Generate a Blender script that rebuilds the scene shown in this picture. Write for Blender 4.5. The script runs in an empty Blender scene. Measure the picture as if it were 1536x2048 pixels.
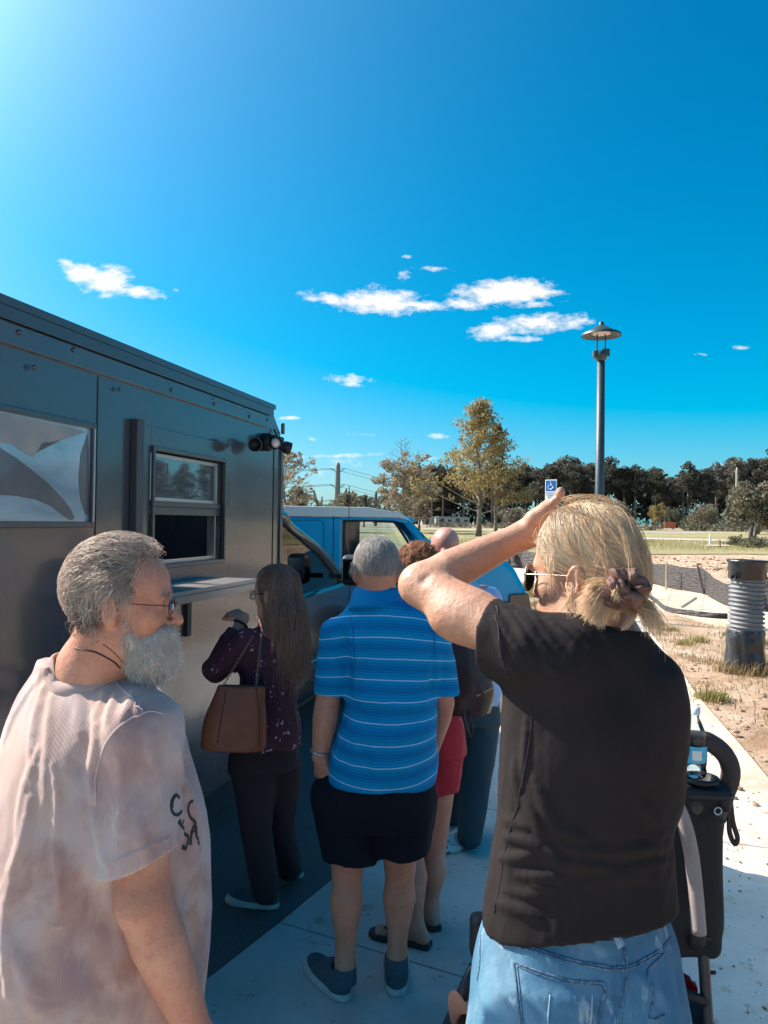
import bpy, bmesh, math, random
import numpy as np
from mathutils import Vector, Matrix, Euler

SC = bpy.context.scene
COL = SC.collection
R = math.radians
# ------------------------------------------------------------------ camera
F_PX, CAM_H, PITCH, ROLL = 1540.0, 1.75, R(0.70), R(-0.80)
cam_d = bpy.data.cameras.new('camera')
cam_d.sensor_fit = 'VERTICAL'; cam_d.sensor_height = 24.0
cam_d.lens = 24.0 * F_PX / 2048.0
cam_d.clip_start = 0.05; cam_d.clip_end = 5000
cam = bpy.data.objects.new('camera', cam_d); COL.objects.link(cam)
CAM_M = Matrix.Translation((0, 0, CAM_H)) @ Matrix.Rotation(math.pi/2 + PITCH, 4, 'X') @ Matrix.Rotation(-ROLL, 4, 'Z')
cam.matrix_world = CAM_M
SC.camera = cam
# ------------------------------------------------------------------ sky, sun, exposure
SUN_EL, SUN_AZ = R(40), R(-66)           # azimuth from +Y towards +X
SUN_DIR = Vector((math.cos(SUN_EL)*math.sin(SUN_AZ), math.cos(SUN_EL)*math.cos(SUN_AZ), math.sin(SUN_EL)))
SC.view_settings.view_transform = 'Standard'; SC.view_settings.look = 'None'
SC.view_settings.gamma = 1.0; SC.view_settings.use_curve_mapping = False
SC.view_settings.exposure = 1.0
SC.render.film_transparent = False
SC.cycles.max_bounces = 8; SC.cycles.transparent_max_bounces = 12
SC.cycles.caustics_reflective = False; SC.cycles.caustics_refractive = False

def ray(px, py):
    return (CAM_M.to_3x3() @ Vector(((px-768)/F_PX, -(py-1024)/F_PX, -1.0))).normalized()
def P(px, py, Y):
    d = ray(px, py); return Vector((0, 0, CAM_H)) + d*(Y/d.y)
def G(px, py, z=0.0):
    d = ray(px, py); return Vector((0, 0, CAM_H)) + d*((z-CAM_H)/d.z)

world = bpy.data.worlds.new('World'); SC.world = world; world.use_nodes = True
wn, wl = world.node_tree.nodes, world.node_tree.links
wn.clear()
def N(t, **k):
    n = wn.new(t)
    for a, b in k.items(): setattr(n, a, b)
    return n
def wmath(op, a, b=None, c=None, clamp=False):
    n = N('ShaderNodeMath', operation=op, use_clamp=clamp)
    for i, v in enumerate((a, b, c)):
        if v is None: continue
        if isinstance(v, (int, float)): n.inputs[i].default_value = v
        else: wl.new(v, n.inputs[i])
    return n.outputs[0]
sky = N('ShaderNodeTexSky', sky_type='NISHITA', sun_disc=False)
sky.sun_elevation = SUN_EL; sky.sun_rotation = SUN_AZ
sky.altitude = 0; sky.air_density = 1.0; sky.dust_density = 0.6; sky.ozone_density = 3.0
tc = N('ShaderNodeTexCoord')
sep = N('ShaderNodeSeparateColor'); wl.new(sky.outputs[0], sep.inputs[0])
# deep cyan-blue autumn sky: red held down, green and blue kept
r_ = wmath('MAXIMUM', wmath('MULTIPLY_ADD', sep.outputs[0], 0.95, -2.55), 0.0)
g_ = wmath('MAXIMUM', wmath('MULTIPLY_ADD', sep.outputs[1], 0.84, -0.16), 0.0)
b_ = wmath('MULTIPLY', sep.outputs[2], 0.99)
comb = N('ShaderNodeCombineColor')
for i, v in enumerate((r_, g_, b_)): wl.new(v, comb.inputs[i])
# pale aureole of the hazy air round the sun
dotn = N('ShaderNodeVectorMath', operation='DOT_PRODUCT'); wl.new(tc.outputs['Generated'], dotn.inputs[0])
dotn.inputs[1].default_value = SUN_DIR
dpos = wmath('MAXIMUM', dotn.outputs['Value'], 0.0)
au = wmath('ADD', wmath('MULTIPLY', wmath('POWER', dpos, 6.0), 5.0), wmath('MULTIPLY', wmath('POWER', dpos, 20.0), 60.0))
auc = N('ShaderNodeVectorMath', operation='SCALE'); auc.inputs[0].default_value = (0.75, 0.86, 0.95); wl.new(au, auc.inputs['Scale'])
addn = N('ShaderNodeVectorMath', operation='ADD'); wl.new(comb.outputs[0], addn.inputs[0]); wl.new(auc.outputs[0], addn.inputs[1])
# clouds: soft patches by sky direction (u = x/y, v = z/y ahead of the street)
sx = N('ShaderNodeSeparateXYZ'); wl.new(tc.outputs['Generated'], sx.inputs[0])
yy = wmath('MAXIMUM', sx.outputs[1], 0.05)
cu = wmath('DIVIDE', sx.outputs[0], yy); cv = wmath('DIVIDE', sx.outputs[2], yy)
uv = N('ShaderNodeCombineXYZ'); wl.new(cu, uv.inputs[0]); wl.new(cv, uv.inputs[1])
def cloud_noise(scale, detail, rough, off):
    mp = N('ShaderNodeMapping'); mp.inputs['Scale'].default_value = (1, 1.9, 1); mp.inputs['Location'].default_value = (off, off*0.7, off)
    wl.new(uv.outputs[0], mp.inputs[0])
    n = N('ShaderNodeTexNoise'); n.inputs['Scale'].default_value = scale; n.inputs['Detail'].default_value = detail; n.inputs['Roughness'].default_value = rough
    wl.new(mp.outputs[0], n.inputs['Vector']); return n.outputs['Fac']
n1 = cloud_noise(17, 9, 0.62, 3.1); n2 = cloud_noise(60, 6, 0.6, 7.7)
mask = None
CLOUDS = [  # centre px, half sizes px, tilt degrees, strength
    (180, 548, 70, 22, -16, 1.0), (215, 560, 55, 30, 0, 1.05), (285, 585, 55, 16, -8, 0.95), (140, 530, 36, 12, -20, .75),
    (665, 600, 75, 17, -6, .85), (760, 607, 110, 26, -3, 1.05), (840, 612, 60, 16, -4, .85), (735, 572, 50, 11, 6, .5), (800, 552, 26, 14, 20, .5),
    (870, 537, 55, 9, -2, .62), (1010, 582, 100, 28, 1, .98), (930, 607, 48, 15, 0, .8), (1075, 608, 50, 8, 4, .65),
    (985, 660, 52, 20, 0, 1.0), (1080, 645, 105, 20, 5, .98), (1020, 676, 66, 8, -2, .62), (695, 757, 62, 15, 0, .66), (735, 752, 40, 8, 0, .5),
    (812, 513, 12, 5, 0, .55), (1402, 708, 18, 5, 0, .55), (1478, 694, 18, 5, 0, .45), (715, 868, 40, 6, 2, .5), (878, 874, 24, 7, 0, .55),
    (645, 912, 110, 5, 3, .55), (640, 938, 90, 26, -2, .42), (858, 916, 30, 9, 2, .45), (580, 836, 22, 4, 2, .42), (625, 878, 16, 5, 0, .4), (352, 580, 12, 5, 0, .5), (83, 540, 9, 4, 0, .5), (1500, 930, 60, 6, 0, .4)]
for (px, py, a, b, tilt, s) in CLOUDS:
    d = ray(px, py); u0, v0 = d.x/d.y, d.z/d.y
    mp = N('ShaderNodeMapping', vector_type='TEXTURE')
    mp.inputs['Location'].default_value = (u0, v0, 0); mp.inputs['Rotation'].default_value = (0, 0, R(tilt))
    mp.inputs['Scale'].default_value = (a*1.36/F_PX, b*1.36/F_PX, 1)
    wl.new(uv.outputs[0], mp.inputs[0])
    ln = N('ShaderNodeVectorMath', operation='LENGTH'); wl.new(mp.outputs[0], ln.inputs[0])
    m = wmath('MULTIPLY', wmath('SUBTRACT', 1.0, ln.outputs['Value'], clamp=True), s)
    mask = m if mask is None else wmath('MAXIMUM', mask, m)
front = wmath('GREATER_THAN', sx.outputs[1], 0.06)
dens = wmath('ADD', wmath('MULTIPLY', mask, 1.35), wmath('MULTIPLY', wmath('SUBTRACT', n1, 0.5), 2.6))
dens = wmath('ADD', dens, wmath('MULTIPLY', wmath('SUBTRACT', n2, 0.5), 1.5))
dens = wmath('MULTIPLY', wmath('MULTIPLY', wmath('SUBTRACT', dens, 0.30), 1.35, clamp=True), wmath('MULTIPLY', mask, 5.0, clamp=True))
dens = wmath('MULTIPLY', dens, front)
mixc = N('ShaderNodeMix', data_type='RGBA')
wl.new(wmath('MULTIPLY', dens, 0.88, clamp=True), mixc.inputs[0]); wl.new(addn.outputs[0], mixc.inputs[6])
shade = wmath('MULTIPLY_ADD', wmath('SUBTRACT', n2, 0.5), 3.5, 7.4)
cc = N('ShaderNodeVectorMath', operation='SCALE'); cc.inputs[0].default_value = (1.0, 0.96, 0.92); wl.new(shade, cc.inputs['Scale'])
wl.new(cc.outputs[0], mixc.inputs[7])
bg = N('ShaderNodeBackground'); bg.inputs['Strength'].default_value = 0.080
wl.new(mixc.outputs[2], bg.inputs[0])
wout = N('ShaderNodeOutputWorld'); wl.new(bg.outputs[0], wout.inputs[0])

sun_d = bpy.data.lights.new('sun', 'SUN'); sun_d.energy = 4.6; sun_d.angle = R(0.55); sun_d.color = (1.0, 0.90, 0.78)
sun = bpy.data.objects.new('sun', sun_d); COL.objects.link(sun)
sun.rotation_euler = (-SUN_DIR).to_track_quat('-Z', 'Y').to_euler()

# ------------------------------------------------------------------ materials
def mat(name, base, rough=0.6, metal=0.0, var=None, scale=8.0, detail=5, bump=0.0, bscale=None, spec=0.5, sss=0.0, coat=0.0, sheen=0.0, trans=0.0, stretch=None, lo=0.38, hi=0.62, emit=None, alpha=1.0):
    m = bpy.data.materials.new(name); m.use_nodes = True
    nt = m.node_tree; b = nt.nodes['Principled BSDF']
    b.inputs['Base Color'].default_value = (*base, 1); b.inputs['Roughness'].default_value = rough; b.inputs['Metallic'].default_value = metal
    b.inputs['Specular IOR Level'].default_value = spec
    if sss: b.inputs['Subsurface Weight'].default_value = sss; b.inputs['Subsurface Radius'].default_value = (0.012, 0.005, 0.003); b.inputs['Subsurface Scale'].default_value = 0.6
    if coat: b.inputs['Coat Weight'].default_value = coat; b.inputs['Coat Roughness'].default_value = 0.05
    if sheen: b.inputs['Sheen Weight'].default_value = sheen
    if trans: b.inputs['Transmission Weight'].default_value = trans
    b.inputs['Alpha'].default_value = alpha
    if var is not None or bump:
        t = nt.nodes.new('ShaderNodeTexCoord'); mp = nt.nodes.new('ShaderNodeMapping')
        nt.links.new(t.outputs['Object'], mp.inputs[0])
        if stretch: mp.inputs['Scale'].default_value = stretch
    if var is not None:
        n = nt.nodes.new('ShaderNodeTexNoise'); n.inputs['Scale'].default_value = scale; n.inputs['Detail'].default_value = detail
        nt.links.new(mp.outputs[0], n.inputs['Vector'])
        cr = nt.nodes.new('ShaderNodeValToRGB'); nt.links.new(n.outputs['Fac'], cr.inputs[0])
        cr.color_ramp.elements[0].position = lo; cr.color_ramp.elements[1].position = hi
        cr.color_ramp.elements[0].color = (*base, 1); cr.color_ramp.elements[1].color = (*var, 1)
        nt.links.new(cr.outputs[0], b.inputs['Base Color'])
    if bump:
        n2 = nt.nodes.new('ShaderNodeTexNoise'); n2.inputs['Scale'].default_value = bscale or scale*6; n2.inputs['Detail'].default_value = 4
        nt.links.new(mp.outputs[0], n2.inputs['Vector'])
        bp = nt.nodes.new('ShaderNodeBump'); bp.inputs['Strength'].default_value = 1.0; bp.inputs['Distance'].default_value = bump
        nt.links.new(n2.outputs['Fac'], bp.inputs['Height']); nt.links.new(bp.outputs[0], b.inputs['Normal'])
    return m
class NT:
    """small node helper for hand-made materials"""
    def __init__(s, m): s.m = m; s.t = m.node_tree; s.b = s.t.nodes['Principled BSDF']; s.tc = s.t.nodes.new('ShaderNodeTexCoord'); s.obj = s.tc.outputs['Object']
    def n(s, ty, **k):
        x = s.t.nodes.new(ty)
        for a, b in k.items(): setattr(x, a, b)
        return x
    def link(s, a, b): s.t.links.new(a, b)
    def put(s, inp, v):
        if isinstance(v, (int, float)): inp.default_value = v
        elif isinstance(v, tuple): inp.default_value = v if len(v) != 3 or inp.type == 'VECTOR' else (*v, 1)
        else: s.link(v, inp)
    def math(s, op, a, b=None, c=None, clamp=False):
        x = s.n('ShaderNodeMath', operation=op, use_clamp=clamp)
        for i, v in enumerate((a, b, c)):
            if v is not None: s.put(x.inputs[i], v)
        return x.outputs[0]
    def map(s, v, loc=(0, 0, 0), rot=(0, 0, 0), sc=(1, 1, 1)):
        x = s.n('ShaderNodeMapping'); s.link(v, x.inputs[0]); x.inputs[1].default_value = loc; x.inputs[2].default_value = rot; x.inputs[3].default_value = sc
        return x.outputs[0]
    def noise(s, v, scale, detail=4, rough=0.55, dist=0.0):
        x = s.n('ShaderNodeTexNoise'); s.link(v, x.inputs['Vector'])
        x.inputs['Scale'].default_value = scale; x.inputs['Detail'].default_value = detail; x.inputs['Roughness'].default_value = rough; x.inputs['Distortion'].default_value = dist
        return x.outputs['Fac']
    def ramp(s, f, stops, interp='LINEAR'):
        x = s.n('ShaderNodeValToRGB'); s.link(f, x.inputs[0]); x.color_ramp.interpolation = interp
        e = x.color_ramp.elements
        while len(e) < len(stops): e.new(0.5)
        for el, (p, c) in zip(e, stops): el.position = p; el.color = (*c, 1) if len(c) == 3 else c
        return x.outputs[0]
    def mix(s, f, a, b, mode='MIX'):
        x = s.n('ShaderNodeMix', data_type='RGBA', blend_type=mode); s.put(x.inputs[0], f); s.put(x.inputs[6], a); s.put(x.inputs[7], b)
        return x.outputs[2]
    def bump(s, h, dist, prev=None):
        x = s.n('ShaderNodeBump'); x.inputs['Distance'].default_value = dist; s.link(h, x.inputs['Height'])
        if prev is not None: s.link(prev, x.inputs['Normal'])
        return x.outputs[0]
def base_mat(name, rough=0.7, **k): return mat(name, (0.5, 0.5, 0.5), rough, **k)

# ------------------------------------------------------------------ scene helpers
def tag(o, label=None, cat=None, group=None, kind=None):
    if label: o['label'] = label
    if cat: o['category'] = cat
    if group: o['group'] = group
    if kind: o['kind'] = kind
    return o
def empty(name, loc=(0, 0, 0), rz=0.0, label=None, cat=None, group=None):
    o = bpy.data.objects.new(name, None); o.empty_display_size = 0.1
    COL.objects.link(o); o.location = loc; o.rotation_euler = (0, 0, rz)
    return tag(o, label, cat, group)
def link_mesh(name, me, m, parent=None, smooth=False, bevel=0.0, seg=2):
    o = bpy.data.objects.new(name, me); COL.objects.link(o)
    if m is not None and not me.materials:
        for x in (m if isinstance(m, (list, tuple)) else [m]): me.materials.append(x)
    if parent is not None: o.parent = parent
    if smooth: me.shade_smooth()
    if bevel:
        b = o.modifiers.new('b', 'BEVEL'); b.width = bevel; b.segments = seg; b.limit_method = 'ANGLE'; b.angle_limit = R(35)
        me.shade_smooth()
        try: b.harden_normals = True
        except Exception: pass
    return o
def raw(name, V, Fs, m, parent=None, **k):
    me = bpy.data.meshes.new(name)
    me.from_pydata([tuple(v) for v in V], [], [tuple(f) for f in Fs]); me.update()
    return link_mesh(name, me, m, parent, **k)
def np_mesh(name, V, Fq):
    """V (n,3) float, Fq (m,k) int of one polygon size"""
    me = bpy.data.meshes.new(name)
    V = np.asarray(V, dtype=np.float32); Fq = np.asarray(Fq, dtype=np.int32); k = Fq.shape[1]
    me.vertices.add(len(V)); me.vertices.foreach_set('co', V.ravel())
    me.loops.add(Fq.size); me.loops.foreach_set('vertex_index', Fq.ravel())
    me.polygons.add(len(Fq)); me.polygons.foreach_set('loop_start', np.arange(0, Fq.size, k, dtype=np.int32))
    try: me.polygons.foreach_set('loop_total', np.full(len(Fq), k, dtype=np.int32))
    except Exception: pass
    me.update(calc_edges=True); return me
class MB:
    """collects shapes into one mesh"""
    def __init__(s): s.V = []; s.F = []
    def add(s, V, F):
        o = len(s.V); s.V += [tuple(v) for v in V]; s.F += [tuple(i+o for i in f) for f in F]; return s
    def box(s, lo, hi, M=None):
        V = [Vector((x, y, z)) for x in (lo[0], hi[0]) for y in (lo[1], hi[1]) for z in (lo[2], hi[2])]
        if M is not None: V = [M @ v for v in V]
        return s.add(V, [(0, 1, 3, 2), (4, 6, 7, 5), (0, 4, 5, 1), (2, 3, 7, 6), (0, 2, 6, 4), (1, 5, 7, 3)])
    def prism(s, pts, axis, a, b):
        """extrude polygon pts (2D) between a and b along axis"""
        def mk(p, t): return {0: (t, p[0], p[1]), 1: (p[0], t, p[1]), 2: (p[0], p[1], t)}[axis]
        n = len(pts); V = [mk(p, a) for p in pts] + [mk(p, b) for p in pts]
        F = [tuple(range(n))[::-1], tuple(range(n, 2*n))] + [(i, (i+1) % n, n+(i+1) % n, n+i) for i in range(n)]
        return s.add(V, F)
    def tube(s, pts, rad, n=10, cap=True, flat=1.0, up=None):
        pts = [Vector(p) for p in pts]; m = len(pts); V = []; F = []
        rads = rad if isinstance(rad, (list, tuple)) else [rad]*m
        prev = None
        for i, p in enumerate(pts):
            t = (pts[min(i+1, m-1)]-pts[max(i-1, 0)]).normalized()
            if prev is None:
                u = Vector(up) if up else (Vector((0, 0, 1)) if abs(t.z) < 0.9 else Vector((1, 0, 0)))
            else: u = prev
            u = (u - t*u.dot(t)).normalized(); w = t.cross(u); prev = u
            for k in range(n):
                a = 2*math.pi*k/n; V.append(p + u*math.cos(a)*rads[i] + w*math.sin(a)*rads[i]*flat)
        for i in range(m-1):
            for k in range(n):
                F.append((i*n+k, i*n+(k+1) % n, (i+1)*n+(k+1) % n, (i+1)*n+k))
        if cap: F.append(tuple(range(n))[::-1]); F.append(tuple(range((m-1)*n, m*n)))
        return s.add(V, F)
    def lathe(s, prof, c=(0, 0, 0), n=32, cap=True):
        V = []; F = []
        for r, z in prof:
            for k in range(n):
                a = 2*math.pi*k/n; V.append((c[0]+r*math.cos(a), c[1]+r*math.sin(a), c[2]+z))
        m = len(prof)
        for i in range(m-1):
            for k in range(n): F.append((i*n+k, i*n+(k+1) % n, (i+1)*n+(k+1) % n, (i+1)*n+k))
        if cap: F.append(tuple(range(n))[::-1]); F.append(tuple(range((m-1)*n, m*n)))
        return s.add(V, F)
    def build(s, name, m, parent=None, **k): return raw(name, s.V, s.F, m, parent, **k)
def bez(p0, p1, p2, p3, n=12):
    p0, p1, p2, p3 = map(Vector, (p0, p1, p2, p3))
    return [p0*(1-t)**3 + p1*3*t*(1-t)**2 + p2*3*t*t*(1-t) + p3*t**3 for t in [i/n for i in range(n+1)]]
def smooth_path(pts, n=6):
    """Catmull-Rom through pts"""
    Pl = [Vector(p) for p in pts]; Q = [Pl[0]*2-Pl[1]] + Pl + [Pl[-1]*2-Pl[-2]]; out = []
    for i in range(1, len(Q)-2):
        for k in range(n):
            t = k/n; a, b, c, d = Q[i-1], Q[i], Q[i+1], Q[i+2]
            out.append(0.5*((2*b) + (c-a)*t + (2*a-5*b+4*c-d)*t*t + (3*b-a-3*c+d)*t**3))
    out.append(Pl[-1]); return out
# ------------------------------------------------------------------ signed-distance modelling
rng = np.random.default_rng(7)
_NT = rng.random((32, 32, 32)).astype(np.float32)
def vnoise(p, seed=0):
    """smooth value noise 0..1, p (n,3)"""
    q = p + seed*7.31; i = np.floor(q).astype(np.int32); f = (q-i).astype(np.float32); f = f*f*(3-2*f)
    i0 = i & 31; i1 = (i+1) & 31
    x0, y0, z0 = i0[:, 0], i0[:, 1], i0[:, 2]; x1, y1, z1 = i1[:, 0], i1[:, 1], i1[:, 2]
    fx, fy, fz = f[:, 0], f[:, 1], f[:, 2]
    a = _NT[x0, y0, z0]*(1-fx)+_NT[x1, y0, z0]*fx; b = _NT[x0, y1, z0]*(1-fx)+_NT[x1, y1, z0]*fx
    c = _NT[x0, y0, z1]*(1-fx)+_NT[x1, y0, z1]*fx; d = _NT[x0, y1, z1]*(1-fx)+_NT[x1, y1, z1]*fx
    return (a*(1-fy)+b*fy)*(1-fz)+(c*(1-fy)+d*fy)*fz
A = lambda *v: np.array(v, dtype=np.float32)
def V3(v): return np.array(tuple(v), dtype=np.float32)
def rc(a, b, ra, rb):
    a = V3(a); b = V3(b); ab = b-a; L2 = max(float(ab@ab), 1e-9)
    def f(p):
        pa = p-a; h = np.clip((pa@ab)/L2, 0, 1)
        return np.linalg.norm(pa-h[:, None]*ab, axis=1)-(ra+(rb-ra)*h)
    return f
def chain(pts, rads):
    fs = [rc(pts[i], pts[i+1], rads[i], rads[i+1]) for i in range(len(pts)-1)]
    def f(p):
        d = fs[0](p)
        for g in fs[1:]: d = np.minimum(d, g(p))
        return d
    return f
def el(c, r, rot=None):
    c = V3(c); r = V3(r); M = None if rot is None else np.array(rot, dtype=np.float32).reshape(3, 3)
    def f(p):
        q = p-c
        if M is not None: q = q@M          # columns of M are the ellipsoid's axes
        k0 = np.linalg.norm(q/r, axis=1); k1 = np.linalg.norm(q/(r*r), axis=1)+1e-6
        return k0*(k0-1)/k1
    return f
def loft(sections, ypow=2.0, round_=0.012):
    """stack of ellipses: (z, cx, cy, rx, ry, angle) in z order"""
    S = np.array(sorted(sections), dtype=np.float32); z = S[:, 0]
    zz = np.linspace(z[0], z[-1], 96); T = np.empty((96, 6), np.float32)
    # smooth (catmull) resample
    for c in range(6):
        m = np.gradient(S[:, c], z) if len(z) > 2 else np.full(len(z), (S[-1, c]-S[0, c])/(z[-1]-z[0]))
        j = np.clip(np.searchsorted(z, zz)-1, 0, len(z)-2); h = z[j+1]-z[j]; t = (zz-z[j])/h
        T[:, c] = (2*t**3-3*t**2+1)*S[j, c]+(t**3-2*t**2+t)*h*m[j]+(-2*t**3+3*t**2)*S[j+1, c]+(t**3-t**2)*h*m[j+1]
    def f(p):
        cx, cy, rx, ry, an = (np.interp(p[:, 2], zz, T[:, k]) for k in range(1, 6))
        x = p[:, 0]-cx; y = p[:, 1]-cy; ca, sa = np.cos(an), np.sin(an); x, y = x*ca+y*sa, -x*sa+y*ca
        ax = np.abs(x)/rx; ay = np.abs(y)/ry
        k0 = (ax**ypow+ay**ypow)**(1/ypow)+1e-6
        d = (k0-1)*np.sqrt(x*x+y*y)/k0
        dz = np.maximum(z[0]-p[:, 2], p[:, 2]-z[-1])
        return np.maximum(d, dz)
    return f
def boxf(c, h, r=0.01, rot=None):
    c = V3(c); h = V3(h)-r; M = None if rot is None else np.array(rot, dtype=np.float32).reshape(3, 3)
    def f(p):
        q = p-c
        if M is not None: q = q@M
        q = np.abs(q)-h
        return np.linalg.norm(np.maximum(q, 0), axis=1)+np.minimum(np.max(q, axis=1), 0)-r
    return f
def plane(c, n):
    c = V3(c); n = V3(n)/np.linalg.norm(V3(n))
    return lambda p: (p-c)@n
def smin(a, b, k):
    if k <= 0: return np.minimum(a, b)
    h = np.maximum(k-np.abs(a-b), 0)/k; return np.minimum(a, b)-h*h*k*0.25
def smax(a, b, k): return -smin(-a, -b, k)
def sdf(ops, bound=None):
    """ops: (kind, f, k) with kind u (join), s (cut), i (keep inside), d (displace by f) ; bound (centre, radius) limits the work"""
    def f(p):
        d = np.full(len(p), 9.0, np.float32)
        for kind, g, k in ops:
            if kind == 'u': d = smin(d, g(p), k)
            elif kind == 's': d = smax(d, -g(p), k)
            elif kind == 'i': d = smax(d, g(p), k)
            elif kind == 'd':
                n = np.abs(d) < k
                if n.any(): d = d.copy(); d[n] += g(p[n])
        return d
    if bound is None: return f
    c, r = V3(bound[0]), bound[1]
    def fb(p):
        q = np.linalg.norm(p-c, axis=1)-r; out = q+0.03; n = q < 0
        if n.any(): out[n] = f(p[n])
        return out
    return fb
def folds(L):
    """creases: list of (a, b, width, amplitude); raises the surface along each segment"""
    L = [(V3(a), V3(b), w, am) for a, b, w, am in L]
    def f(p):
        o = np.zeros(len(p), np.float32)
        P_ = p
        for a, b, w, am in L:
            k_ = np.flatnonzero(((P_ > np.minimum(a, b)-2.6*w) & (P_ < np.maximum(a, b)+2.6*w)).all(1))
            if not len(k_): continue
            p = P_[k_]; ab = b-a; pa = p-a; h = np.clip((pa@ab)/float(ab@ab), 0, 1)
            d = np.linalg.norm(pa-h[:, None]*ab, axis=1)
            o[k_] = np.where(am > 0, np.minimum(o[k_], -am*np.exp(-(d/w)**2)), np.maximum(o[k_], -am*np.exp(-(d/w)**2)))
        return o
    return f
def wrinkle(scale, amp, seed=0, ridged=True, fade=None):
    s = V3(scale)
    def f(p):
        q = p*s; w = vnoise(q*0.5, seed+3)[:, None]*1.6
        n = vnoise(q+w, seed)
        n = (np.abs(2*n-1)-0.4) if ridged else (n-0.5)
        a = amp if fade is None else amp*fade(p)
        return (n*a).astype(np.float32)
    return f
def mesh_sdf(name, f, lo, hi, h, margin=1.0):
    """naive surface nets over sparse blocks"""
    B = 8; lo = V3(lo); hi = V3(hi)
    nb = np.maximum(np.ceil((hi-lo)/(h*B)).astype(int), 1); n = nb*B
    cx, cy, cz = np.meshgrid(*[lo[i]+(np.arange(nb[i])+0.5)*B*h for i in range(3)], indexing='ij')
    cp = np.stack([cx.ravel(), cy.ravel(), cz.ravel()], 1).astype(np.float32)
    cd = f(cp); keep = np.abs(cd) < (B*h*0.87+0.02)*1.35*margin
    D = np.where(cd > 0, 1.0, -1.0).reshape(nb).astype(np.float32)
    D = np.repeat(np.repeat(np.repeat(D, B, 0), B, 1), B, 2)
    ki = np.argwhere(keep.reshape(nb)); o = np.arange(B)
    ox, oy, oz = np.meshgrid(o, o, o, indexing='ij'); off = np.stack([ox.ravel(), oy.ravel(), oz.ravel()], 1)
    for s in range(0, len(ki), 1500):
        idx = (ki[s:s+1500, None, :]*B+off[None]).reshape(-1, 3)
        D[idx[:, 0], idx[:, 1], idx[:, 2]] = f((lo+idx*h).astype(np.float32))
    S = D < 0
    c = np.zeros(tuple(n-1), np.uint8)
    for dx in (0, 1):
        for dy in (0, 1):
            for dz in (0, 1): c += S[dx:n[0]-1+dx, dy:n[1]-1+dy, dz:n[2]-1+dz]
    act = (c > 0) & (c < 8); ci = np.argwhere(act); ids = np.full(act.shape, -1, np.int32); ids[tuple(ci.T)] = np.arange(len(ci))
    acc = np.zeros((len(ci), 3), np.float32); cnt = np.zeros(len(ci), np.float32)
    corners = [(a, b, e) for a in (0, 1) for b in (0, 1) for e in (0, 1)]
    for i, u in enumerate(corners):
        for v in corners[i+1:]:
            if sum(abs(a-b) for a, b in zip(u, v)) != 1: continue
            da = D[ci[:, 0]+u[0], ci[:, 1]+u[1], ci[:, 2]+u[2]]; db = D[ci[:, 0]+v[0], ci[:, 1]+v[1], ci[:, 2]+v[2]]
            x = (da < 0) != (db < 0); t = np.where(x, da/np.where(x, da-db, 1), 0)[:, None]
            pt = np.array(u, np.float32)+t*(np.array(v, np.float32)-np.array(u, np.float32))
            acc += np.where(x[:, None], pt, 0); cnt += x
    V = lo+(ci+acc/np.maximum(cnt, 1)[:, None])*h
    Q = []
    for ax in range(3):
        b1, b2 = (ax+1) % 3, (ax+2) % 3
        sl0 = [slice(0, None)]*3; sl1 = [slice(0, None)]*3; sl0[ax] = slice(0, n[ax]-1); sl1[ax] = slice(1, n[ax])
        s0 = S[tuple(sl0)]; s1 = S[tuple(sl1)]; e = np.argwhere(s0 != s1)
        e = e[(e[:, b1] > 0) & (e[:, b2] > 0) & (e[:, b1] < n[b1]-1) & (e[:, b2] < n[b2]-1)]
        if not len(e): continue
        up = s0[tuple(e.T)]
        def cid(d1, d2):
            q = e.copy(); q[:, b1] -= d1; q[:, b2] -= d2; return ids[tuple(q.T)]
        quad = np.stack([cid(1, 1), cid(0, 1), cid(0, 0), cid(1, 0)], 1)
        quad[~up] = quad[~up][:, ::-1]; Q.append(quad)
    Q = np.concatenate(Q); Q = Q[(Q >= 0).all(1)]
    me = np_mesh(name, V, Q); me.shade_smooth(); return me
def grad(f, p, e=0.002):
    g = np.stack([f(p+A(e, 0, 0))-f(p-A(e, 0, 0)), f(p+A(0, e, 0))-f(p-A(0, e, 0)), f(p+A(0, 0, e))-f(p-A(0, 0, e))], 1)
    return g/(np.linalg.norm(g, axis=1, keepdims=True)+1e-9)
def snap(f, p, off=0.0, it=5, back=None):
    """move points onto the surface f = off; back (direction) marches along one direction instead"""
    p = p.astype(np.float32).copy()
    for _ in range(it):
        if back is None: p -= (f(p)-off)[:, None]*grad(f, p)
        else: p += np.clip(f(p)-off, -0.05, 0.05)[:, None]*V3(back)
    return p
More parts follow.
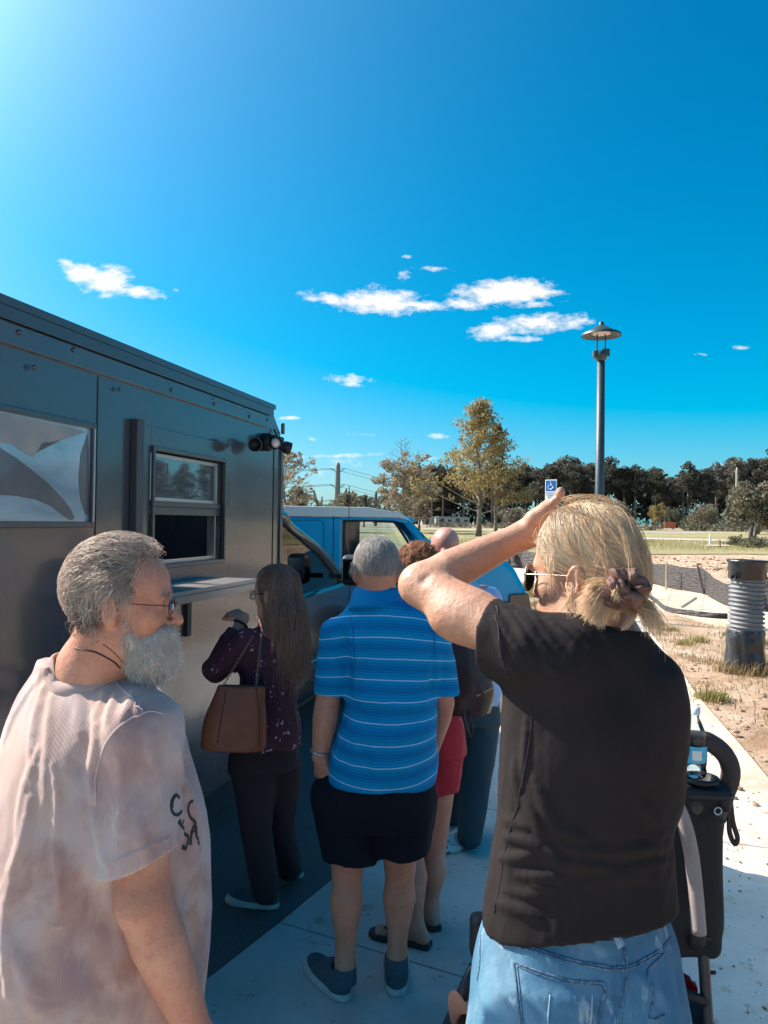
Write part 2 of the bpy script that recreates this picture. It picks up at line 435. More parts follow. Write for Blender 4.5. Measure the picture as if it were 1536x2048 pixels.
def strands(name, roots, step, field, f, off, nseg, width, parent, m, jitter=0.004, lenvar=0.3, seed=1, curl=0.0, gravity=0.0, free=False):
    """hair: start at roots on the surface, follow field, keep off the skin; three-sided tapering tubes, one mesh"""
    r = np.random.default_rng(seed); n = len(roots); p = roots.astype(np.float32).copy(); pts = [p.copy()]
    L = step*(1-lenvar*r.random(n)).astype(np.float32)[:, None]
    offs = off*(0.3+r.random(n)*0.9) if np.isscalar(off) else off
    jd = r.normal(0, 1, (n, 3)).astype(np.float32)*jitter; ph = r.random(n)*6.28
    vel = np.zeros_like(p)
    for k in range(nseg):
        d = field(p, k/nseg).astype(np.float32); d[:, 2] -= gravity*k/nseg
        d = d/(np.linalg.norm(d, axis=1, keepdims=True)+1e-9)
        vel = d if k == 0 else vel*0.45+d*0.55
        q = p+vel*L+jd
        if curl:
            a = ph+k*1.5; q += curl*np.stack([np.cos(a), np.sin(a), np.sin(a*1.3)], 1)
        if not free or k < nseg*0.0:
            dd = f(q); tgt = offs*min(1.0, (k+1.0)/max(nseg*0.4, 1)); g = grad(f, q)
            q -= (dd-tgt)[:, None]*g*(1.0 if not free else 0)
        else:
            dd = f(q); g = grad(f, q); q += np.maximum(0.002-dd, 0)[:, None]*g
        p = q.astype(np.float32); pts.append(p.copy())
    T = np.stack(pts, 1); m1 = nseg+1                      # n, m1, 3
    tan = np.gradient(T, axis=1); tan /= np.linalg.norm(tan, axis=2, keepdims=True)+1e-9
    ref = r.normal(0, 1, (n, 1, 3)).astype(np.float32); u = np.cross(tan, np.broadcast_to(ref, tan.shape)); u /= np.linalg.norm(u, axis=2, keepdims=True)+1e-9
    w = np.cross(tan, u); taper = (1-0.75*(np.arange(m1)/(m1-1))**2)[None, :, None]*width*(0.7+0.6*r.random((n, 1, 1)))
    ring = [T+taper*(u*math.cos(a)+w*math.sin(a)) for a in (0, 2.0944, 4.18879)]
    Vv = np.stack(ring, 2).reshape(-1, 3)                   # index = (s*m1+k)*3+j
    s_ = np.arange(n)[:, None, None]; k_ = np.arange(nseg)[None, :, None]; j_ = np.arange(3)[None, None, :]; jn = (j_+1) % 3
    b = (s_*m1+k_)*3; Q = np.stack([b+j_, b+jn, b+3+jn, b+3+j_], 3).reshape(-1, 4)
    me = np_mesh(name, Vv, Q)
    ca = me.color_attributes.new('strand', 'FLOAT_COLOR', 'POINT')
    cv = np.repeat(r.random(n), m1*3).astype(np.float32); t = np.tile(np.repeat(np.linspace(0, 1, m1), 3), n).astype(np.float32)
    cl = np.repeat(vnoise(roots*90, 5), m1*3)
    ca.data.foreach_set('color', np.stack([cv, t, cl, np.ones_like(cv)], 1).astype(np.float32).ravel())
    return link_mesh(name, me, m, parent, smooth=True)
def sample_mesh(me, n, seed=3, keep=None):
    """n random points on a mesh, by area; keep(p)->bool filter"""
    r = np.random.default_rng(seed); V = np.empty(len(me.vertices)*3, np.float32); me.vertices.foreach_get('co', V); V = V.reshape(-1, 3)
    L = np.empty(len(me.loops), np.int32); me.loops.foreach_get('vertex_index', L); Q = L.reshape(-1, 4)
    C = V[Q].mean(1)
    if keep is not None: Q = Q[keep(C)]
    i = r.integers(0, len(Q), n); w = r.random((n, 4)).astype(np.float32); w /= w.sum(1, keepdims=True)
    return (V[Q[i]]*w[:, :, None]).sum(1)
def hair_mat(name, dark, light, tip=None, rough=0.38, cspread=(0.25, 0.75)):
    m = base_mat(name, rough); t = NT(m)
    a = t.n('ShaderNodeAttribute', attribute_name='strand'); s = t.n('ShaderNodeSeparateColor'); t.link(a.outputs['Color'], s.inputs[0])
    v = t.math('ADD', t.math('MULTIPLY', s.outputs[0], 0.55), t.math('MULTIPLY', s.outputs[2], 0.45))
    c = t.ramp(v, [(cspread[0], dark), (cspread[1], light)])
    if tip: c = t.mix(t.math('POWER', s.outputs[1], 1.5), c, tip)
    t.link(c, t.b.inputs['Base Color'])
    t.b.inputs['Specular IOR Level'].default_value = 0.55
    tr = t.n('ShaderNodeBsdfTranslucent'); t.link(c, tr.inputs[0]); mx = t.n('ShaderNodeMixShader'); mx.inputs[0].default_value = 0.28
    out = t.t.nodes['Material Output']; t.link(t.b.outputs[0], mx.inputs[1]); t.link(tr.outputs[0], mx.inputs[2]); t.link(mx.outputs[0], out.inputs[0])
    return m
def on_tube(name, pts, f, m, parent, rad=0.001, off=0.0005, n=5, flat=1.0, res=6, up=None, thickness=None):
    """a seam, strap or stitch line laid on a surface"""
    p = np.array([tuple(v) for v in smooth_path(pts, res)], np.float32); p = snap(f, p, off)
    if flat != 1.0:      # strap: width lies in the surface
        g = grad(f, p); V = []; F = []
        for i in range(len(p)):
            t = p[min(i+1, len(p)-1)]-p[max(i-1, 0)]; w = np.cross(t, g[i]); w /= np.linalg.norm(w)+1e-9
            th = rad*flat
            for s1, s2 in ((-1, -1), (1, -1), (1, 1), (-1, 1)): V.append(p[i]+w*rad*s1+g[i]*th*s2)
        for i in range(len(p)-1):
            for k in range(4): F.append((i*4+k, i*4+(k+1) % 4, i*4+4+(k+1) % 4, i*4+4+k))
        F += [(3, 2, 1, 0), (len(V)-4, len(V)-3, len(V)-2, len(V)-1)]
        return raw(name, V, F, m, parent, smooth=True)
    return MB().tube(p, rad, n).build(name, m, parent, smooth=True)
# ------------------------------------------------------------------ ground, paths, field
def Hg(x, y):
    t = min(max((y-16)/84.0, 0), 1); return 1.0*t*t*(3-2*t)
def land(px, py):
    """ground point seen at a photo pixel, on the gently rising land"""
    z = 0.0
    for _ in range(12):
        p = G(px, py, z) if ray(px, py).z < -0.001 else P(px, py, 400)
        z = z*0.5+Hg(p.x, min(p.y, 400))*0.5
    return Vector((p.x, p.y, Hg(p.x, p.y)))
# ground sheet
def axis_pts(a): return sorted(set([-x for x in a] + a))
gx = axis_pts([0, .4, .8, 1.2, 1.6, 2, 2.4, 2.8, 3.2, 3.6, 4, 4.5, 5, 5.5, 6, 7, 8, 9, 10, 12, 14, 17, 20, 25, 32, 42, 60, 90, 140, 220, 400, 800, 1500])
gy = [-1500, -600, -200, -80, -40, -20, -10, -6, -4, -2, 0]+[i*0.4 for i in range(1, 60)]+[24.5, 25.5, 27, 29, 31, 34, 37, 41, 46, 52, 60, 70, 80, 90, 100, 120, 160, 220, 300, 450, 700, 1500, 2500]
def on_walk(x, y): return False
V = []; F = []
for j, y in enumerate(gy):
    for i, x in enumerate(gx):
        z = Hg(x, y)-0.012
        if x > 3.6+0.0*y and 3 < y < 24: z += 0.05*math.sin(x*2.1+y)*math.sin(y*1.7-x)*min(1, (x-3.6)/2)
        V.append((x, y, z))
nx = len(gx)
for j in range(len(gy)-1):
    for i in range(nx-1): F.append((j*nx+i, j*nx+i+1, (j+1)*nx+i+1, (j+1)*nx+i))
m = base_mat('sand', 0.95); t = NT(m)
big = t.noise(t.map(t.obj, sc=(0.16, 0.30, 1)), 1.0, 6, 0.6); mid = t.noise(t.obj, 1.3, 8, 0.62, 0.6); fine = t.noise(t.obj, 26, 5, 0.65); grit = t.noise(t.obj, 120, 3, 0.6)
c = t.ramp(mid, [(0.34, (0.34, 0.195, 0.105)), (0.47, (0.50, 0.33, 0.21)), (0.62, (0.63, 0.46, 0.33))])
c = t.mix(t.ramp(t.noise(t.obj, 0.55, 6, 0.6), [(0.52, (0, 0, 0)), (0.68, (0.8, 0.8, 0.8))]), c, (0.40, 0.25, 0.15))
dead = t.ramp(t.noise(t.map(t.obj, loc=(5, 2, 0)), 0.9, 8, 0.7), [(0.54, (0, 0, 0)), (0.60, (1, 1, 1))])
c = t.mix(t.math('MULTIPLY', dead, 0.55), c, (0.22, 0.16, 0.085))
c = t.mix(t.math('MULTIPLY', t.ramp(fine, [(0.5, (0, 0, 0)), (0.66, (1, 1, 1))]), 0.35), c, (0.27, 0.17, 0.11))
t.link(c, t.b.inputs['Base Color'])
t.link(t.bump(grit, 0.006, t.bump(fine, 0.03, t.bump(mid, 0.09))), t.b.inputs['Normal'])
M_SAND = m
tag(raw('ground', V, F, M_SAND, smooth=True), kind='structure')

def sheet(name, poly, m, off=0.006, kind='structure', div=1, thick=0.0):
    """flat polygon that follows the land"""
    bm = bmesh.new(); vs = [bm.verts.new((p[0], p[1], 0)) for p in poly]; bm.faces.new(vs)
    if div > 1:
        bmesh.ops.triangulate(bm, faces=bm.faces[:])
        bmesh.ops.subdivide_edges(bm, edges=bm.edges[:], cuts=div, use_grid_fill=True)
    if thick:
        r = bmesh.ops.extrude_face_region(bm, geom=bm.faces[:])
        top = {e for e in r['geom'] if isinstance(e, bmesh.types.BMVert)}
    for v in bm.verts: v.co.z = Hg(v.co.x, v.co.y)+(off if (not thick or v in top) else off-thick)
    bmesh.ops.recalc_face_normals(bm, faces=bm.faces[:])
    me = bpy.data.meshes.new(name); bm.to_mesh(me); bm.free()
    o = link_mesh(name, me, m)
    return tag(o, kind=kind)
# asphalt lot (the truck and the van stand on it)
m = base_mat('asphalt', 0.9); t = NT(m)
f1 = t.noise(t.obj, 90, 3, 0.7); f2 = t.noise(t.obj, 0.8, 6, 0.6); f3 = t.noise(t.obj, 260, 2)
c = t.ramp(f1, [(0.35, (0.085, 0.082, 0.080)), (0.7, (0.16, 0.152, 0.145))])
c = t.mix(t.ramp(f2, [(0.5, (0, 0, 0)), (0.72, (1, 1, 1))]), c, (0.16, 0.15, 0.135))
t.link(c, t.b.inputs['Base Color']); t.link(t.bump(f3, 0.003, t.bump(f1, 0.004)), t.b.inputs['Normal'])
M_ASPH = m
J = [((-3.6, -2.7), (-0.6, -4.2)), ((-2.8, -1.15), (0.15, -2.7)), ((-2.0, .37), (.9, -1.15)), ((-1.2, 1.9), (1.4, .62)), ((-.435, 3.37), (1.86, 2.2)), ((.30, 4.85), (2.42, 4.1)), ((.92, 6.35), (2.86, 6.05)), ((1.37, 8.05), (3.22, 7.75)), ((1.77, 9.75), (3.62, 9.35)), ((2.17, 11.4), (4.0, 10.95)), ((2.6, 13.1), (4.4, 12.6)), ((3.1, 15.0), (4.9, 14.3))]
leftedge = [a for a, b in J]
lot = leftedge[:10]+[(1.6, 13.6), (-3, 15.2), (-14, 16), (-40, 14), (-60, -10), (-20, -30), (-6, -20)]
sheet('parking_lot', lot, M_ASPH, off=0.0, div=2)
# sidewalk slabs
m = base_mat('concrete', 0.85); t = NT(m)
n1_ = t.noise(t.obj, 1.6, 8, 0.62); n2_ = t.noise(t.obj, 9, 6, 0.65); n3_ = t.noise(t.obj, 160, 3, 0.6)
c = t.ramp(n1_, [(0.32, (0.45, 0.41, 0.365)), (0.6, (0.60, 0.555, 0.50))])
st = t.math('MULTIPLY', t.ramp(n2_, [(0.56, (0, 0, 0)), (0.70, (1, 1, 1))]), t.ramp(t.noise(t.obj, 1.1, 4), [(0.48, (0, 0, 0)), (0.6, (1, 1, 1))]))
c = t.mix(t.math('MULTIPLY', st, 0.7), c, (0.25, 0.18, 0.12))
xs = t.n('ShaderNodeSeparateXYZ'); t.link(t.obj, xs.inputs[0])
edge = t.math('SUBTRACT', xs.outputs[0], t.math('MULTIPLY_ADD', xs.outputs[1], 0.27, 0.35))       # sand washed over the walk's dirt side
sandy = t.ramp(t.math('ADD', edge, t.math('MULTIPLY', t.math('SUBTRACT', n2_, 0.5), 2.4)), [(0.35, (0, 0, 0)), (0.85, (0.85, 0.85, 0.85))])
c = t.mix(sandy, c, t.ramp(n1_, [(0.35, (0.50, 0.34, 0.22)), (0.6, (0.62, 0.48, 0.35))]))
sp = t.n('ShaderNodeTexVoronoi'); t.link(t.obj, sp.inputs['Vector']); sp.inputs['Scale'].default_value = 17
spots = t.math('MULTIPLY', t.math('LESS_THAN', sp.outputs['Distance'], 0.17), t.math('GREATER_THAN', n2_, 0.5))
c = t.mix(t.math('MULTIPLY', spots, 0.45), c, (0.20, 0.15, 0.11))
t.link(c, t.b.inputs['Base Color']); t.link(t.bump(n3_, 0.002, t.bump(n2_, 0.006)), t.b.inputs['Normal'])
M_CONC = m
walk = empty('sidewalk'); walk['kind'] = 'structure'
def slab_quad(a, b, c_, d, parent, m, z=0.055, gap=0.007, name='slab'):
    q = [Vector((p[0], p[1], 0)) for p in (a, b, c_, d)]; cen = sum(q, Vector())/4
    q = [cen+(p-cen)*(1-gap/(p-cen).length) for p in q]
    V = [(p.x, p.y, Hg(p.x, p.y)-0.12) for p in q]+[(p.x, p.y, Hg(p.x, p.y)+z-0.05) for p in q]
    return raw(name, V, [(3, 2, 1, 0), (4, 5, 6, 7), (0, 1, 5, 4), (1, 2, 6, 5), (2, 3, 7, 6), (3, 0, 4, 7)], m, parent, bevel=0.006)
for i in range(len(J)-1): slab_quad(J[i][0], J[i][1], J[i+1][1], J[i+1][0], walk, M_CONC)
tag(walk, kind='structure')
# joint filler just below the slabs
sheet('sidewalk_bed', [(a[0]+.02, a[1]) for a, b in J]+[(b[0]-.02, b[1]) for a, b in J][::-1], mat('joint_dirt', (0.05, 0.045, 0.04), 0.95), off=-0.009)
# far walk that crosses behind the fence, built slab by slab
up = [(820, 1106), (900, 1120), (1000, 1134), (1100, 1143), (1200, 1153), (1290, 1166), (1410, 1190), (1536, 1212), (1700, 1240), (1900, 1275)]
lw = [(820, 1122), (900, 1138), (1000, 1156), (1080, 1166), (1185, 1192), (1270, 1214), (1400, 1240), (1540, 1262), (1720, 1300), (1960, 1360)]
fw = empty('footpath'); tag(fw, kind='structure')
for i in range(len(up)-1):
    a, b, c_, d = land(*up[i]), land(*lw[i]), land(*lw[i+1]), land(*up[i+1])
    for k in range(2):
        l = lambda u, v, t_: (u[0]+(v[0]-u[0])*t_, u[1]+(v[1]-u[1])*t_)
        slab_quad(l(a, d, k/2), l(b, c_, k/2), l(b, c_, (k+1)/2), l(a, d, (k+1)/2), fw, M_CONC, z=0.07, gap=0.012)
# small kerb piece beyond the van's nose
kp = [land(1010, 1200), land(1110, 1205), land(1110, 1222), land(1010, 1214)]
slab_quad(*[(p.x, p.y) for p in kp[::-1]], empty('kerb_pad'), M_CONC, z=0.08); bpy.data.objects['kerb_pad']['kind'] = 'structure'
# mown field, brush line, far lane
def field_mat(name, a, b, c3):
    m = base_mat(name, 0.95); t = NT(m)
    n = t.noise(t.map(t.obj, sc=(0.05, 0.25, 1)), 1.0, 8, 0.65); n2 = t.noise(t.map(t.obj, sc=(1, 3, 1)), 1.5, 6, 0.7)
    c = t.ramp(n, [(0.35, a), (0.55, b), (0.72, c3)]); c = t.mix(t.math('MULTIPLY', n2, 0.4), c, a)
    t.link(c, t.b.inputs['Base Color']); t.link(t.bump(n2, 0.12), t.b.inputs['Normal']); return m
M_FIELD = field_mat('mown_grass', (0.25, 0.21, 0.085), (0.34, 0.28, 0.125), (0.40, 0.32, 0.17))
M_FIELD2 = field_mat('dry_grass', (0.25, 0.19, 0.11), (0.33, 0.26, 0.16), (0.38, 0.30, 0.20))
def band(name, y0, y1, m, off, x0=-260, x1=260, wob=1.5):
    V = []; F = []; n = 80; r = random.Random(len(name))
    for i in range(n+1):
        x = x0+(x1-x0)*i/n; a = y0+r.uniform(-wob, wob); b = y1+r.uniform(-wob, wob)
        for k in range(9): y = a+(b-a)*k/8; V.append((x, y, Hg(x, y)+off))
    for i in range(n):
        for k in range(8): F.append((i*9+k, (i+1)*9+k, (i+1)*9+k+1, i*9+k+1))
    return tag(raw(name, V, F, m, smooth=True), kind='structure')
band('grass_field', 41, 100, M_FIELD, 0.02)
band('dry_field', 100, 330, M_FIELD2, 0.03, -500, 700)
band('far_road', 84, 88, mat('pale_road', (0.45, 0.42, 0.37), 0.9), 0.05, wob=0.1)

# ------------------------------------------------------------------ vegetation
def leaf_quads(cs, rs, n, size, seed, squash=1.0, shell=0.0):
    """n leaf faces spread through clumps"""
    r = np.random.default_rng(seed); cs = np.array(cs, np.float32); rs = np.array(rs, np.float32)
    i = r.choice(len(cs), n, p=rs**2/(rs**2).sum()); d = r.normal(0, 1, (n, 3)); d /= np.linalg.norm(d, axis=1, keepdims=True)
    rad = r.random(n)**(1/3.0)*(1-shell)+shell
    p = cs[i]+d*(rad*rs[i])[:, None]*np.array([1, 1, squash])
    a = r.normal(0, 1, (n, 3)); a /= np.linalg.norm(a, axis=1, keepdims=True); b = np.cross(a, r.normal(0, 1, (n, 3))); b /= np.linalg.norm(b, axis=1, keepdims=True)
    s = (size*(0.5+r.random(n)))[:, None]*0.5
    V = np.stack([p-a*s, p-b*s*0.6, p+a*s, p+b*s*0.6], 1).reshape(-1, 3)
    return V, np.arange(n*4).reshape(-1, 4)
def leaf_mat(name, cols, scale=1.2, rnd=True, trans=0.3):
    m = base_mat(name, 0.75); t = NT(m)
    n = t.noise(t.obj, scale, 3, 0.6); n2 = t.n('ShaderNodeTexWhiteNoise'); t.link(t.map(t.obj, sc=(3, 3, 3)), n2.inputs['Vector'])
    v = n
    if rnd:
        oi = t.n('ShaderNodeObjectInfo'); v = t.math('ADD', t.math('MULTIPLY', n, 0.7), t.math('MULTIPLY', oi.outputs['Random'], 0.3))
    c = t.ramp(v, [(0.3+0.4*i/(len(cols)-1), q) for i, q in enumerate(cols)])
    c = t.mix(t.math('MULTIPLY', n2.outputs['Value'], 0.35), c, cols[0])
    t.link(c, t.b.inputs['Base Color']); t.b.inputs['Specular IOR Level'].default_value = 0.25
    tr = t.n('ShaderNodeBsdfTranslucent'); t.link(c, tr.inputs[0]); mx = t.n('ShaderNodeMixShader'); mx.inputs[0].default_value = trans
    out = t.t.nodes['Material Output']; t.link(t.b.outputs[0], mx.inputs[1]); t.link(tr.outputs[0], mx.inputs[2]); t.link(mx.outputs[0], out.inputs[0])
    return m
M_BARK = mat('bark', (0.16, 0.12, 0.09), 0.9, var=(0.28, 0.23, 0.19), scale=3, bump=0.01)
M_TWIG = mat('twig', (0.22, 0.18, 0.15), 0.9)
M_GOLD = leaf_mat('golden_leaves', [(0.20, 0.14, 0.06), (0.34, 0.26, 0.10), (0.46, 0.37, 0.17)], 0.8)
M_PALE = leaf_mat('faded_leaves', [(0.25, 0.195, 0.14), (0.37, 0.30, 0.21), (0.46, 0.375, 0.26)], 0.8)
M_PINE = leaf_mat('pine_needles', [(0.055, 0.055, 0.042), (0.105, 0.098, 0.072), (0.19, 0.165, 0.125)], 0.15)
M_OLIVE = leaf_mat('olive_leaves', [(0.10, 0.10, 0.06), (0.17, 0.15, 0.10), (0.25, 0.21, 0.15)], 0.6)
def tree(name, base, H, width, m_leaf, label, shape, nleaf, lsize, seed, trunk_r=0.16, bare=0.0, cat='tree', group=None, mtrunk=None):
    """trunk with limbs, crown of leaf faces clumped round the limb tips; shape(t)->relative radius, t = 0..1 up the crown"""
    r = random.Random(seed); root = empty(name, base, 0, label, cat, group)
    tb = MB(); top = Vector((r.uniform(-.1, .1), 0, H*0.98))
    trunk = [Vector((r.uniform(-.06, .06)*i, r.uniform(-.06, .06)*i, H*0.98*i/8)) for i in range(9)]
    tb.tube(trunk, [trunk_r*(1.15 if i == 0 else 1-i/8.4) for i in range(9)], 8)
    tb.build('trunk', mtrunk or M_BARK, root, smooth=True)
    lb = MB(); cs = []; rs = []; nl = 46
    for i in range(nl):
        t_ = i/(nl-1); z0 = H*(0.16+0.80*t_); a = i*2.4+r.uniform(-.5, .5); rad = width/2*shape(t_)*r.uniform(0.65, 1.1)
        st = Vector((0, 0, z0)); end = Vector((math.cos(a)*rad, math.sin(a)*rad, z0+rad*r.uniform(0.25, 0.75)))
        pts = bez(st, st.lerp(end, 0.3)+Vector((0, 0, -0.05*rad)), st.lerp(end, 0.7)+Vector((0, 0, 0.03*rad)), end, 5)
        lb.tube(pts, [max(0.012, trunk_r*0.28*(1-t_*0.6)*(1-k/6)) for k in range(6)], 4, cap=False)
        for k in range(4):
            q = pts[2+k % 4] if k < 3 else end; e2 = q+Vector((r.uniform(-1, 1), r.uniform(-1, 1), r.uniform(0.2, 1.2)))*rad*0.28
            lb.tube([q, q.lerp(e2, .5)+Vector((0, 0, .05)), e2], [0.016, 0.012, 0.007], 3, cap=False)
            if t_ < 1-bare: cs.append(e2*0.6+q*0.4); rs.append(max(0.12, width*0.058*r.uniform(0.6, 1.3)))
        if t_ < 1-bare: cs.append(end); rs.append(max(0.1, width*0.058*r.uniform(.6, 1.3)))
    lb.build('branches', M_TWIG, root)
    V, Q = leaf_quads(cs, rs, nleaf, lsize, seed, 0.85)
    me = np_mesh('crown', V, Q); link_mesh('crown', me, m_leaf, root)
    return root
pyr = lambda t_: (1-t_)**0.95*(0.80+0.20*math.sin(t_*23))+0.02
oval = lambda t_: math.sin(math.pi*min(1, 0.12+0.88*t_))**0.7
b = land(958, 1071); Yt = 62
def tpos(px, py, Y): p = P(px, py, Y); return Vector((p.x, p.y, Hg(p.x, p.y)))
def th(px, ytop, Y): return P(px, ytop, Y).z-Hg(0, Y)
tree('golden_tree', tpos(957, 1070, 64), th(957, 795, 64), 11.5, M_GOLD, 'tall golden-leaved young tree with a pointed top in the grass field', pyr, 8200, 0.22, 5, 0.24)
# its second leader
tree('golden_tree', tpos(992, 1070, 67), th(990, 842, 67), 6.5, M_GOLD, 'shorter golden tree close behind the tall pointed golden tree', pyr, 3600, 0.22, 15, 0.15)
tree('faded_tree', tpos(806, 1070, 72), th(806, 870, 72), 6.6, M_PALE, 'half bare tree with faded tan leaves and thin upright twigs on top', lambda t_: 0.95*(1-t_)**0.55+.03, 7000, 0.20, 9, 0.18, bare=0.36)
tree('faded_tree', tpos(838, 1066, 80), th(838, 960, 80), 4.8, M_PALE, 'low tan-leaved tree between the half bare tree and the golden tree', oval, 3600, 0.22, 19, 0.15)
tree('roadside_tree', tpos(568, 1060, 50), th(560, 900, 50), 4.2, M_PALE, 'pale leafy tree partly hidden behind the front corner of the dark truck', oval, 3200, 0.18, 29, 0.14)
def young_pine(px, ytop, Y, w, seed, label):
    r = random.Random(seed); base = tpos(px, 1050, Y); H = th(px, ytop, Y); root = empty('young_pine', base, 0, label, 'pine tree', 'young pines beyond the vans')
    MB().tube([(0, 0, 0), (0, 0, H)], [0.14, 0.03], 6).build('trunk', M_BARK, root, smooth=True)
    cs = []; rs = []
    for i in range(26):
        t_ = i/25; a = i*2.4; rad = w/2*(1-t_)**0.7; z = H*(0.2+0.75*t_)
        for k in range(4): cs.append((math.cos(a)*rad*k/3, math.sin(a)*rad*k/3, z+rad*0.5*(k/3)**2)); rs.append(0.28)
    V, Q = leaf_quads(cs, rs, 2600, 0.22, seed); link_mesh('crown', np_mesh('crown', V, Q), M_OLIVE, root)
young_pine(596, 978, 62, 4.6, 3, 'bushy young pine just beyond the front corner of the dark truck')
young_pine(692, 986, 70, 4.2, 4, 'young pine right beside the tall concrete power pole')
young_pine(728, 990, 95, 5.0, 5, 'young pine between the tall power pole and the half bare tree')
# forest
def pine_proto(seed, H):
    r = random.Random(seed); tb = MB(); tb.tube([(0, 0, 0), (r.uniform(-.5, .5), 0, H*0.5), (r.uniform(-1, 1), 0, H*0.93)], [0.42, 0.32, 0.14], 6)
    for i in range(9):
        a = r.uniform(0, 6.28); z = H*r.uniform(0.5, 0.85); l = r.uniform(1.5, 3.8)
        tb.tube([(0, 0, z), (math.cos(a)*l, math.sin(a)*l, z+l*0.5)], [0.13, 0.05], 4)
    tr = bpy.data.meshes.new('pine_trunk'); tr.from_pydata(tb.V, [], tb.F); tr.materials.append(M_BARK); tr.shade_smooth()
    cs = []; rs = []
    for i in range(22):
        t_ = r.random(); a = r.uniform(0, 6.28); rad = (0.35+0.75*math.sin(math.pi*min(1, .15+.8*t_)))*r.uniform(1.2, 3.6)
        cs.append((math.cos(a)*rad, math.sin(a)*rad, H*(0.50+0.44*t_))); rs.append(r.uniform(1.2, 2.2))
    cs.append((0, 0, H*0.96)); rs.append(1.5)
    V, Q = leaf_quads(cs, rs, 2600, 0.66, seed, 0.72, 0.15); cr = np_mesh('pine_crown', V, Q); cr.materials.append(M_PINE)
    return tr, cr
protos = [pine_proto(40+i, 21+(i % 3)*1.3) for i in range(6)]
r = random.Random(3)
def forest_tree(x, y, s, i, label, group):
    root = empty('forest_pine', (x, y, Hg(x, y)), r.uniform(0, 6.28), label, 'pine tree', group); root.scale = (s*r.uniform(.85, 1.15), s*r.uniform(.85, 1.15), s)
    for nm, me in zip(('trunk', 'crown'), protos[i % 6]):
        o = bpy.data.objects.new(nm, me); COL.objects.link(o); o.parent = root
k = 0
for row, (y0, sp) in enumerate(((226, 3.8), (238, 4.0), (252, 4.6))):
    x = 12+row*2
    while x < 150:
        px = 768+x/y0*1540
        s = 0.80+0.10*math.sin(x*0.11+1)+(0.10 if px > 1380 else 0)+r.uniform(-.07, .07)-(0.12 if px < 900 else 0)
        lab = ['tall dark pine in the front row of the forest behind the field', 'dark pine in the middle of the forest behind the field', 'dark pine at the back of the forest, only its crown showing'][row]
        forest_tree(x+r.uniform(-1.6, 1.6), y0+r.uniform(-4, 4), s, k, lab, ['front row of forest pines', 'middle rows of forest pines', 'back row of forest pines'][row]); k += 1; x += sp*r.uniform(.7, 1.3)
# the wood goes on to the east, as the truck's glossy side mirrors it
x = 152
while x < 560:
    forest_tree(x, 225-(x-150)*0.25+r.uniform(-9, 9), 0.95+r.uniform(-.1, .1), k, 'dark pine of the wood that the shiny truck side mirrors', 'pines east of the field'); k += 1; x += r.uniform(6, 10)
# dense understorey between the trunks
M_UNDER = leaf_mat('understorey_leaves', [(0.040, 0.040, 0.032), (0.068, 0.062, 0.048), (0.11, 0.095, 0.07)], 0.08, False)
cs = []; rs = []
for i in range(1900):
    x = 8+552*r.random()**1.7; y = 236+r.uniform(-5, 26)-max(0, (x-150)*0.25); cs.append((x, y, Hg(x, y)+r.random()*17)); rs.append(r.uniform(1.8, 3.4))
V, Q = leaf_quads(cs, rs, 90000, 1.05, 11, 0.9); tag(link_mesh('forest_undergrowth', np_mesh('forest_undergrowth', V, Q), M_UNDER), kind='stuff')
# distant tree line on the left
cs = []; rs = []
for i in range(420):
    x = -230+r.random()*260; y = 420+r.uniform(-20, 20); h_ = 7+3*vnoise(A(x*0.05, 0, 0)[None])[0]+(6 if x > -20 else 0)
    cs.append((x, y, 1+r.random()*h_)); rs.append(r.uniform(2, 4))
V, Q = leaf_quads(cs, rs, 16000, 1.8, 12, 0.8); tag(link_mesh('distant_woods', np_mesh('distant_woods', V, Q), M_OLIVE), kind='stuff')
# shrubs and small trees before the forest
def bush(px, ytop, ybase, Y, w, seed, label, mm=None, nm='shrub', n=900, trunk=False, group=None):
    base = tpos(px, ybase, Y); H = max(0.5, P(px, ytop, Y).z-base.z); rr = random.Random(seed)
    root = empty(nm, base, 0, label, 'shrub' if nm == 'shrub' else 'tree', group)
    lo = 0.30 if trunk else 0.0
    MB().tube([(0, 0, 0), (0.1, 0, H*0.7)], [0.10*H/3+.03, 0.04], 6).build('trunk', M_BARK, root, smooth=True)
    cs = [(rr.uniform(-.5, .5)*w, rr.uniform(-.4, .4)*w, H*(lo+(0.92-lo)*rr.random())) for _ in range(16)]
    cs = [(c_[0]*(1.15-c_[2]/H*0.7), c_[1], c_[2]) for c_ in cs]
    V, Q = leaf_quads(cs, [w*0.20*rr.uniform(.7, 1.2) for _ in cs], n, 0.05*w+0.10, seed); link_mesh('crown', np_mesh('crown', V, Q), mm or M_OLIVE, root)
bush(1316, 1006, 1058, 150, 3.4, 1, 'yellowish round-headed small tree before the forest', M_GOLD, 'small_tree', 1400, True)
bush(1345, 1014, 1058, 150, 3.6, 2, 'brownish small tree beside the yellowish one before the forest', M_OLIVE, 'small_tree', 1400, True)
bush(1412, 1012, 1060, 130, 4.6, 3, 'low dark spreading tree before the forest, left of the tall pale pole', M_OLIVE, 'small_tree', 1700, True)
bush(1378, 1030, 1060, 140, 4.0, 4, 'squat bush at the foot of the forest beside the low spreading tree', M_OLIVE, 'small_tree', 900, True)
bush(1516, 972, 1066, 84, 6.4, 5, 'broad brown-green tree at the field edge beside the tall pale pole', M_OLIVE, 'field_tree', 4500, True)
bush(1020, 1022, 1062, 120, 5.0, 6, 'small dull tree at the field edge beside the golden tree', M_OLIVE, 'small_tree', 1500, True)
bush(1060, 1020, 1058, 170, 5.0, 16, 'grey bare-looking small tree before the dark forest', M_PALE, 'small_tree', 1500, True)
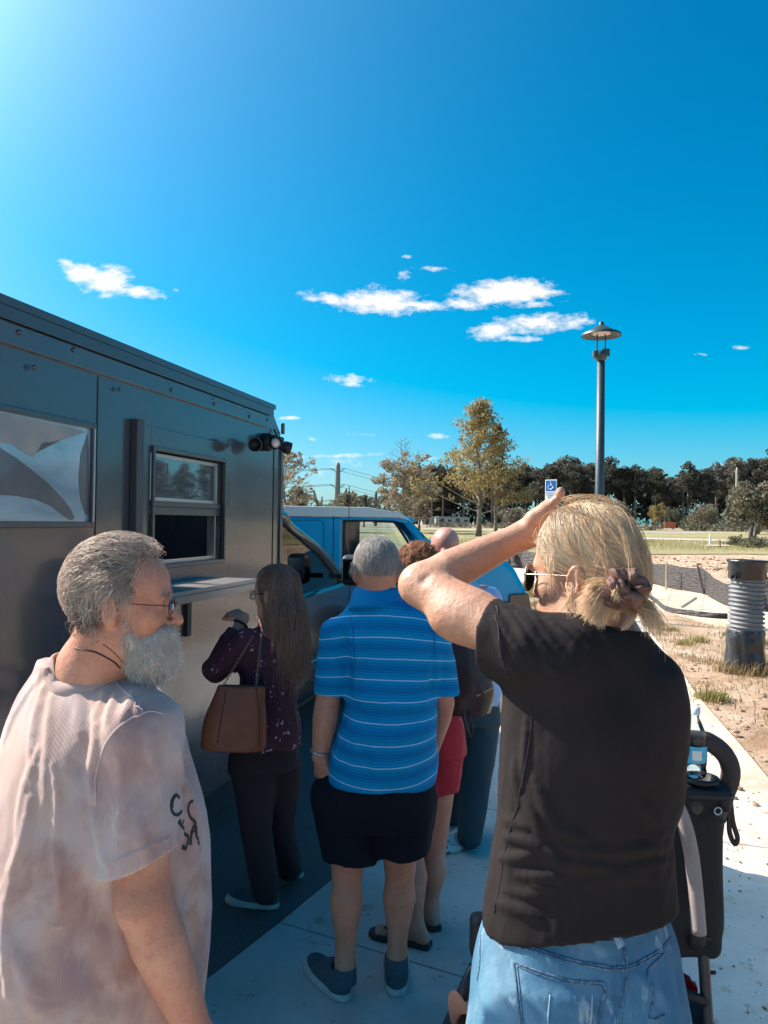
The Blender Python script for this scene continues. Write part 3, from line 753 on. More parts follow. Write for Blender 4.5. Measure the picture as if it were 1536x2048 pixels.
for i, (px, w) in enumerate([(1290, 2.4), (1310, 3), (1382, 3.4), (1400, 3), (1425, 3.2), (1445, 2.6), (1468, 3.2), (1492, 3.4), (1520, 3.2), (880, 3), (905, 3), (940, 3), (985, 3), (1010, 3), (1036, 3)]):
    bush(px, 1050+(i % 3), 1060, 108, w, 60+i, 'low brown shrub in the brush line along the far side of the field', M_OLIVE, 'shrub', 380, False, 'brush line along the field')
for i, (px, Y) in enumerate([(1492, 52), (1506, 50), (1520, 53), (1470, 54), (1535, 51)]):
    bush(px, 1078+i % 2*2, 1092, Y, 1.3, 90+i, 'low dry bush on the near side of the field by the two dark posts', M_OLIVE, 'shrub', 380, False, 'dry bushes by the posts')
# two short posts
for i, (px, yt, yb, lab) in enumerate([(1501, 1055, 1086, 'thicker dark timber post at the field edge'), (1509, 1052, 1088, 'thinner leaning timber post beside the thicker dark post')]):
    a = land(px, yb); h_ = P(px, yt, a.y).z-a.z
    o = MB().lathe([(0.16-.05*i, 0), (0.15-.05*i, h_*0.97), (0.10-.03*i, h_)], (0, 0, 0), 10).build('timber_post', mat('old_timber', (0.08, 0.07, 0.06), 0.9, bump=0.01, scale=6), None, smooth=True)
    o.location = a; o.rotation_euler = (0, R(2+3*i), 0); tag(o, lab, 'post')
# orange crate / sign on the far side
a = tpos(1340, 1062, 112); ob = empty('barrier_sign', a, 0, 'small orange barrier board at the far side of the field', 'barrier')
MO = mat('orange_board', (0.75, 0.17, 0.06), 0.6); MB().box((-.85, -.04, 0.35), (.85, .04, 1.25)).build('board', MO, ob)
for s in (-.6, .6): MB().box((s-.04, -.05, 0), (s+.04, .05, 0.36)).build('leg', mat('grey_leg', (.3, .3, .3), .6), ob)
# low white buildings behind the trees
M_WHITE = mat('white_wall', (0.50, 0.46, 0.42), 0.8, var=(0.42, 0.39, 0.36), scale=0.5); M_DARKWIN = mat('dark_window', (0.03, 0.04, 0.05), 0.15)
for i, (px, w, Y) in enumerate([(905, 9, 205), (866, 6, 210)]):
    a = tpos(px, 1050, Y); bl = empty('low_building', a, 0, ['long low white building seen through the foot of the golden tree', 'low white building behind the van and the faded tree', 'small white building at the right foot of the golden tree'][i], 'building')
    MB().box((-w/2, 0, 0), (w/2, 8, 1.9)).build('wall', M_WHITE, bl)
    MB().prism([(-w/2-.3, 1.903), (w/2+.3, 1.903), (w/2-.8, 2.3), (-w/2+.8, 2.3)], 1, -.3, 8.3).build('roof', mat('grey_roof', (.30, .29, .28), .8), bl)
    for k in range(int(w/2.2)): MB().box((-w/2+1+k*2.2, -.03, .9), (-w/2+2+k*2.2, -.004, 1.5)).build('window', M_DARKWIN, bl)
    for k in (0.15, 0.6): MB().box((-w/2+k*w, -.04, 0.002), (-w/2+k*w+.95, -.006, 1.75)).build('door', M_DARKWIN, bl)
# ------------------------------------------------------------------ poles and wires
M_POLE = mat('pale_pole', (0.42, 0.37, 0.31), 0.85, var=(0.34, 0.30, 0.26), scale=1, stretch=(4, 4, .4)); M_GREYPOLE = mat('grey_pole', (0.20, 0.20, 0.20), 0.8)
M_WIRE = mat('wire', (0.06, 0.06, 0.06), 0.6)
def pole(px, ytop, Y, r0, label, m, lean=0, name='utility_pole', r1=None):
    a = tpos(px, 1050, Y); h_ = P(px, ytop, Y).z-a.z; root = empty(name, a, 0, label, 'pole')
    root.rotation_euler = (0, R(lean), 0)
    MB().lathe([(r0, 0), ((r1 or r0*0.7), h_-.4), ((r1 or r0*0.7)*0.55, h_)], (0, 0, 0), 10).build('shaft', m, root, smooth=True)
    return root, h_
p1, h1 = pole(674, 925, 95, 0.42, 'tall concrete power pole carrying six wires beyond the blue van', M_GREYPOLE, 0)
for i, dz in enumerate((1.9, 5.1, 8.2)):
    dz *= 0.62*1.0
    for s in (-1, 1):
        MB().tube([(0.2*s, 0, h1-dz), (0.9*s, 0, h1-dz+.45)], 0.05, 6).build('insulator_arm', M_GREYPOLE, p1)
M_W = M_WIRE
wires = empty('power_lines', (0, 0, 0), 0, 'thin power lines strung from the tall concrete pole across the sky', 'power line')
for dz in (1.9*.62, 5.1*.62, 8.2*.62):
    for s in (-1, 1):
        z0 = p1.location.z+h1-dz+.45; x0 = p1.location.x+0.9*s
        for xe, ze, ye in ((-95, z0+1.5, 92), (75, z0-8, 190)):
            a = Vector((x0, 95, z0)); e = Vector((xe, ye, ze)); pts = [a.lerp(e, t_/14)-Vector((0, 0, 2.2*4*(t_/14)*(1-t_/14))) for t_ in range(15)]
            MB().tube(pts, 0.022, 4).build('wire', M_W, wires)
pole(1473, 935, 112, 0.24, 'tall pale wooden utility pole before the forest', M_POLE)
pole(990, 948, 150, 0.20, 'thin pale pole rising behind the golden tree', M_POLE)
pole(691, 977, 120, 0.28, 'short dark pole next to the young pine behind the van', M_WIRE, name='short_pole', r1=.2)
pole(751, 982, 120, 0.26, 'short dark pole left of the half bare tree', M_WIRE, name='short_pole', r1=.2)
pole(643, 992, 150, 0.24, 'very small distant pole left of the tall power pole', M_GREYPOLE, name='short_pole')
cr_, ch = pole(634, 980, 130, 0.30, 'leaning mast with a lamp head left of the tall power pole', M_GREYPOLE, -16, 'leaning_mast'); cr_.location.x += 1.0
MB().box((-.9, -.1, ch-.1), (0.2, .1, ch+.15)).build('lamp_head', M_GREYPOLE, cr_)

# ------------------------------------------------------------------ lamp post
M_LAMP = mat('dark_green_paint', (0.030, 0.050, 0.055), 0.45, bump=0.002, scale=30, spec=0.6)
a = G(1199, 1236); a.y = 14.2; a = Vector((P(1197, 1200, 14.2).x, 14.2, 0.0))
lp = empty('street_lamp', a, 0, 'dark street lamp with a shallow cone shade above the blonde head', 'street lamp')
Zt = P(1203, 645, 14.2).z; z = lambda py: P(1203, py, 14.2).z
MB().lathe([(.19, 0), (.19, .05), (.12, .30), (.086, .5), (.086, 2.0), (.070, z(716))], (0, 0, 0), 20).build('shaft', M_LAMP, lp, smooth=True)
MB().lathe([(.075, z(722)), (.10, z(718)), (.10, z(706)), (.085, z(703))], (0, 0, 0), 20).build('collar', M_LAMP, lp, smooth=True)
MB().box((-.15, -.06, z(716)), (-.02, .06, z(702))).build('bracket', M_LAMP, lp, bevel=.01)
MB().box((.02, -.06, z(713)), (.15, .06, z(698))).build('bracket', M_LAMP, lp, bevel=.01)
for s in (-1, 1): MB().tube([(.075*s, 0, z(708)), (.075*s, 0, z(668))], .013, 8).build('rod', M_LAMP, lp)
MB().lathe([(.36, z(672)), (.355, z(668)), (.22, z(661)), (.08, z(652)), (.045, z(650)), (.045, z(646)), (.02, z(643)), (.0, z(642)), (.0, z(648)), (.06, z(655)), (.20, z(664)), (.35, z(671.5))], (0, 0, 0), 40, cap=False).build('lamp_shade', M_LAMP, lp, smooth=True)
MB().lathe([(.0, z(662)), (.17, z(664)), (.17, z(668)), (.0, z(669))], (0, 0, 0), 28, cap=False).build('lens', mat('lamp_lens', (0.75, 0.62, 0.55), 0.35), lp, smooth=True)
# ------------------------------------------------------------------ parking sign
def text_mesh(name, body, size, m, parent, M, ext=0.001, align='CENTER', bold=0.0):
    cu_ = bpy.data.curves.new(name, 'FONT'); cu_.body = body; cu_.size = size; cu_.align_x = align; cu_.align_y = 'CENTER'; cu_.extrude = ext; cu_.offset = bold
    cu_.resolution_u = 3
    o = bpy.data.objects.new('tmp', cu_); COL.objects.link(o); dg = bpy.context.evaluated_depsgraph_get(); me = bpy.data.meshes.new_from_object(o.evaluated_get(dg))
    bpy.data.objects.remove(o); me.name = name; me.transform(M); me.materials.clear()
    return link_mesh(name, me, m, parent)
Ys = 19.0; b0 = P(1101, 1045, Ys); zc = P(1103, 982, Ys).z
sg = empty('parking_sign', (b0.x, Ys, Hg(0, Ys)), R(-38), 'blue and white wheelchair parking sign above the raised hand', 'sign')
M_SW = mat('sign_white', (0.80, 0.80, 0.78), 0.4); M_SB = mat('sign_blue', (0.0, 0.13, 0.42), 0.4)
g0 = Hg(0, Ys); MB().box((-.03, .012, 0), (.03, .05, zc+.26-g0)).build('post', mat('galvanised', (.42, .42, .42), .5, .6), sg)
MB().box((-.155, 0, zc-.28-g0), (.155, .008, zc+.28-g0)).build('panel', M_SW, sg, bevel=.003)
MB().box((-.135, -.004, zc+.0-g0), (.135, -.001, zc+.26-g0)).build('blue_field', M_SB, sg)
SM = lambda z_: Matrix.Translation((0, -.006, z_)) @ Matrix.Rotation(math.pi/2, 4, 'X')
wc = MB(); zz = zc+.13-g0
wc.lathe([(.024, -.001), (.024, .002)], (0, 0, 0), 14)
wcV = []
ic = MB()
ic.tube([(0.0, -.006, zz+.065), (0.0, -.006, zz+.01), (.045, -.006, zz+.005), (.06, -.006, zz-.055), (.078, -.006, zz-.05)], .010, 6)
ic.tube([(-.045+.0, -.006, zz+.02)]+[(-.012+.058*math.cos(a_), -.006, zz-.035+.055*math.sin(a_)) for a_ in [R(x) for x in range(130, 361, 23)]], .009, 6)
ic.tube([(0, -.006, zz+.035), (.035, -.006, zz+.035)], .008, 6)
ic.tube([(-.004, -.006, zz+.088), (.004, -.006, zz+.088)], .017, 8)
ic.build('wheelchair_symbol', M_SW, sg, smooth=True)
for i, tx in enumerate(['PARKING BY', 'DISABLED', 'PERMIT', 'ONLY']):
    text_mesh('lettering', tx, .052, M_SB, sg, SM(zc-.05-g0-i*.058), .0008)
# small white marker post
a = land(1052, 1116); o = MB().box((-.05, -.05, 0), (.05, .05, .62)).build('marker_post', M_SW, None, bevel=.01); o.location = a; tag(o, 'short white marker post beyond the raised forearm', 'post')
for i, (px, yb, h_, lab) in enumerate([(1420, 1092, .75, 'small white utility stub standing in the grass field'), (1440, 1096, .5, 'tiny dark stake beside the pale slab in the field')]):
    a = land(px, yb); o = MB().lathe([(.07-.03*i, 0), (.07-.03*i, h_*.95), (.05-.03*i, h_)], (0, 0, 0), 8).build('marker_stub', M_SW if i == 0 else M_WIRE, None); o.location = a; tag(o, lab, 'post')
sheet('field_slab', [tuple(land(1410, 1094))[:2], tuple(land(1462, 1094))[:2], tuple(land(1455, 1091))[:2], tuple(land(1415, 1091))[:2]][::-1], M_CONC, off=.06)
sheet('field_path', [tuple(land(x_, y_))[:2] for x_, y_ in ((1265, 1079), (1536, 1086), (1700, 1090), (1700, 1087), (1536, 1082), (1265, 1076))], mat('pale_path', (0.50, 0.44, 0.36), 0.9), off=.05)
# ------------------------------------------------------------------ silt fence
m = base_mat('silt_fabric', 0.55); t = NT(m)
w1 = t.noise(t.map(t.obj, sc=(1, 1, 6)), 6, 4); c = t.ramp(w1, [(0.35, (0.035, 0.028, 0.026)), (0.65, (0.085, 0.068, 0.06))])
t.link(c, t.b.inputs['Base Color']); t.link(t.bump(t.noise(t.map(t.obj, sc=(1, 1, 5)), 5, 3), 0.16), t.b.inputs['Normal']); M_SILT = m
FP = [(930, 1122, 1092), (1000, 1133, 1098), (1050, 1137, 1101), (1100, 1143, 1108), (1200, 1152, 1116), (1290, 1163, 1125), (1331, 1176, 1127), (1404, 1189, 1136), (1424, 1199, 1152), (1455, 1214, 1168), (1500, 1222, 1160), (1560, 1228, 1152), (1700, 1240, 1160)]
base_pts = []; top_h = []
for px, yb, yt in FP: a = land(px, yb); base_pts.append(a); top_h.append(P(px, yt, a.y).z-a.z)
sf = empty('silt_fence', base_pts[5], 0, 'sagging black silt fence along the far walk beyond the blonde head', 'fence')
bp_ = smooth_path(base_pts, 8); hh = np.interp(np.linspace(0, 1, len(bp_)), np.linspace(0, 1, len(top_h)), top_h); V = []; F = []; K = 7; rr = random.Random(4)
for i, p in enumerate(bp_):
    for k in range(K):
        u = k/(K-1); sag = 0.05*math.sin(i*0.9)*u+0.06*math.sin(i*1.7+k)*math.sin(math.pi*u)
        V.append((p.x-base_pts[5].x, p.y-base_pts[5].y+sag, p.z+hh[i]*u*(1-0.05*abs(math.sin(i*math.pi/8)))-base_pts[5].z))
for i in range(len(bp_)-1):
    for k in range(K-1): F.append((i*K+k, (i+1)*K+k, (i+1)*K+k+1, i*K+k+1))
fo = raw('fabric', V, F, M_SILT, sf, smooth=True); so = fo.modifiers.new('s', 'SOLIDIFY'); so.thickness = .006
M_STAKE = mat('pine_stake', (0.50, 0.36, 0.22), 0.8, var=(0.38, 0.26, 0.16), scale=5)
for i, (px, yb, yt, pxt) in enumerate([(1331, 1180, 1125, 1333), (1408, 1190, 1133, 1396), (1003, 1134, 1095, 1003), (1475, 1222, 1160, 1475)]):
    a = land(px, yb); a.y -= .04; b_ = P(pxt, yt, a.y); d_ = b_-a; s = .022
    MB().tube([a-base_pts[5]-Vector((0, 0, .05)), b_-base_pts[5]], s*1.3, 4).build('stake', M_STAKE if i != 1 else M_WIRE, sf)
a = land(1364, 1222); b_ = P(1392, 1196, a.y+.3); o = MB().tube([(0, 0, .08), (b_.x-a.x, b_.y-a.y, b_.z-a.z)], .03, 6).build('fallen_stake', mat('grey_stick', (.3, .28, .26), .9), None); o.location = a; tag(o, 'fallen grey stick leaning on the pale walk before the fence', 'stick')
pts = [land(*q)+Vector((0, 0, .07)) for q in ((1290, 1192), (1312, 1208), (1332, 1224), (1370, 1232), (1420, 1238), (1455, 1240))]
o = MB().tube(smooth_path([p-pts[0] for p in pts], 5), .055, 8, flat=.5).build('fallen_fabric', M_SILT, None, smooth=True); o.location = pts[0]; tag(o, 'rolled strip of fallen black fence fabric lying along the walk', 'fabric')
# ------------------------------------------------------------------ corrugated drain pipe
pb = G(1487, 1342); Yp = pb.y; zp = lambda py: P(1490, py, Yp).z
pp = empty('drain_pipe', (P(1490, 1340, Yp).x, Yp, 0), 0, 'upright grey corrugated pipe wrapped in black plastic at top and foot', 'pipe'); pp.rotation_euler = (0, R(1.0), 0)
prof = []; z0, z1_ = zp(1272), zp(1142); nr = 15
for i in range(nr*8+1):
    u = i/8.0; prof.append((0.192+0.017*max(-.6, math.sin(u*2*math.pi))**1.0, z0+(z1_-z0)*i/(nr*8)))
m = base_mat('grey_pipe', 0.5); t = NT(m); c = t.ramp(t.noise(t.map(t.obj, sc=(2, 2, 5)), 2, 5), [(.35, (.15, .15, .155)), (.65, (.24, .24, .24))]); t.link(c, t.b.inputs['Base Color'])
MB().lathe(prof, (0, 0, 0), 48).build('corrugated_wall', m, pp, smooth=True)
M_BLKP = mat('black_plastic', (0.018, 0.018, 0.020), 0.35, bump=0.02, bscale=9, scale=3, spec=0.6)
MB().lathe([(.205, z1_-.10), (.222, z1_-.09), (.215, z1_-.01), (.228, z1_), (.222, z1_+.09), (.236, z1_+.11), (.236, z1_+.135), (.20, z1_+.137), (.19, z1_-.02)], (0, 0, 0), 48).build('plastic_collar', M_BLKP, pp, smooth=True)
for a_ in (200, 215, 330, 20): MB().tube([(.225*math.cos(R(a_)), .225*math.sin(R(a_)), z1_-.06), (.26*math.cos(R(a_)), .26*math.sin(R(a_)), z1_-.09), (.25*math.cos(R(a_+8)), .25*math.sin(R(a_+8)), z1_-.15)], [.022, .018, .006], 6, flat=.3).build('torn_flap', M_BLKP, pp, smooth=True)
V = []; F = []; n = 64; zs = [-.03, .03, .12, .22, z0-.12, z0-.06, z0-.02, z0+.05, z0+.08]; rs_ = [.27, .245, .228, .218, .212, .225, .212, .216, .205]
for z_, r_0 in zip(zs, rs_):
    for k in range(n):
        a_ = 2*math.pi*k/n; rr_ = r_0*(1+0.035*math.sin(a_*7+z_*6)*(1 if z_ < z0-.1 else .3)+0.02*math.sin(a_*13+z_*9)); V.append((rr_*math.cos(a_), rr_*math.sin(a_), z_))
for i in range(len(zs)-1):
    for k in range(n): F.append((i*n+k, i*n+(k+1) % n, (i+1)*n+(k+1) % n, (i+1)*n+k))
raw('plastic_skirt', V, F, M_BLKP, pp, smooth=True)
# ------------------------------------------------------------------ weeds, clods, litter
def blades(name, spots, n, h, m, seed, spread=.12, kind='stuff'):
    r = np.random.default_rng(seed); sp = np.array(spots, np.float32); i = r.integers(0, len(sp), n)
    p = sp[i].copy(); off_ = r.normal(0, spread, (n, 2)); p[:, :2] += off_; a = r.random(n)*6.28; H = h*(0.35+r.random(n)); lean = r.random(n)*0.9
    dx = np.cos(a)*lean*H; dy = np.sin(a)*lean*H; w = 0.0035+0.002*r.random(n); wx = -np.sin(a)*w; wy = np.cos(a)*w
    V = np.stack([p+np.stack([wx, wy, 0*a], 1), p-np.stack([wx, wy, 0*a], 1), p+np.stack([dx*.4-wx*.7, dy*.4-wy*.7, H*.6], 1), p+np.stack([dx*.4+wx*.7, dy*.4+wy*.7, H*.6], 1), p+np.stack([dx-wx*.1, dy-wy*.1, H*.95], 1), p+np.stack([dx+wx*.1, dy+wy*.1, H*.95], 1)], 1).reshape(-1, 3)
    b = np.arange(n)[:, None]*6; Q = np.concatenate([b+np.array([[0, 1, 2, 3]]), b+np.array([[3, 2, 4, 5]])])
    return tag(link_mesh(name, np_mesh(name, V, Q), m), kind=kind)
M_DRYG = leaf_mat('dry_blades', [(0.26, 0.17, 0.08), (0.36, 0.26, 0.13), (0.42, 0.33, 0.18)], 3, False); M_GRNG = leaf_mat('green_blades', [(0.20, 0.18, 0.05), (0.30, 0.26, 0.09), (0.38, 0.32, 0.13)], 3, False)
rr = np.random.default_rng(8)
def scatter(n, poly_px, seed, clump=0):
    """random land points inside a photo-pixel quad"""
    q = [land(*c_) for c_ in poly_px]; out = []; r2 = random.Random(seed)
    for _ in range(n):
        u, v = r2.random(), r2.random(); a = q[0].lerp(q[1], u); b = q[3].lerp(q[2], u); p = a.lerp(b, v); out.append((p.x, p.y, Hg(p.x, p.y)-.01))
    return out
dirt = [(1300, 1245), (1600, 1260), (1760, 1520), (1400, 1400)]
blades('dry_grass_tufts', scatter(60, dirt, 1), 3200, .06, M_DRYG, 1, .16)
blades('green_grass_tufts', [tuple(land(1424, 1398))]*3+[tuple(land(1370, 1290)), tuple(land(1395, 1283)), tuple(land(1340, 1262)), tuple(land(1460, 1272)), tuple(land(1520, 1290))], 1500, .08, M_GRNG, 2, .08)
blades('pipe_foot_weeds', [tuple(pp.location+Vector((.3*math.cos(R(a_)), .3*math.sin(R(a_)), 0))) for a_ in range(180, 361, 15)], 500, .15, M_DRYG, 3, .07)
blades('verge_grass', scatter(220, [(1030, 1166), (1130, 1176), (1110, 1196), (1030, 1196)], 3), 7000, .07, M_GRNG, 4, .15)
blades('weed_clump', [tuple(land(1078, 1218)), tuple(land(1070, 1214)), tuple(land(1088, 1216))], 900, .16, M_DRYG, 5, .10)
blades('sand_weeds', scatter(90, [(880, 1105), (1700, 1112), (1800, 1160), (1290, 1160)], 6), 1800, .12, M_DRYG, 6, .3)
blades('meadow_grass', scatter(420, [(840, 1080), (1700, 1084), (1800, 1104), (840, 1100)], 7), 16000, .30, M_GRNG, 7, .9)
# clods, stones, bark bits
bm = bmesh.new(); bmesh.ops.create_icosphere(bm, subdivisions=1, radius=1); ico = [v.co.copy() for v in bm.verts]; icf = [[v.index for v in f.verts] for f in bm.faces]; bm.free()
def clods(name, spots, smin_, smax_, m, seed):
    r2 = random.Random(seed); mb = MB()
    for (x, y, z_) in spots:
        s = smin_+(smax_-smin_)*r2.random()**3; M = Matrix.Rotation(r2.random()*6, 3, 'Z'); sc = Vector((r2.uniform(.7, 1.6), r2.uniform(.6, 1.1), r2.uniform(.35, .7)))
        mb.add([Vector((x, y, z_+s*.25))+M @ Vector((v.x*sc.x*s*r2.uniform(.75, 1.2), v.y*sc.y*s*r2.uniform(.75, 1.2), v.z*sc.z*s)) for v in ico], icf)
    return tag(mb.build(name, m, None), kind='stuff')
M_CLOD = mat('clod', (0.20, 0.11, 0.07), 0.95, var=(0.42, 0.28, 0.19), scale=30)
clods('dirt_clods', scatter(700, [(1330, 1250), (1640, 1290), (1900, 1800), (1440, 1700)], 11), .006, .035, M_CLOD, 5)
clods('walk_debris', [(x_, y_, .008) for x_, y_, _ in scatter(420, [(1400, 1560), (1700, 1560), (1900, 2100), (1380, 2100)], 12)], .002, .008, M_CLOD, 6)
clods('sand_clods', scatter(500, [(900, 1106), (1800, 1120), (1800, 1150), (1290, 1140)], 13), .03, .12, M_CLOD, 7)
for i, (px, py, s, lab) in enumerate([(1480, 1582, .020, 'larger of two small stones on the sand by the stroller handle'), (1470, 1600, .017, 'smaller of two small stones on the sand by the stroller handle'), (1318, 1252, .09, 'dark clod of roots on the dirt right of the hair bun')]):
    a = G(px, py); rr2 = random.Random(i); o = raw('stone' if i < 2 else 'root_clod', [(v.x*s*rr2.uniform(.8, 1.3), v.y*s, v.z*s*.7+s*.5) for v in ico], icf, M_CLOD, None, smooth=True); o.location = (a.x, a.y, .0 if i == 2 else .005); tag(o, lab, 'stone' if i < 2 else 'clod')
# ------------------------------------------------------------------ food truck
T_ANG = R(-13.4); T_LOC = Vector((-.667, 4.98, 0))
TM = Matrix.Translation(T_LOC) @ Matrix.Rotation(T_ANG, 4, 'Z'); TI = TM.inverted()
def wp(px, py, off=0.0):
    """(y, z) on the truck's long side (local x = off) seen at a photo pixel"""
    o = TI @ Vector((0, 0, CAM_H)); d = TI.to_3x3() @ ray(px, py); t = (off-o.x)/d.x; q = o+d*t
    return (q.y, q.z)
truck = empty('food_truck', T_LOC, T_ANG, 'dark glossy food truck with a serving window and fold-out shelf', 'food truck')
m = base_mat('truck_paint', 0.16, spec=0.55); t = NT(m)
n_ = t.noise(t.obj, 1.2, 6, 0.6); c = t.ramp(n_, [(0.35, (0.062, 0.066, 0.076)), (0.65, (0.082, 0.084, 0.092))])
t.link(c, t.b.inputs['Base Color']); t.b.inputs['Coat Weight'].default_value = 0.55; t.b.inputs['Coat Roughness'].default_value = 0.09; t.b.inputs['Coat IOR'].default_value = 1.5
t.link(t.ramp(t.noise(t.obj, 2.5, 6), [(0.3, (.16, .16, .16)), (0.7, (.32, .32, .32))]), t.b.inputs['Roughness'])
t.link(t.bump(t.noise(t.map(t.obj, sc=(1, 1, .6)), 2.2, 3, 0.5), 0.006), t.b.inputs['Normal'])
t.link(t.bump(t.noise(t.map(t.obj, sc=(1, 1, .6)), 1.7, 2, 0.5), 0.004), t.b.inputs['Coat Normal'])
M_TRUCK = m
M_TRIM = mat('dark_trim', (0.045, 0.050, 0.056), 0.35, spec=0.7, coat=.3); M_BLACK = mat('black_rubber', (0.012, 0.012, 0.013), 0.6)
M_ALU = mat('aluminium', (0.50, 0.47, 0.45), 0.35, 0.9, bump=.0005, bscale=60); M_STEEL = mat('shelf_steel', (0.40, 0.37, 0.35), 0.42, 0.7)
M_CHROME = mat('chrome', (0.75, 0.75, 0.75), 0.06, 1.0)
ytop0, ztop = wp(545, 820); _, zseam = wp(537, 857); zroof = 0.5*(ztop+wp(100, 648)[1])
L, W, ZB = 2.85, 2.15, 0.42
YF = 0.0; ych = wp(543, 822)[0]; zch = wp(562, 868)[1]
# outer shell: profile with a cut-off front top corner, hollow so that the window looks inside
wy0, wz1 = wp(299, 900); wy1, _ = wp(440, 925); wz0 = wp(330, 1128)[1]; wzm = wp(370, 1010)[1]
ly1, lz1 = wp(178, 858); _, lz0 = wp(100, 1043)
sid = MB(); x0, x1 = -0.05, 0.0
def side_panel(y0, y1, z0, z1): sid.box((x0, y0, z0), (x1, y1, z1))
yw0, yw1, zw0, zw1 = wy0, wy1, wz0, wz1
side_panel(-L, yw0, ZB, zroof); side_panel(yw1, -.03, ZB, zch); side_panel(yw0, yw1, ZB, zw0); side_panel(yw0, yw1, zw1, zroof)
sid.prism([(yw1, zch), (-.03, zch), (ych, zroof), (yw1, zroof)], 0, x0, x1)
sid.build('side_wall', M_TRUCK, truck)
MB().box((-W, -L, ZB), (-W+.05, -.03, zroof)).build('far_wall', M_TRUCK, truck)
MB().box((-W, -L, ZB), (-.0505, -L+.05, zroof)).build('rear_wall', M_TRUCK, truck)
MB().prism([(-.05, ZB), (0, ZB), (0, zch), (ych+.03, zroof), (ych-.02, zroof), (-.05, zch-.02)], 0, -W, -.0505).build('front_wall', M_TRUCK, truck)
hA, hB, hC, hD = -1.75, -.45, -1.9, -.7  # edges of an unseen roof opening, added to let sun brighten the kitchen
b = MB(); z0_, z1_r = zroof+.001, zroof+.03; b.box((-W-.02, -L-.02, z0_), (hA, ych+.02, z1_r)); b.box((hB, -L-.02, z0_), (.022, ych+.02, z1_r)); b.box((hA+.0002, -L-.02, z0_), (hB-.0002, hC, z1_r)); b.box((hA+.0002, hD, z0_), (hB-.0002, ych+.02, z1_r)); b.build('roof', M_TRIM, truck)
MB().box((-W+.05, -L+.05, ZB), (-.0505, -.05, ZB+.05)).build('floor', M_ALU, truck)
MB().box((.0145, -L-.01, zroof-.045), (.020, ych-.01, zroof-.001)).build('roof_rail', M_TRIM, truck)
# proud fascia below the roof, with its stepped end and rivets
ye = wp(537, 850)[0]; MB().box((.001, -L, zseam), (.014, ye, zroof-.05)).build('fascia', M_TRUCK, truck, bevel=.003)
yl0, zl = wp(420, 795); yl1, _ = wp(522, 830)
MB().box((.015, yl0, zl-.012), (.019, yl1, zl-.002)).build('fascia_strip', M_TRUCK, truck)
for px, py in ((232, 779), (337, 780), (423, 808), (494, 833), (60, 735), (530, 840), (140, 700), (30, 665)):
    y, z = wp(px, py); MB().lathe([(.010, 0), (.010, .003), (.004, .007)], (0, 0, 0), 12).build('rivet', M_TRIM, truck, smooth=True).matrix_local = Matrix.Translation((.0145, y, z)) @ Matrix.Rotation(math.pi/2, 4, 'Y')
for px, py in ((537, 848), (440, 990), (455, 1100), (512, 900)):
    y, z = wp(px, py); MB().lathe([(.008, 0), (.008, .003), (.003, .005)], (0, 0, 0), 10).build('rivet', M_TRIM, truck, smooth=True).matrix_local = Matrix.Translation((.0, y, z)) @ Matrix.Rotation(math.pi/2, 4, 'Y')
# corner post trim
MB().box((.001, -.035, ZB), (.012, .004, zch-.02)).build('corner_trim', M_TRIM, truck, bevel=.003)
yj = wp(548, 900)[0]; MB().box((.001, yj-.006, ZB+.05), (.004, yj, zch-.1)).build('panel_seam', M_BLACK, truck)
MB().box((.001, -.03, zch-.0), (.02, -.0, zch+.07)).build('corner_bracket', M_TRIM, truck, bevel=.004)
# vertical awning channel
cy0, cz1 = wp(261, 837); cy1, _ = wp(275, 842); MB().box((.001, cy0, wp(270, 1160)[1]), (.035, cy1, cz1)).build('awning_channel', mat('channel_black', (0.05, .05, .055), .4), truck, bevel=.004)
# serving window
def ring(name, y0, y1, z0, z1, w, xa, xb, m, parent, bevel=.003):
    b = MB(); b.box((xa, y0-w, z0-w), (xb, y0, z1+w)); b.box((xa, y1, z0-w), (xb, y1+w, z1+w)); b.box((xa, y0+.0005, z1), (xb, y1-.0005, z1+w)); b.box((xa, y0+.0005, z0-w), (xb, y1-.0005, z0))
    return b.build(name, m, parent, bevel=bevel)
win = MB().box((-.055, yw0+.002, wzm-.012), (.012, yw1-.002, wzm+.012)).build('serving_window', M_TRIM, truck)
ring('outer_frame', yw0-.018, yw1+.018, zw0-.018, zw1+.018, .085, .001, .018, M_TRUCK, win)
ring('inner_frame', yw0+.0, yw1-.0, zw0, zw1, .018, .0185, .034, M_TRIM, win)
m = base_mat('window_glass', 0.03, spec=0.9); t = NT(m); t.b.inputs['Base Color'].default_value = (.10, .12, .14, 1); t.b.inputs['Coat Weight'].default_value = 1
t.b.inputs['Coat IOR'].default_value = 1.9; t.b.inputs['Alpha'].default_value = 0.9; M_WGL = m
MB().box((-.018, yw0+.03, wzm+.03), (-.012, yw1-.03, zw1-.025)).build('upper_pane', M_WGL, win)
ring('sash', yw0+.03, yw1-.03, wzm+.03, zw1-.025, .018, -.03, -.004, M_ALU, win, .002)
b = MB(); b.box((-.05, yw1-.035, zw0), (-.006, yw1-.022, wzm-.013)); b.box((-.05, yw0+.0, zw0+.0), (-.006, yw1-.036, zw0+.014)); b.build('lower_track', M_ALU, win, bevel=.002)
MB().box((-.06, yw0+.002, wzm-.05), (.006, yw1-.002, wzm-.0125)).build('sill_bar', M_TRIM, win, bevel=.003)
MB().box((-.012, yw0+.18, zw1-.10), (-.0115, yw0+.185, zw1-.045)).build('crack', M_BLACK, win)
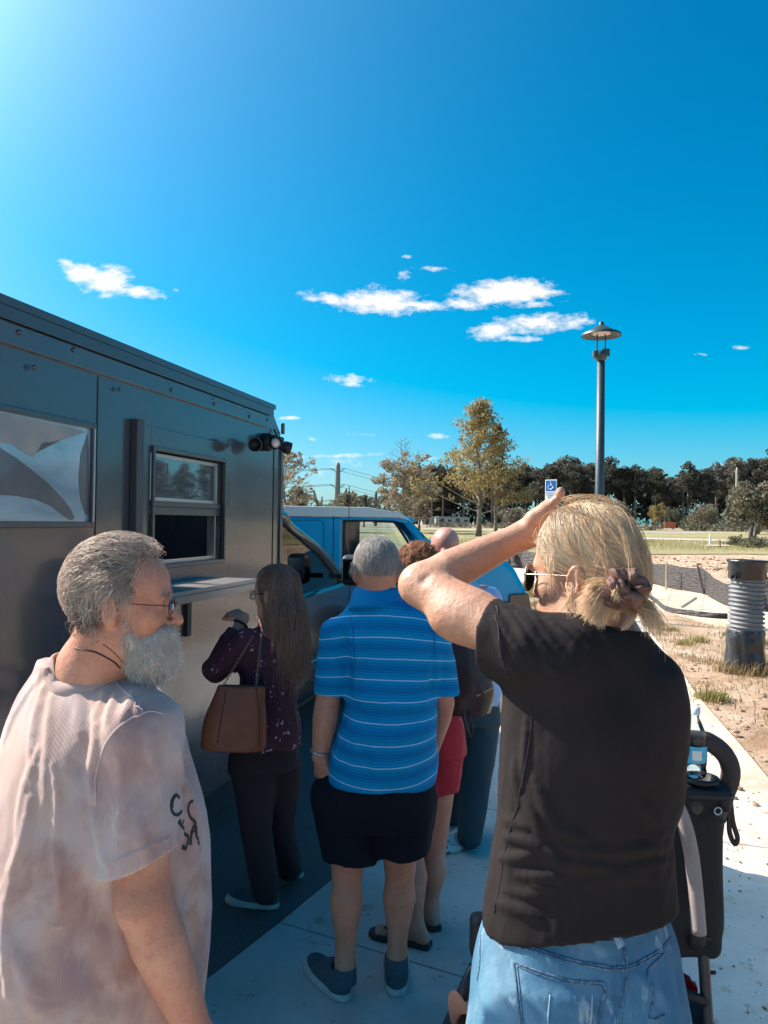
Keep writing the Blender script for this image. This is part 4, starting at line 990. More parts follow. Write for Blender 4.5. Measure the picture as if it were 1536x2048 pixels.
# inside of the kitchen seen through the open half
M_INT = mat('kitchen_wall', (0.30, 0.26, 0.24), 0.6); M_INT2 = mat('cabinet', (0.35, 0.31, 0.29), .5)
MB().box((-W+.06, -L+.06, ZB+.06), (-W+.09, -.06, zroof-.01)).build('kitchen_lining', M_INT, truck)
MB().box((-1.2, yw0+.30, ZB+.06), (-.75, yw0+.34, zroof-.1)).build('partition', M_INT2, truck)
MB().box((-1.8, yw0-.4, ZB+.06), (-1.3, yw1+.6, 1.15)).build('counter', M_INT2, truck, bevel=.01)
MB().box((-.6, yw0-.1, 1.15), (-.3, yw0+.2, 1.32)).build('till', M_INT2, truck, bevel=.01)
# shelf with brackets
zs = 1.255
ys1 = TI @ P(514, 1176, 4.25); ysh1 = wp(514, 1178, .30)[0]; ysh0 = -2.0; zs = wp(430, 1180, .30)[1]
MB().box((.02, ysh0, zs), (.30, ysh1, zs+.018)).build('shelf', M_STEEL, truck, bevel=.002)
MB().box((.285, ysh0, zs-.034), (.302, ysh1, zs-.001)).build('shelf_lip', M_STEEL, truck, bevel=.002)
MB().box((.001, ysh0, zs-.03), (.019, ysh1, zs+.03)).build('shelf_hinge', M_TRIM, truck, bevel=.002)
for y in (ysh1-.16, ysh0+.15):
    MB().box((.001, y-.02, zs-.26), (.018, y+.02, zs-.035)).box((.02, y-.015, zs-.034), (.27, y+.015, zs-.02)).build('shelf_bracket', M_BLACK, truck)
# panel window with the swooping sea-creature shape
fr = MB().box((-.02, -L+.12, lz0-.0), (-.010, ly1, lz1)).build('side_window', mat('window_backing', (.2, .2, .2), .5), truck)
m = base_mat('printed_glass', 0.10, spec=0.8, coat=1.0); t = NT(m)
c = t.ramp(t.noise(t.map(t.obj, sc=(1, 1, 2.5)), 2.2, 6, .6, .8), [(0.38, (0.26, 0.36, 0.42)), (0.58, (0.40, 0.49, 0.54)), (0.72, (.52, .55, .56))]); t.link(c, t.b.inputs['Base Color'])
MB().box((.001, -L+.12, lz0), (.006, ly1, lz1)).build('picture_pane', m, fr)
M_RAY = mat('print_dark', (0.10, 0.09, 0.10), 0.3, var=(.15, .13, .14), scale=4, coat=.6); M_RAY2 = mat('print_warm', (0.42, .30, .24), .3, var=(.30, .24, .22), scale=7, coat=.6)
def decal(name, pix, m, x, thick=.001, parent=fr):
    pts = [wp(*p) for p in pix]; n = len(pts); V = [(x, y, z) for y, z in pts]+[(x+thick, y, z) for y, z in pts]
    bm = bmesh.new(); vs = [bm.verts.new(v) for v in V]; bm.faces.new(vs[:n][::-1]); bm.faces.new(vs[n:])
    for i in range(n): bm.faces.new((vs[i], vs[(i+1) % n], vs[n+(i+1) % n], vs[n+i]))
    bmesh.ops.triangulate(bm, faces=bm.faces[:]); bmesh.ops.recalc_face_normals(bm, faces=bm.faces[:])
    me = bpy.data.meshes.new(name); bm.to_mesh(me); bm.free(); return link_mesh(name, me, m, parent)
decal('dark_wing', [(-60, 830), (0, 898), (28, 915), (60, 940), (95, 968), (120, 995), (138, 1018), (146, 1036), (138, 1041), (126, 1033), (100, 1013), (70, 1000), (30, 992), (0, 990), (-60, 1000)], M_RAY, .0065)
decal('warm_wing', [(-40, 815), (0, 826), (70, 842), (150, 858), (168, 864), (120, 880), (80, 886), (70, 905), (62, 914), (40, 903), (20, 888), (-40, 880)], M_RAY2, .0065)
decal('edge_curve', [(172, 868), (174, 900), (175, 1030), (168, 1030), (158, 1000), (154, 960), (158, 910)], M_RAY, .0065)
ring('window_frame', -L+.12, ly1, lz0, lz1, .022, .001, .02, M_TRIM, fr)
MB().box((.0205, ly1+.002, lz0), (.024, ly1+.010, lz1)).build('frame_highlight', M_ALU, fr)
MB().box((.001, ly1+.05, ZB+.02), (.004, ly1+.056, zseam-.01)).build('panel_seam', M_TRIM, truck)
# lower skirt, wheels, underbody
MB().box((-.10, -L, ZB-.12), (-.012, -.03, ZB-.002)).build('skirt', M_TRIM, truck)
MB().box((-W+.2, -L, .30), (-.2, 2.4, ZB-.002)).build('chassis', M_BLACK, truck)
def wheel(x, y, z, r, w, parent, side=1, name='wheel'):
    root = MB().lathe([(r*.62, -w/2), (r*.90, -w/2), (r, -w*.32), (r, w*.32), (r*.90, w/2), (r*.62, w/2)], (0, 0, 0), 36).build(name, M_BLACK, parent, smooth=True)
    root.matrix_local = Matrix.Translation((x, y, z)) @ Matrix.Rotation(math.pi/2*side, 4, 'Y')
    MB().lathe([(r*.60, w*.50), (r*.57, w*.30), (r*.30, w*.22), (r*.26, w*.42), (r*.1, w*.45), (.0, w*.45)], (0, 0, 0), 28).build('rim', M_ALU, root, smooth=True)
    return root
wheel(-.16, -2.0, .38, .38, .26, truck); wheel(-W+.16, -2.0, .38, .38, .26, truck, -1)
# flood lights on the corner
fy, fz = wp(530, 885)
fl = MB().lathe([(.055, 0), (.055, .04), (.03, .055)], (0, 0, 0), 20).build('flood_light', M_BLACK, truck, smooth=True); fl.matrix_local = Matrix.Translation((.0, fy-.02, fz)) @ Matrix.Rotation(math.pi/2, 4, 'Y')
def lamp_can(px, py, dirv, l=.095, r0=.020, r1=.037, lens=False, off=.12):
    y, z = wp(px, py, off); d = Vector(dirv).normalized(); q = d.to_track_quat('Z', 'Y').to_matrix().to_4x4()
    o = MB().lathe([(r0*.7, -l*.5), (r0, -l*.42), (r0*1.1, -l*.1), (r1, l*.1), (r1, l*.5), (r1*.9, l*.5), (r1*.85, l*.2), (0, l*.18)], (0, 0, 0), 20, cap=False).build('lamp_head', M_BLACK, truck, smooth=True)
    o.matrix_local = Matrix.Translation((off, y, z)) @ q
    if lens:
        MB().lathe([(0, l*.30), (r1*.84, l*.30), (r1*.84, l*.36), (r1*.4, l*.42), (0, l*.44)], (0, 0, 0), 18, cap=False).build('lens', mat('bulb_glass', (.85, .72, .66), .12, coat=1), o, smooth=True)
lamp_can(512, 889, (.25, -1, -.15)); lamp_can(548, 888, (.75, -.9, .05), r1=.036, lens=True); lamp_can(566, 893, (.9, .6, -.25), off=.14)
MB().box((.02, fy-.06, fz-.02), (.09, fy+.10, fz+.04)).build('lamp_bracket', M_BLACK, truck, bevel=.01)
yb, zb = wp(545, 868); MB().tube([(.01, yb, zb+.03), (.03, yb+.01, zb-.02), (.05, fy, fz+.02)], .006, 6).build('cable', M_BLACK, truck)
# cab
m = base_mat('cab_paint', 0.2, spec=0.4); t = NT(m); t.b.inputs['Base Color'].default_value = (.012, .011, .012, 1); t.b.inputs['Coat Weight'].default_value = .6; t.b.inputs['Coat Roughness'].default_value = .06; t.b.inputs['Coat IOR'].default_value = 1.45; M_CAB = m
m = base_mat('clear_glass', 0.0, spec=0.5); t = NT(m); t.b.inputs['Base Color'].default_value = (.8, .9, .92, 1); gl = t.n('ShaderNodeBsdfTransparent'); gl.inputs[0].default_value = (.86, .92, .94, 1); g2 = t.n('ShaderNodeBsdfGlossy'); g2.inputs['Roughness'].default_value = 0.02
fr_ = t.n('ShaderNodeFresnel'); fr_.inputs[0].default_value = 1.5; mx = t.n('ShaderNodeMixShader'); t.link(t.math('MULTIPLY', fr_.outputs[0], 1.0), mx.inputs[0]); t.link(gl.outputs[0], mx.inputs[1]); t.link(g2.outputs[0], mx.inputs[2]); t.link(mx.outputs[0], t.t.nodes['Material Output'].inputs[0]); M_CLEAR = m
cx0, cx1 = -1.95, -0.12                      # cab is a little narrower than the box
def cp(px, py): return wp(px, py, cx1)
belt = cp(660, 1176)[1]; roofz = cp(575, 1014)[1]; yA = cp(700, 1182)[0]
low = [(0.0, ZB), (0.25, .36), (yA+1.35, .36), (yA+1.42, .55), (yA+1.40, belt-.28), (yA+1.30, belt-.14), (yA+.7, belt-.05), (yA-.05, belt+.02), (0.0, belt)]
MB().prism(low, 0, cx0, cx1).build('cab_body', M_CAB, truck, bevel=.05, seg=4)
yr = cp(585, 1020)[0]
MB().prism([(0, roofz-.05), (yr-.05, roofz-.05), (yr+.14, roofz-.13), (yr+.10, roofz-.09), (yr-.05, roofz), (0, roofz+.01)], 0, cx0+.06, cx1-.05).build('cab_roof', M_CAB, truck, bevel=.02)
for xa in (cx1-.055, cx0+.055):
    pts = [(xa, 0, roofz-.05), (xa, yr-.08, roofz-.06), (xa, yr+.10, roofz-.15), (xa, (yr+yA)/2+.03, (roofz+belt)/2-.02), (xa, yA, belt)]
    MB().tube(smooth_path(pts, 5), .045, 8, flat=.8).build('windscreen_pillar', M_CAB, truck, smooth=True)
gp = [(0.01, belt+.01), (yA-.12, belt+.01), ((yr+yA)/2-.05, (roofz+belt)/2-.03), (yr+.02, roofz-.15), (yr-.14, roofz-.09), (.01, roofz-.08)]
for xa in (cx1-.05, cx0+.05): MB().prism(gp, 0, xa-.003, xa+.003).build('door_glass', M_CLEAR, truck)
b = MB(); b.tube([(cx1-.045, yA-.10, belt), (cx1-.045, (yr+yA)/2-.04, (roofz+belt)/2-.03), (cx1-.045, yr+.03, roofz-.14), (cx1-.045, yr-.13, roofz-.08), (cx1-.045, 0.0, roofz-.07)], .022, 6); b.build('window_seal', M_BLACK, truck, smooth=True)
MB().add([(cx1-.07, yA, belt+.0), (cx0+.07, yA, belt), (cx0+.1, yr+.09, roofz-.10), (cx1-.1, yr+.09, roofz-.10)], [(0, 1, 2, 3)]).build('windscreen', M_CLEAR, truck)
hy, hz = cp(622, 1160); seat = MB().box((cx1-.62, hy-.12, .75), (cx1-.18, hy+.02, hz-.02)).build('seat', M_BLACK, truck, bevel=.05, seg=4)
MB().box((cx1-.52, hy-.10, hz-.0), (cx1-.28, hy-.0, hz+.12)).build('headrest', M_BLACK, truck, bevel=.04, seg=4)
MB().box((cx0+.2, yA-.35, belt-.35), (cx1-.15, yA, belt+.01)).build('dashboard', M_INT2, truck, bevel=.04)
b = MB(); b.tube([(cx1-.40+.17*math.cos(a_), yA-.52+.05*math.sin(a_), belt-.03+.17*math.sin(a_)) for a_ in [i*math.pi/10 for i in range(21)]], .014, 6, cap=False); b.build('steering_wheel', M_BLACK, truck, smooth=True)
mc = TI @ P(681, 1140, 6.45)
mir = MB().box((cx1+.10, mc.y-.07, mc.z-.125), (cx1+.285, mc.y+.07, mc.z+.13)).build('wing_mirror', M_BLACK, truck, bevel=.045, seg=4)
MB().box((cx1+.12, mc.y-.078, mc.z-.075), (cx1+.265, mc.y-.071, mc.z+.10)).build('mirror_glass', M_CHROME, mir, bevel=.003)
MB().box((cx1-.02, mc.y-.02, mc.z-.07), (cx1+.11, mc.y+.02, mc.z-.03)).build('mirror_arm', M_BLACK, mir, bevel=.01)
dy0, dz0 = cp(600, 1440)
b = MB(); b.box((cx1+.001, .06, .62), (cx1+.004, .066, belt-.02)); b.box((cx1+.001, yA-.02, .62), (cx1+.004, yA-.014, belt-.02)); b.build('door_seam', M_BLACK, truck)
MB().box((cx1+.002, .12, belt-.16), (cx1+.022, .28, belt-.12)).build('door_handle', M_CHROME, truck, bevel=.006)
MB().box((cx1+.002, .05, .60), (cx1+.02, yA+.3, .66)).build('chrome_strip', M_CHROME, truck, bevel=.004)
wheel(cx1-.12, yA+.62, .37, .37, .24, truck); wheel(cx0+.12, yA+.62, .37, .37, .24, truck, -1)
MB().box((cx0+.03, yA+1.43, .40), (cx1-.03, yA+1.50, .58)).build('bumper', M_CHROME, truck, bevel=.02)
for s in (cx0+.2, cx1-.2): MB().box((s-.12, yA+1.36, .72), (s+.12, yA+1.425, .90)).build('headlight', M_WGL, truck, bevel=.01)
MB().tube([(cx1-.1, yA+.3, belt-.02), (cx1-.1, yA+.27, belt+.9)], .004, 5).build('aerial', M_BLACK, truck)
# ------------------------------------------------------------------ blue van
VY = 8.9
van_c = P(800, 1040, VY); van = empty('cargo_van', (0, VY, 0), R(2.0), 'bright blue cargo van with a white roof parked across the lot', 'van')
m = base_mat('blue_paint', 0.32, spec=.35); t = NT(m); t.b.inputs['Base Color'].default_value = (0.0, 0.37, 0.62, 1); t.b.inputs['Coat Weight'].default_value = .22; t.b.inputs['Coat Roughness'].default_value = .04; M_BLUE = m
M_VROOF = mat('white_roof_paint', (0.78, 0.74, 0.68), .25, coat=.6)
def vp(px, py, off=0.0): p = P(px, py, VY+off); return (p.x, p.z)
Wv = 1.85; rz = vp(700, 1017)[1]; bz = vp(760, 1122)[1]
nose = [vp(1012, 1118), vp(1035, 1140), vp(1056, 1180), vp(1063, 1200)]
lowp = [(-3.2, .35), (1.62, .33), (1.72, .45), (1.72, .62)]+[(x, z) for x, z in nose[::-1]]+[vp(980, 1104), vp(930, 1092), vp(872, 1083), vp(850, 1092), vp(848, bz and 1118), (-3.2, bz)]
MB().prism(lowp, 1, .06, Wv-.06).build('lower_body', M_BLUE, van, bevel=.09, seg=5)
MB().prism([(-3.2, bz-.2), (vp(684, 1100)[0], bz-.2), (vp(684, 1100)[0], rz-.105), (-3.2, rz-.105)], 1, .05, Wv-.05).build('cargo_side', M_BLUE, van, bevel=.03, seg=3)
xw = vp(803, 1035)[0]; xr = vp(684, 1030)[0]
MB().prism([(-3.2, rz-.10), (xw-.02, rz-.10), (xw+.06, rz-.12), (xw+.10, rz-.125), (xw-.02, rz-.035), (xw-.40, rz+.018), (-3.2, rz+.028)], 1, .045, Wv-.045).build('roof', M_VROOF, van, bevel=.065, seg=6)
MB().prism([(xr+.001, rz-.103), (xw+.02, rz-.103), (xw+.09, rz-.13), (xw+.06, rz-.17), (xw-.08, rz-.135), (xr+.001, rz-.135)], 1, .055, .115).build('roof_gutter', M_BLUE, van, bevel=.01)
MB().prism([(xr+.001, rz-.103), (xw+.02, rz-.103), (xw+.09, rz-.13), (xw+.06, rz-.17), (xr+.001, rz-.135)], 1, Wv-.115, Wv-.055).build('roof_gutter', M_BLUE, van, bevel=.01)
MB().prism([(xw+.0, rz-.056), (xw+.16, rz-.11), (xw+.19, rz-.13), (xw+.17, rz-.15), (xw+.05, rz-.11)], 1, .12, Wv-.12).build('roof_visor', M_BLUE, van, bevel=.008)
for yy_ in (.10, Wv-.10):
    a0 = (xw+.04, yy_, rz-.12); a1 = (*vp(862, 1112)[:1], yy_, vp(862, 1112)[1])
    MB().tube([a0, ((a0[0]+a1[0])/2+.01, yy_, (a0[2]+a1[2])/2+.015), a1], .045, 8, flat=.8).build('windscreen_pillar', M_BLUE, van, smooth=True)
# door window, its dark rear part, seal
xg0, xg1, xg2 = vp(688, 1100)[0], vp(719, 1100)[0], vp(838, 1118)[0]; zg1 = vp(740, 1042)[1]
for yy_ in (.075, Wv-.08):
    MB().box((xg0, yy_-.004, bz-.02), (xg1, yy_, zg1)).build('tinted_pane', mat('tint', (.02, .025, .03), .1, coat=1), van)
    MB().prism([(xg1+.001, bz-.02), (xg2, bz-.02), (vp(792, 1050)[0], zg1-.02), (vp(780, 1043)[0], zg1), (xg1+.001, zg1)], 1, yy_-.004, yy_).build('door_glass', M_CLEAR, van)
b = MB(); b.tube(smooth_path([(xg0, .07, bz-.02), (xg0-.0, .07, zg1-.05), (xg0+.05, .07, zg1), (vp(775, 1043)[0], .07, zg1), (vp(795, 1052)[0], .07, zg1-.05), (xg2+.02, .07, bz-.01)], 3), .016, 6); b.build('window_seal', M_BLACK, van, smooth=True)
MB().add([(xw+.10, .14, rz-.115), (xw+.10, Wv-.14, rz-.115), (vp(868, 1090)[0], Wv-.12, vp(868, 1090)[1]), (vp(868, 1090)[0], .12, vp(868, 1090)[1])], [(0, 1, 2, 3)]).build('windscreen', mat('blue_tint_glass', (.02, .06, .08), .03, coat=1, spec=.8), van)
# panel pressings
def vline(pix, w=.006, y=.046, nm='panel_seam'):
    b = MB(); b.tube([(vp(*q)[0], y, vp(*q)[1]) for q in pix], w, 5); return b.build(nm, mat('seam_blue', (0, .06, .22), .4), van, smooth=True)
vline([(667, 1032), (667, 1100), (663, 1180), (660, 1280)]); vline([(850, 1120), (852, 1200), (846, 1290)])
vline([(572, 1040), (640, 1040), (647, 1046), (647, 1120), (645, 1190), (636, 1196), (570, 1198)], .004)
vline([(560, 1215), (700, 1213), (860, 1210), (1020, 1206)], .005, .046, 'belt_crease')
MB().box((vp(700, 1170)[0], .022, vp(700, 1174)[1]), (vp(722, 1170)[0], .044, vp(700, 1166)[1])).build('door_handle', M_BLACK, van, bevel=.008)
b = MB(); b.prism([vp(1022, 1190), vp(1060, 1188), vp(1068, 1226), vp(1018, 1226)], 1, .02, .40); b.build('headlight', mat('smoked_lens', (.02, .02, .022), .15, coat=1), van, bevel=.012)
MB().box((1.70, .05, .34), (1.80, Wv-.05, .62)).build('bumper', mat('bumper_black', (.02, .02, .02), .5), van, bevel=.03)
wheel_y = (0.09, Wv-.09)
for xw_ in (1.0, -2.3):
    for s, yy_ in ((-1, .10), (1, Wv-.10)):
        o = MB().lathe([(.20, -.11), (.30, -.11), (.33, -.07), (.33, .07), (.30, .11), (.20, .11)], (0, 0, 0), 32).build('wheel', M_BLACK, van, smooth=True); o.matrix_local = Matrix.Translation((xw_, yy_, .33)) @ Matrix.Rotation(-math.pi/2*s, 4, 'X')
        MB().lathe([(.195, .10), (.18, .06), (.10, .05), (.06, .09), (0, .09)], (0, 0, 0), 24, cap=False).build('rim', M_ALU, o, smooth=True)
        MB().lathe([(.375, -.02), (.375, .02)], (0, 0, 0), 32).build('wheel_arch', M_BLACK, van).matrix_local = Matrix.Translation((xw_, .055 if s < 0 else Wv-.055, .35)) @ Matrix.Rotation(math.pi/2, 4, 'X')
for yy_ in (.35, 1.15): MB().box((vp(735, 1100)[0]-.1, yy_, .6), (vp(735, 1100)[0]+.05, yy_+.4, bz+.02)).build('seat', M_BLACK, van, bevel=.04)
mb = vp(815, 1125); 
# ------------------------------------------------------------------ people: shared anatomy
def xf(f, o, M, s=1.0):
    o = V3(o); M = np.array(M, np.float32)     # columns: right, forward, up
    return lambda p: f(((p-o)@M)/s)*s
def frame(fwd, up=(0, 0, 1)):
    f = Vector(fwd).normalized(); r = f.cross(Vector(up)).normalized(); u = r.cross(f)
    return np.array([tuple(r), tuple(f), tuple(u)], np.float32).T
def head_sdf(jaw=1.0, nose=1.0, cheek=1.0, female=False):
    o = [('u', el((0, -.002, .045), (.0755, .097, .088)), 0), ('u', el((0, .040, .040), (.064, .055, .062)), .03),
         ('u', el((0, .040, -.030), (.058*cheek, .056, .076)), .03),
         ('u', rc((-.040, .010, -.052), (-.010, .078, -.098), .026*jaw, .018), .03), ('u', rc((.040, .010, -.052), (.010, .078, -.098), .026*jaw, .018), .03),
         ('u', el((-.043, .060, -.016), (.024*cheek, .022, .022)), .02), ('u', el((.043, .060, -.016), (.024*cheek, .022, .022)), .02),
         ('u', rc((-.036, .084, .027), (.036, .084, .027), .011, .011), .018),
         ('s', el((-.032, .099, .008), (.017, .014, .011)), .012), ('s', el((.032, .099, .008), (.017, .014, .011)), .012),
         ('u', el((-.031, .083, .008), (.0135, .0115, .0115)), .004), ('u', el((.031, .083, .008), (.0135, .0115, .0115)), .004),
         ('u', rc((0, .088, .018), (0, .110*nose, -.020), .0075, .0105), .012), ('u', el((0, .112*nose, -.028), (.012, .012, .010)), .008),
         ('u', el((-.012, .101, -.031), (.008, .010, .008)), .005), ('u', el((.012, .101, -.031), (.008, .010, .008)), .005),
         ('s', el((-.006, .110, -.038), (.0038, .006, .004)), .003), ('s', el((.006, .110, -.038), (.0038, .006, .004)), .003),
         ('u', rc((-.020, .088, -.060), (.020, .088, -.060), .010, .010), .01), ('u', el((0, .097, -.057), (.019, .008, .0055)), .004), ('u', el((0, .096, -.067), (.017, .008, .006)), .004),
         ('s', rc((-.022, .100, -.0615), (.022, .100, -.0615), .0022, .0022), .004), ('u', el((0, .083, -.096), (.022, .018, .017)), .02)]
    for s in (-1, 1):
        Me = frame((s*0.35, 1, 0.0), (0, -0.22, 1)) if True else None
        ear = sdf([('u', el((s*.083, -.010, .004), (.0085, .0185, .0320), Me), 0), ('u', el((s*.080, -.002, -.022), (.006, .009, .012), Me), .006),
                   ('s', el((s*.091, -.006, .006), (.0060, .0115, .0210), Me), .004), ('u', rc((s*.086, -.016, -.010), (s*.088, -.012, .018), .0032, .0032), .004),
                   ('u', rc((s*.078, .008, .000), (s*.081, .008, -.008), .005, .004), .004)])
        o.append(('u', ear, .006))
    return sdf(o)
def on_ray(f, base, px, py, near=0.4, far=9.0):
    """local point where the view through a photo pixel meets a surface"""
    d = ray(px, py); o = Vector((0, 0, CAM_H))-Vector(base); t = near
    for _ in range(160):
        p = o+d*t; v = float(f(V3(p)[None])[0])
        if v < 0.0004: return p
        t += max(v*0.7, 0.0008)
        if t > far: break
    return None
def creases(f, base, rows, Y):
    """rows: photo-pixel segments (x1, y1, x2, y2, width px, height mm)"""
    out = []; k = Y/F_PX
    for x1, y1, x2, y2, w, a in rows:
        bow = .06*math.hypot(x2-x1, y2-y1)*math.sin(x1*7.3+y2); nx_, ny_ = -(y2-y1), (x2-x1); L_ = math.hypot(nx_, ny_)
        q = []
        for i in range(7):
            u = i/6; q.append(on_ray(f, base, x1+(x2-x1)*u+nx_/L_*bow*math.sin(math.pi*u), y1+(y2-y1)*u+ny_/L_*bow*math.sin(math.pi*u)))
        for i in range(6):
            if q[i] is None or q[i+1] is None or (q[i]-q[i+1]).length > .12: continue
            ta = math.sin(math.pi*(i+.5)/6)**.6; out.append((q[i], q[i+1], w*k*1.3*(.55+.45*ta), a*0.0021*ta))
    return folds(out) if out else (lambda p: np.zeros(len(p), np.float32))
def hand_ops(w, d, n, th, curl=0.35, s=1.0, spread=0.10):
    """w wrist, d hand direction, n back-of-hand normal, th side of the thumb (+1/-1 along d x n); fingers curl towards the palm (-n)"""
    d = Vector(d).normalized(); n = Vector(n); n = (n-d*n.dot(d)).normalized(); x = d.cross(n)*th; w = Vector(w)
    o = [('u', rc(w+x*.012*s, w+d*.082*s+x*.026*s, .020*s, .012*s), .0), ('u', rc(w, w+d*.085*s, .019*s, .013*s), .012), ('u', rc(w-x*.012*s, w+d*.076*s-x*.026*s, .019*s, .012*s), .012)]
    for i, (off, ln) in enumerate(((.030, .072), (.011, .080), (-.010, .074), (-.030, .058))):
        p = w+d*(.082-abs(off-.005)*.25)*s+x*off*s; a = curl*0.35; dd = (d+x*spread*(off*22)).normalized(); pts = [p-dd*.012*s, p]; rad = [.0095*s, .0098*s]
        for seg, (l, r_0) in enumerate(((.45, .0090), (.30, .0080), (.25, .0066))):
            a += curl*(0.7 if seg else 0.25); v = dd*math.cos(a)-n*math.sin(a); pts.append(pts[-1]+v*ln*l*s); rad.append(r_0*s)
        o.append(('u', chain(pts, rad), .006))
    t0 = w+d*.018*s+x*.016*s; t1 = t0+(d*.75+x*.75-n*.15).normalized()*.042*s; t2 = t1+(d*.9+x*.45-n*.15).normalized()*.032*s; t3 = t2+(d*.95+x*.2-n*.2).normalized()*.026*s
    o.append(('u', chain([t0, t1, t2, t3], [.017*s, .0125*s, .0105*s, .0085*s]), .012))
    return o
def skin_mat(name, a, b, c3, rough=0.55, blot=9):
    m = base_mat(name, rough, sss=0.12); t = NT(m); t.b.inputs['Specular IOR Level'].default_value = .35
    n1_ = t.noise(t.obj, blot, 5, .6); n2_ = t.noise(t.obj, 70, 4, .6); n3_ = t.noise(t.obj, 420, 2)
    c = t.ramp(n1_, [(.38, a), (.62, b)]); c = t.mix(t.ramp(n2_, [(.50, (0, 0, 0)), (.72, (.5, .5, .5))]), c, c3)
    t.link(c, t.b.inputs['Base Color']); t.link(t.bump(n3_, .0008, t.bump(n2_, .0022)), t.b.inputs['Normal']); return m
def cloth_bump(t, weave=900, wa=.0003, fold=(14, .004), st=(1, 1, .35)):
    n_ = t.noise(t.map(t.obj, sc=st), fold[0], 3, .5, .6); w = t.n('ShaderNodeTexWave', wave_type='BANDS', bands_direction='DIAGONAL'); w.inputs['Scale'].default_value = weave; t.link(t.obj, w.inputs['Vector'])
    f2 = t.noise(t.obj, 500, 2); t.link(t.bump(f2, wa, t.bump(n_, fold[1])), t.b.inputs['Normal'])
_shoe = {}
def shoe(parent, heel, toe, key, m_up, m_sole, z=0.0, L=0.285, low=False):
    """sneaker from heel point to toe direction (2D), parts: sole, laces"""
    if key not in _shoe:
        up = sdf([('u', el((0, .075, .055), (.040, .080, .062)), 0), ('u', el((0, .185, .032), (.046, .095, .040)), .05), ('u', rc((0, .045, .05), (0, .055, .098), .036, .036), .03),
                  ('i', plane((0, 0, .012), (0, 0, -1)), .004), ('i', plane((0, .05, .108), (0, -.15, 1)), .004), ('s', rc((0, .052, .085), (0, .052, .14), .030, .031), .004)])
        sole = sdf([('u', el((0, .075, .014), (.044, .082, .05)), 0), ('u', el((0, .195, .014), (.052, .100, .05)), .05), ('i', plane((0, 0, .028), (0, -.08, 1)), .004), ('i', plane((0, 0, .0), (0, 0, -1)), .004)])
        lo, hi = (-.07, -.03, -.01), (.07, .31, .14)
        _shoe[key] = (mesh_sdf('shoe', up, lo, hi, .0045), mesh_sdf('sole', sole, lo, hi, .0045)); _shoe[key][0].materials.append(m_up); _shoe[key][1].materials.append(m_sole)
    h, t_ = Vector(heel), Vector(toe); d = (t_-h); d.z = 0; a = math.atan2(-d.x, d.y)
    root = bpy.data.objects.new('shoe', _shoe[key][0]); COL.objects.link(root); root.parent = parent
    root.location = (h.x, h.y, z); root.rotation_euler = (0, 0, a); k = L/.30; root.scale = (k, k, k)
    so = bpy.data.objects.new('sole', _shoe[key][1]); COL.objects.link(so); so.parent = root
    lb = MB()
    for i in range(5): y = .105+i*.020; zz = .103-i*.0125; lb.tube([(-.022, y, zz-.012), (0, y+.003, zz-.001), (.022, y, zz-.012)], .0028, 5)
    lb.build('laces', m_sole, root, smooth=True)
    return root

# ------------------------------------------------------------------ bearded man in the tie-dyed shirt
B1 = Vector((P(186, 1500, 1.62).x, 1.62, 0)); l1 = lambda px, py, Y: P(px, py, Y)-B1
man = empty('person', B1, 0, 'bearded man in a pale pink tie-dyed T-shirt and glasses, his face turned in profile', 'person')
HF = frame((.985, .17, -.03)); HO = l1(240, 1213, 1.53); HS = .935
hl = head_sdf(jaw=1.15, nose=1.08, cheek=1.08); headf = xf(hl, HO, HF, HS)
def hp(x, y, z, o=None, M=None, s=None):  # head-local to local
    return Vector(tuple(V3(HO if o is None else o)+(HF if M is None else M)@(np.array((x, y, z), np.float32)*(HS if s is None else s))))
rs, re_, rw = l1(280, 1468, 1.47), l1(284, 1800, 1.42), l1(392, 2070, 1.50)
rgt = Vector((.64, -.77, 0)); ls = -rgt*.20+Vector((0, 0, 1.33)); le = ls+Vector((-.06, .02, -.31)); lw_ = le+Vector((.03, .10, -.25))
nb = l1(180, 1335, 1.56)
bo = [('u', loft([(.80, 0, 0, .17, .15, R(-50)), (1.0, 0, 0, .18, .16, R(-50)), (1.25, 0, 0, .19, .12, R(-50)), (1.38, 0, 0, .16, .09, R(-50)), (1.43, 0, 0, .08, .07, R(-50))]), 0),
      ('u', rc(nb-Vector((0, 0, .06)), hp(0, -.022, -.055), .070, .062), .04), ('u', rc(nb-Vector((.0, 0, .0)), hp(0, .03, -.08), .060, .045), .04),
      ('u', chain([rs, rs.lerp(re_, .45), re_], [.058, .060, .047]), .04), ('u', chain([re_, re_.lerp(rw, .28), rw], [.046, .052, .032]), .02),
      ('u', chain([ls, ls.lerp(le, .45), le, lw_], [.058, .056, .045, .030]), .04)]
hf = Vector((.25, .1, -.96)); bo += [('u', sdf(hand_ops(rw, (rw-re_).normalized()+Vector((-.25, 0, -.2)), (.5, -.85, 0), 1, .55)), .015), ('u', sdf(hand_ops(lw_, (0, .1, -1), (-.9, .3, 0), 1, .5)), .015)]
el_fold = sdf([('s', rc(l1(232, 1806, 1.36), l1(300, 1790, 1.34), .004, .003), .012)])
bo.append(('u', sdf([('u', headf, 0)], (HO, .17)), .03))
bo.append(('s', rc(l1(226, 1809, 1.372), l1(285, 1798, 1.352), .0035, .002), .010))
bodyf = sdf(bo)
M_SK1 = skin_mat('weathered_skin', (.54, .235, .15), (.62, .30, .20), (.43, .15, .095))
me = mesh_sdf('body', bodyf, (-.35, -.32, .50), (.30, .32, 1.80), .0042); link_mesh('body', me, M_SK1, man)
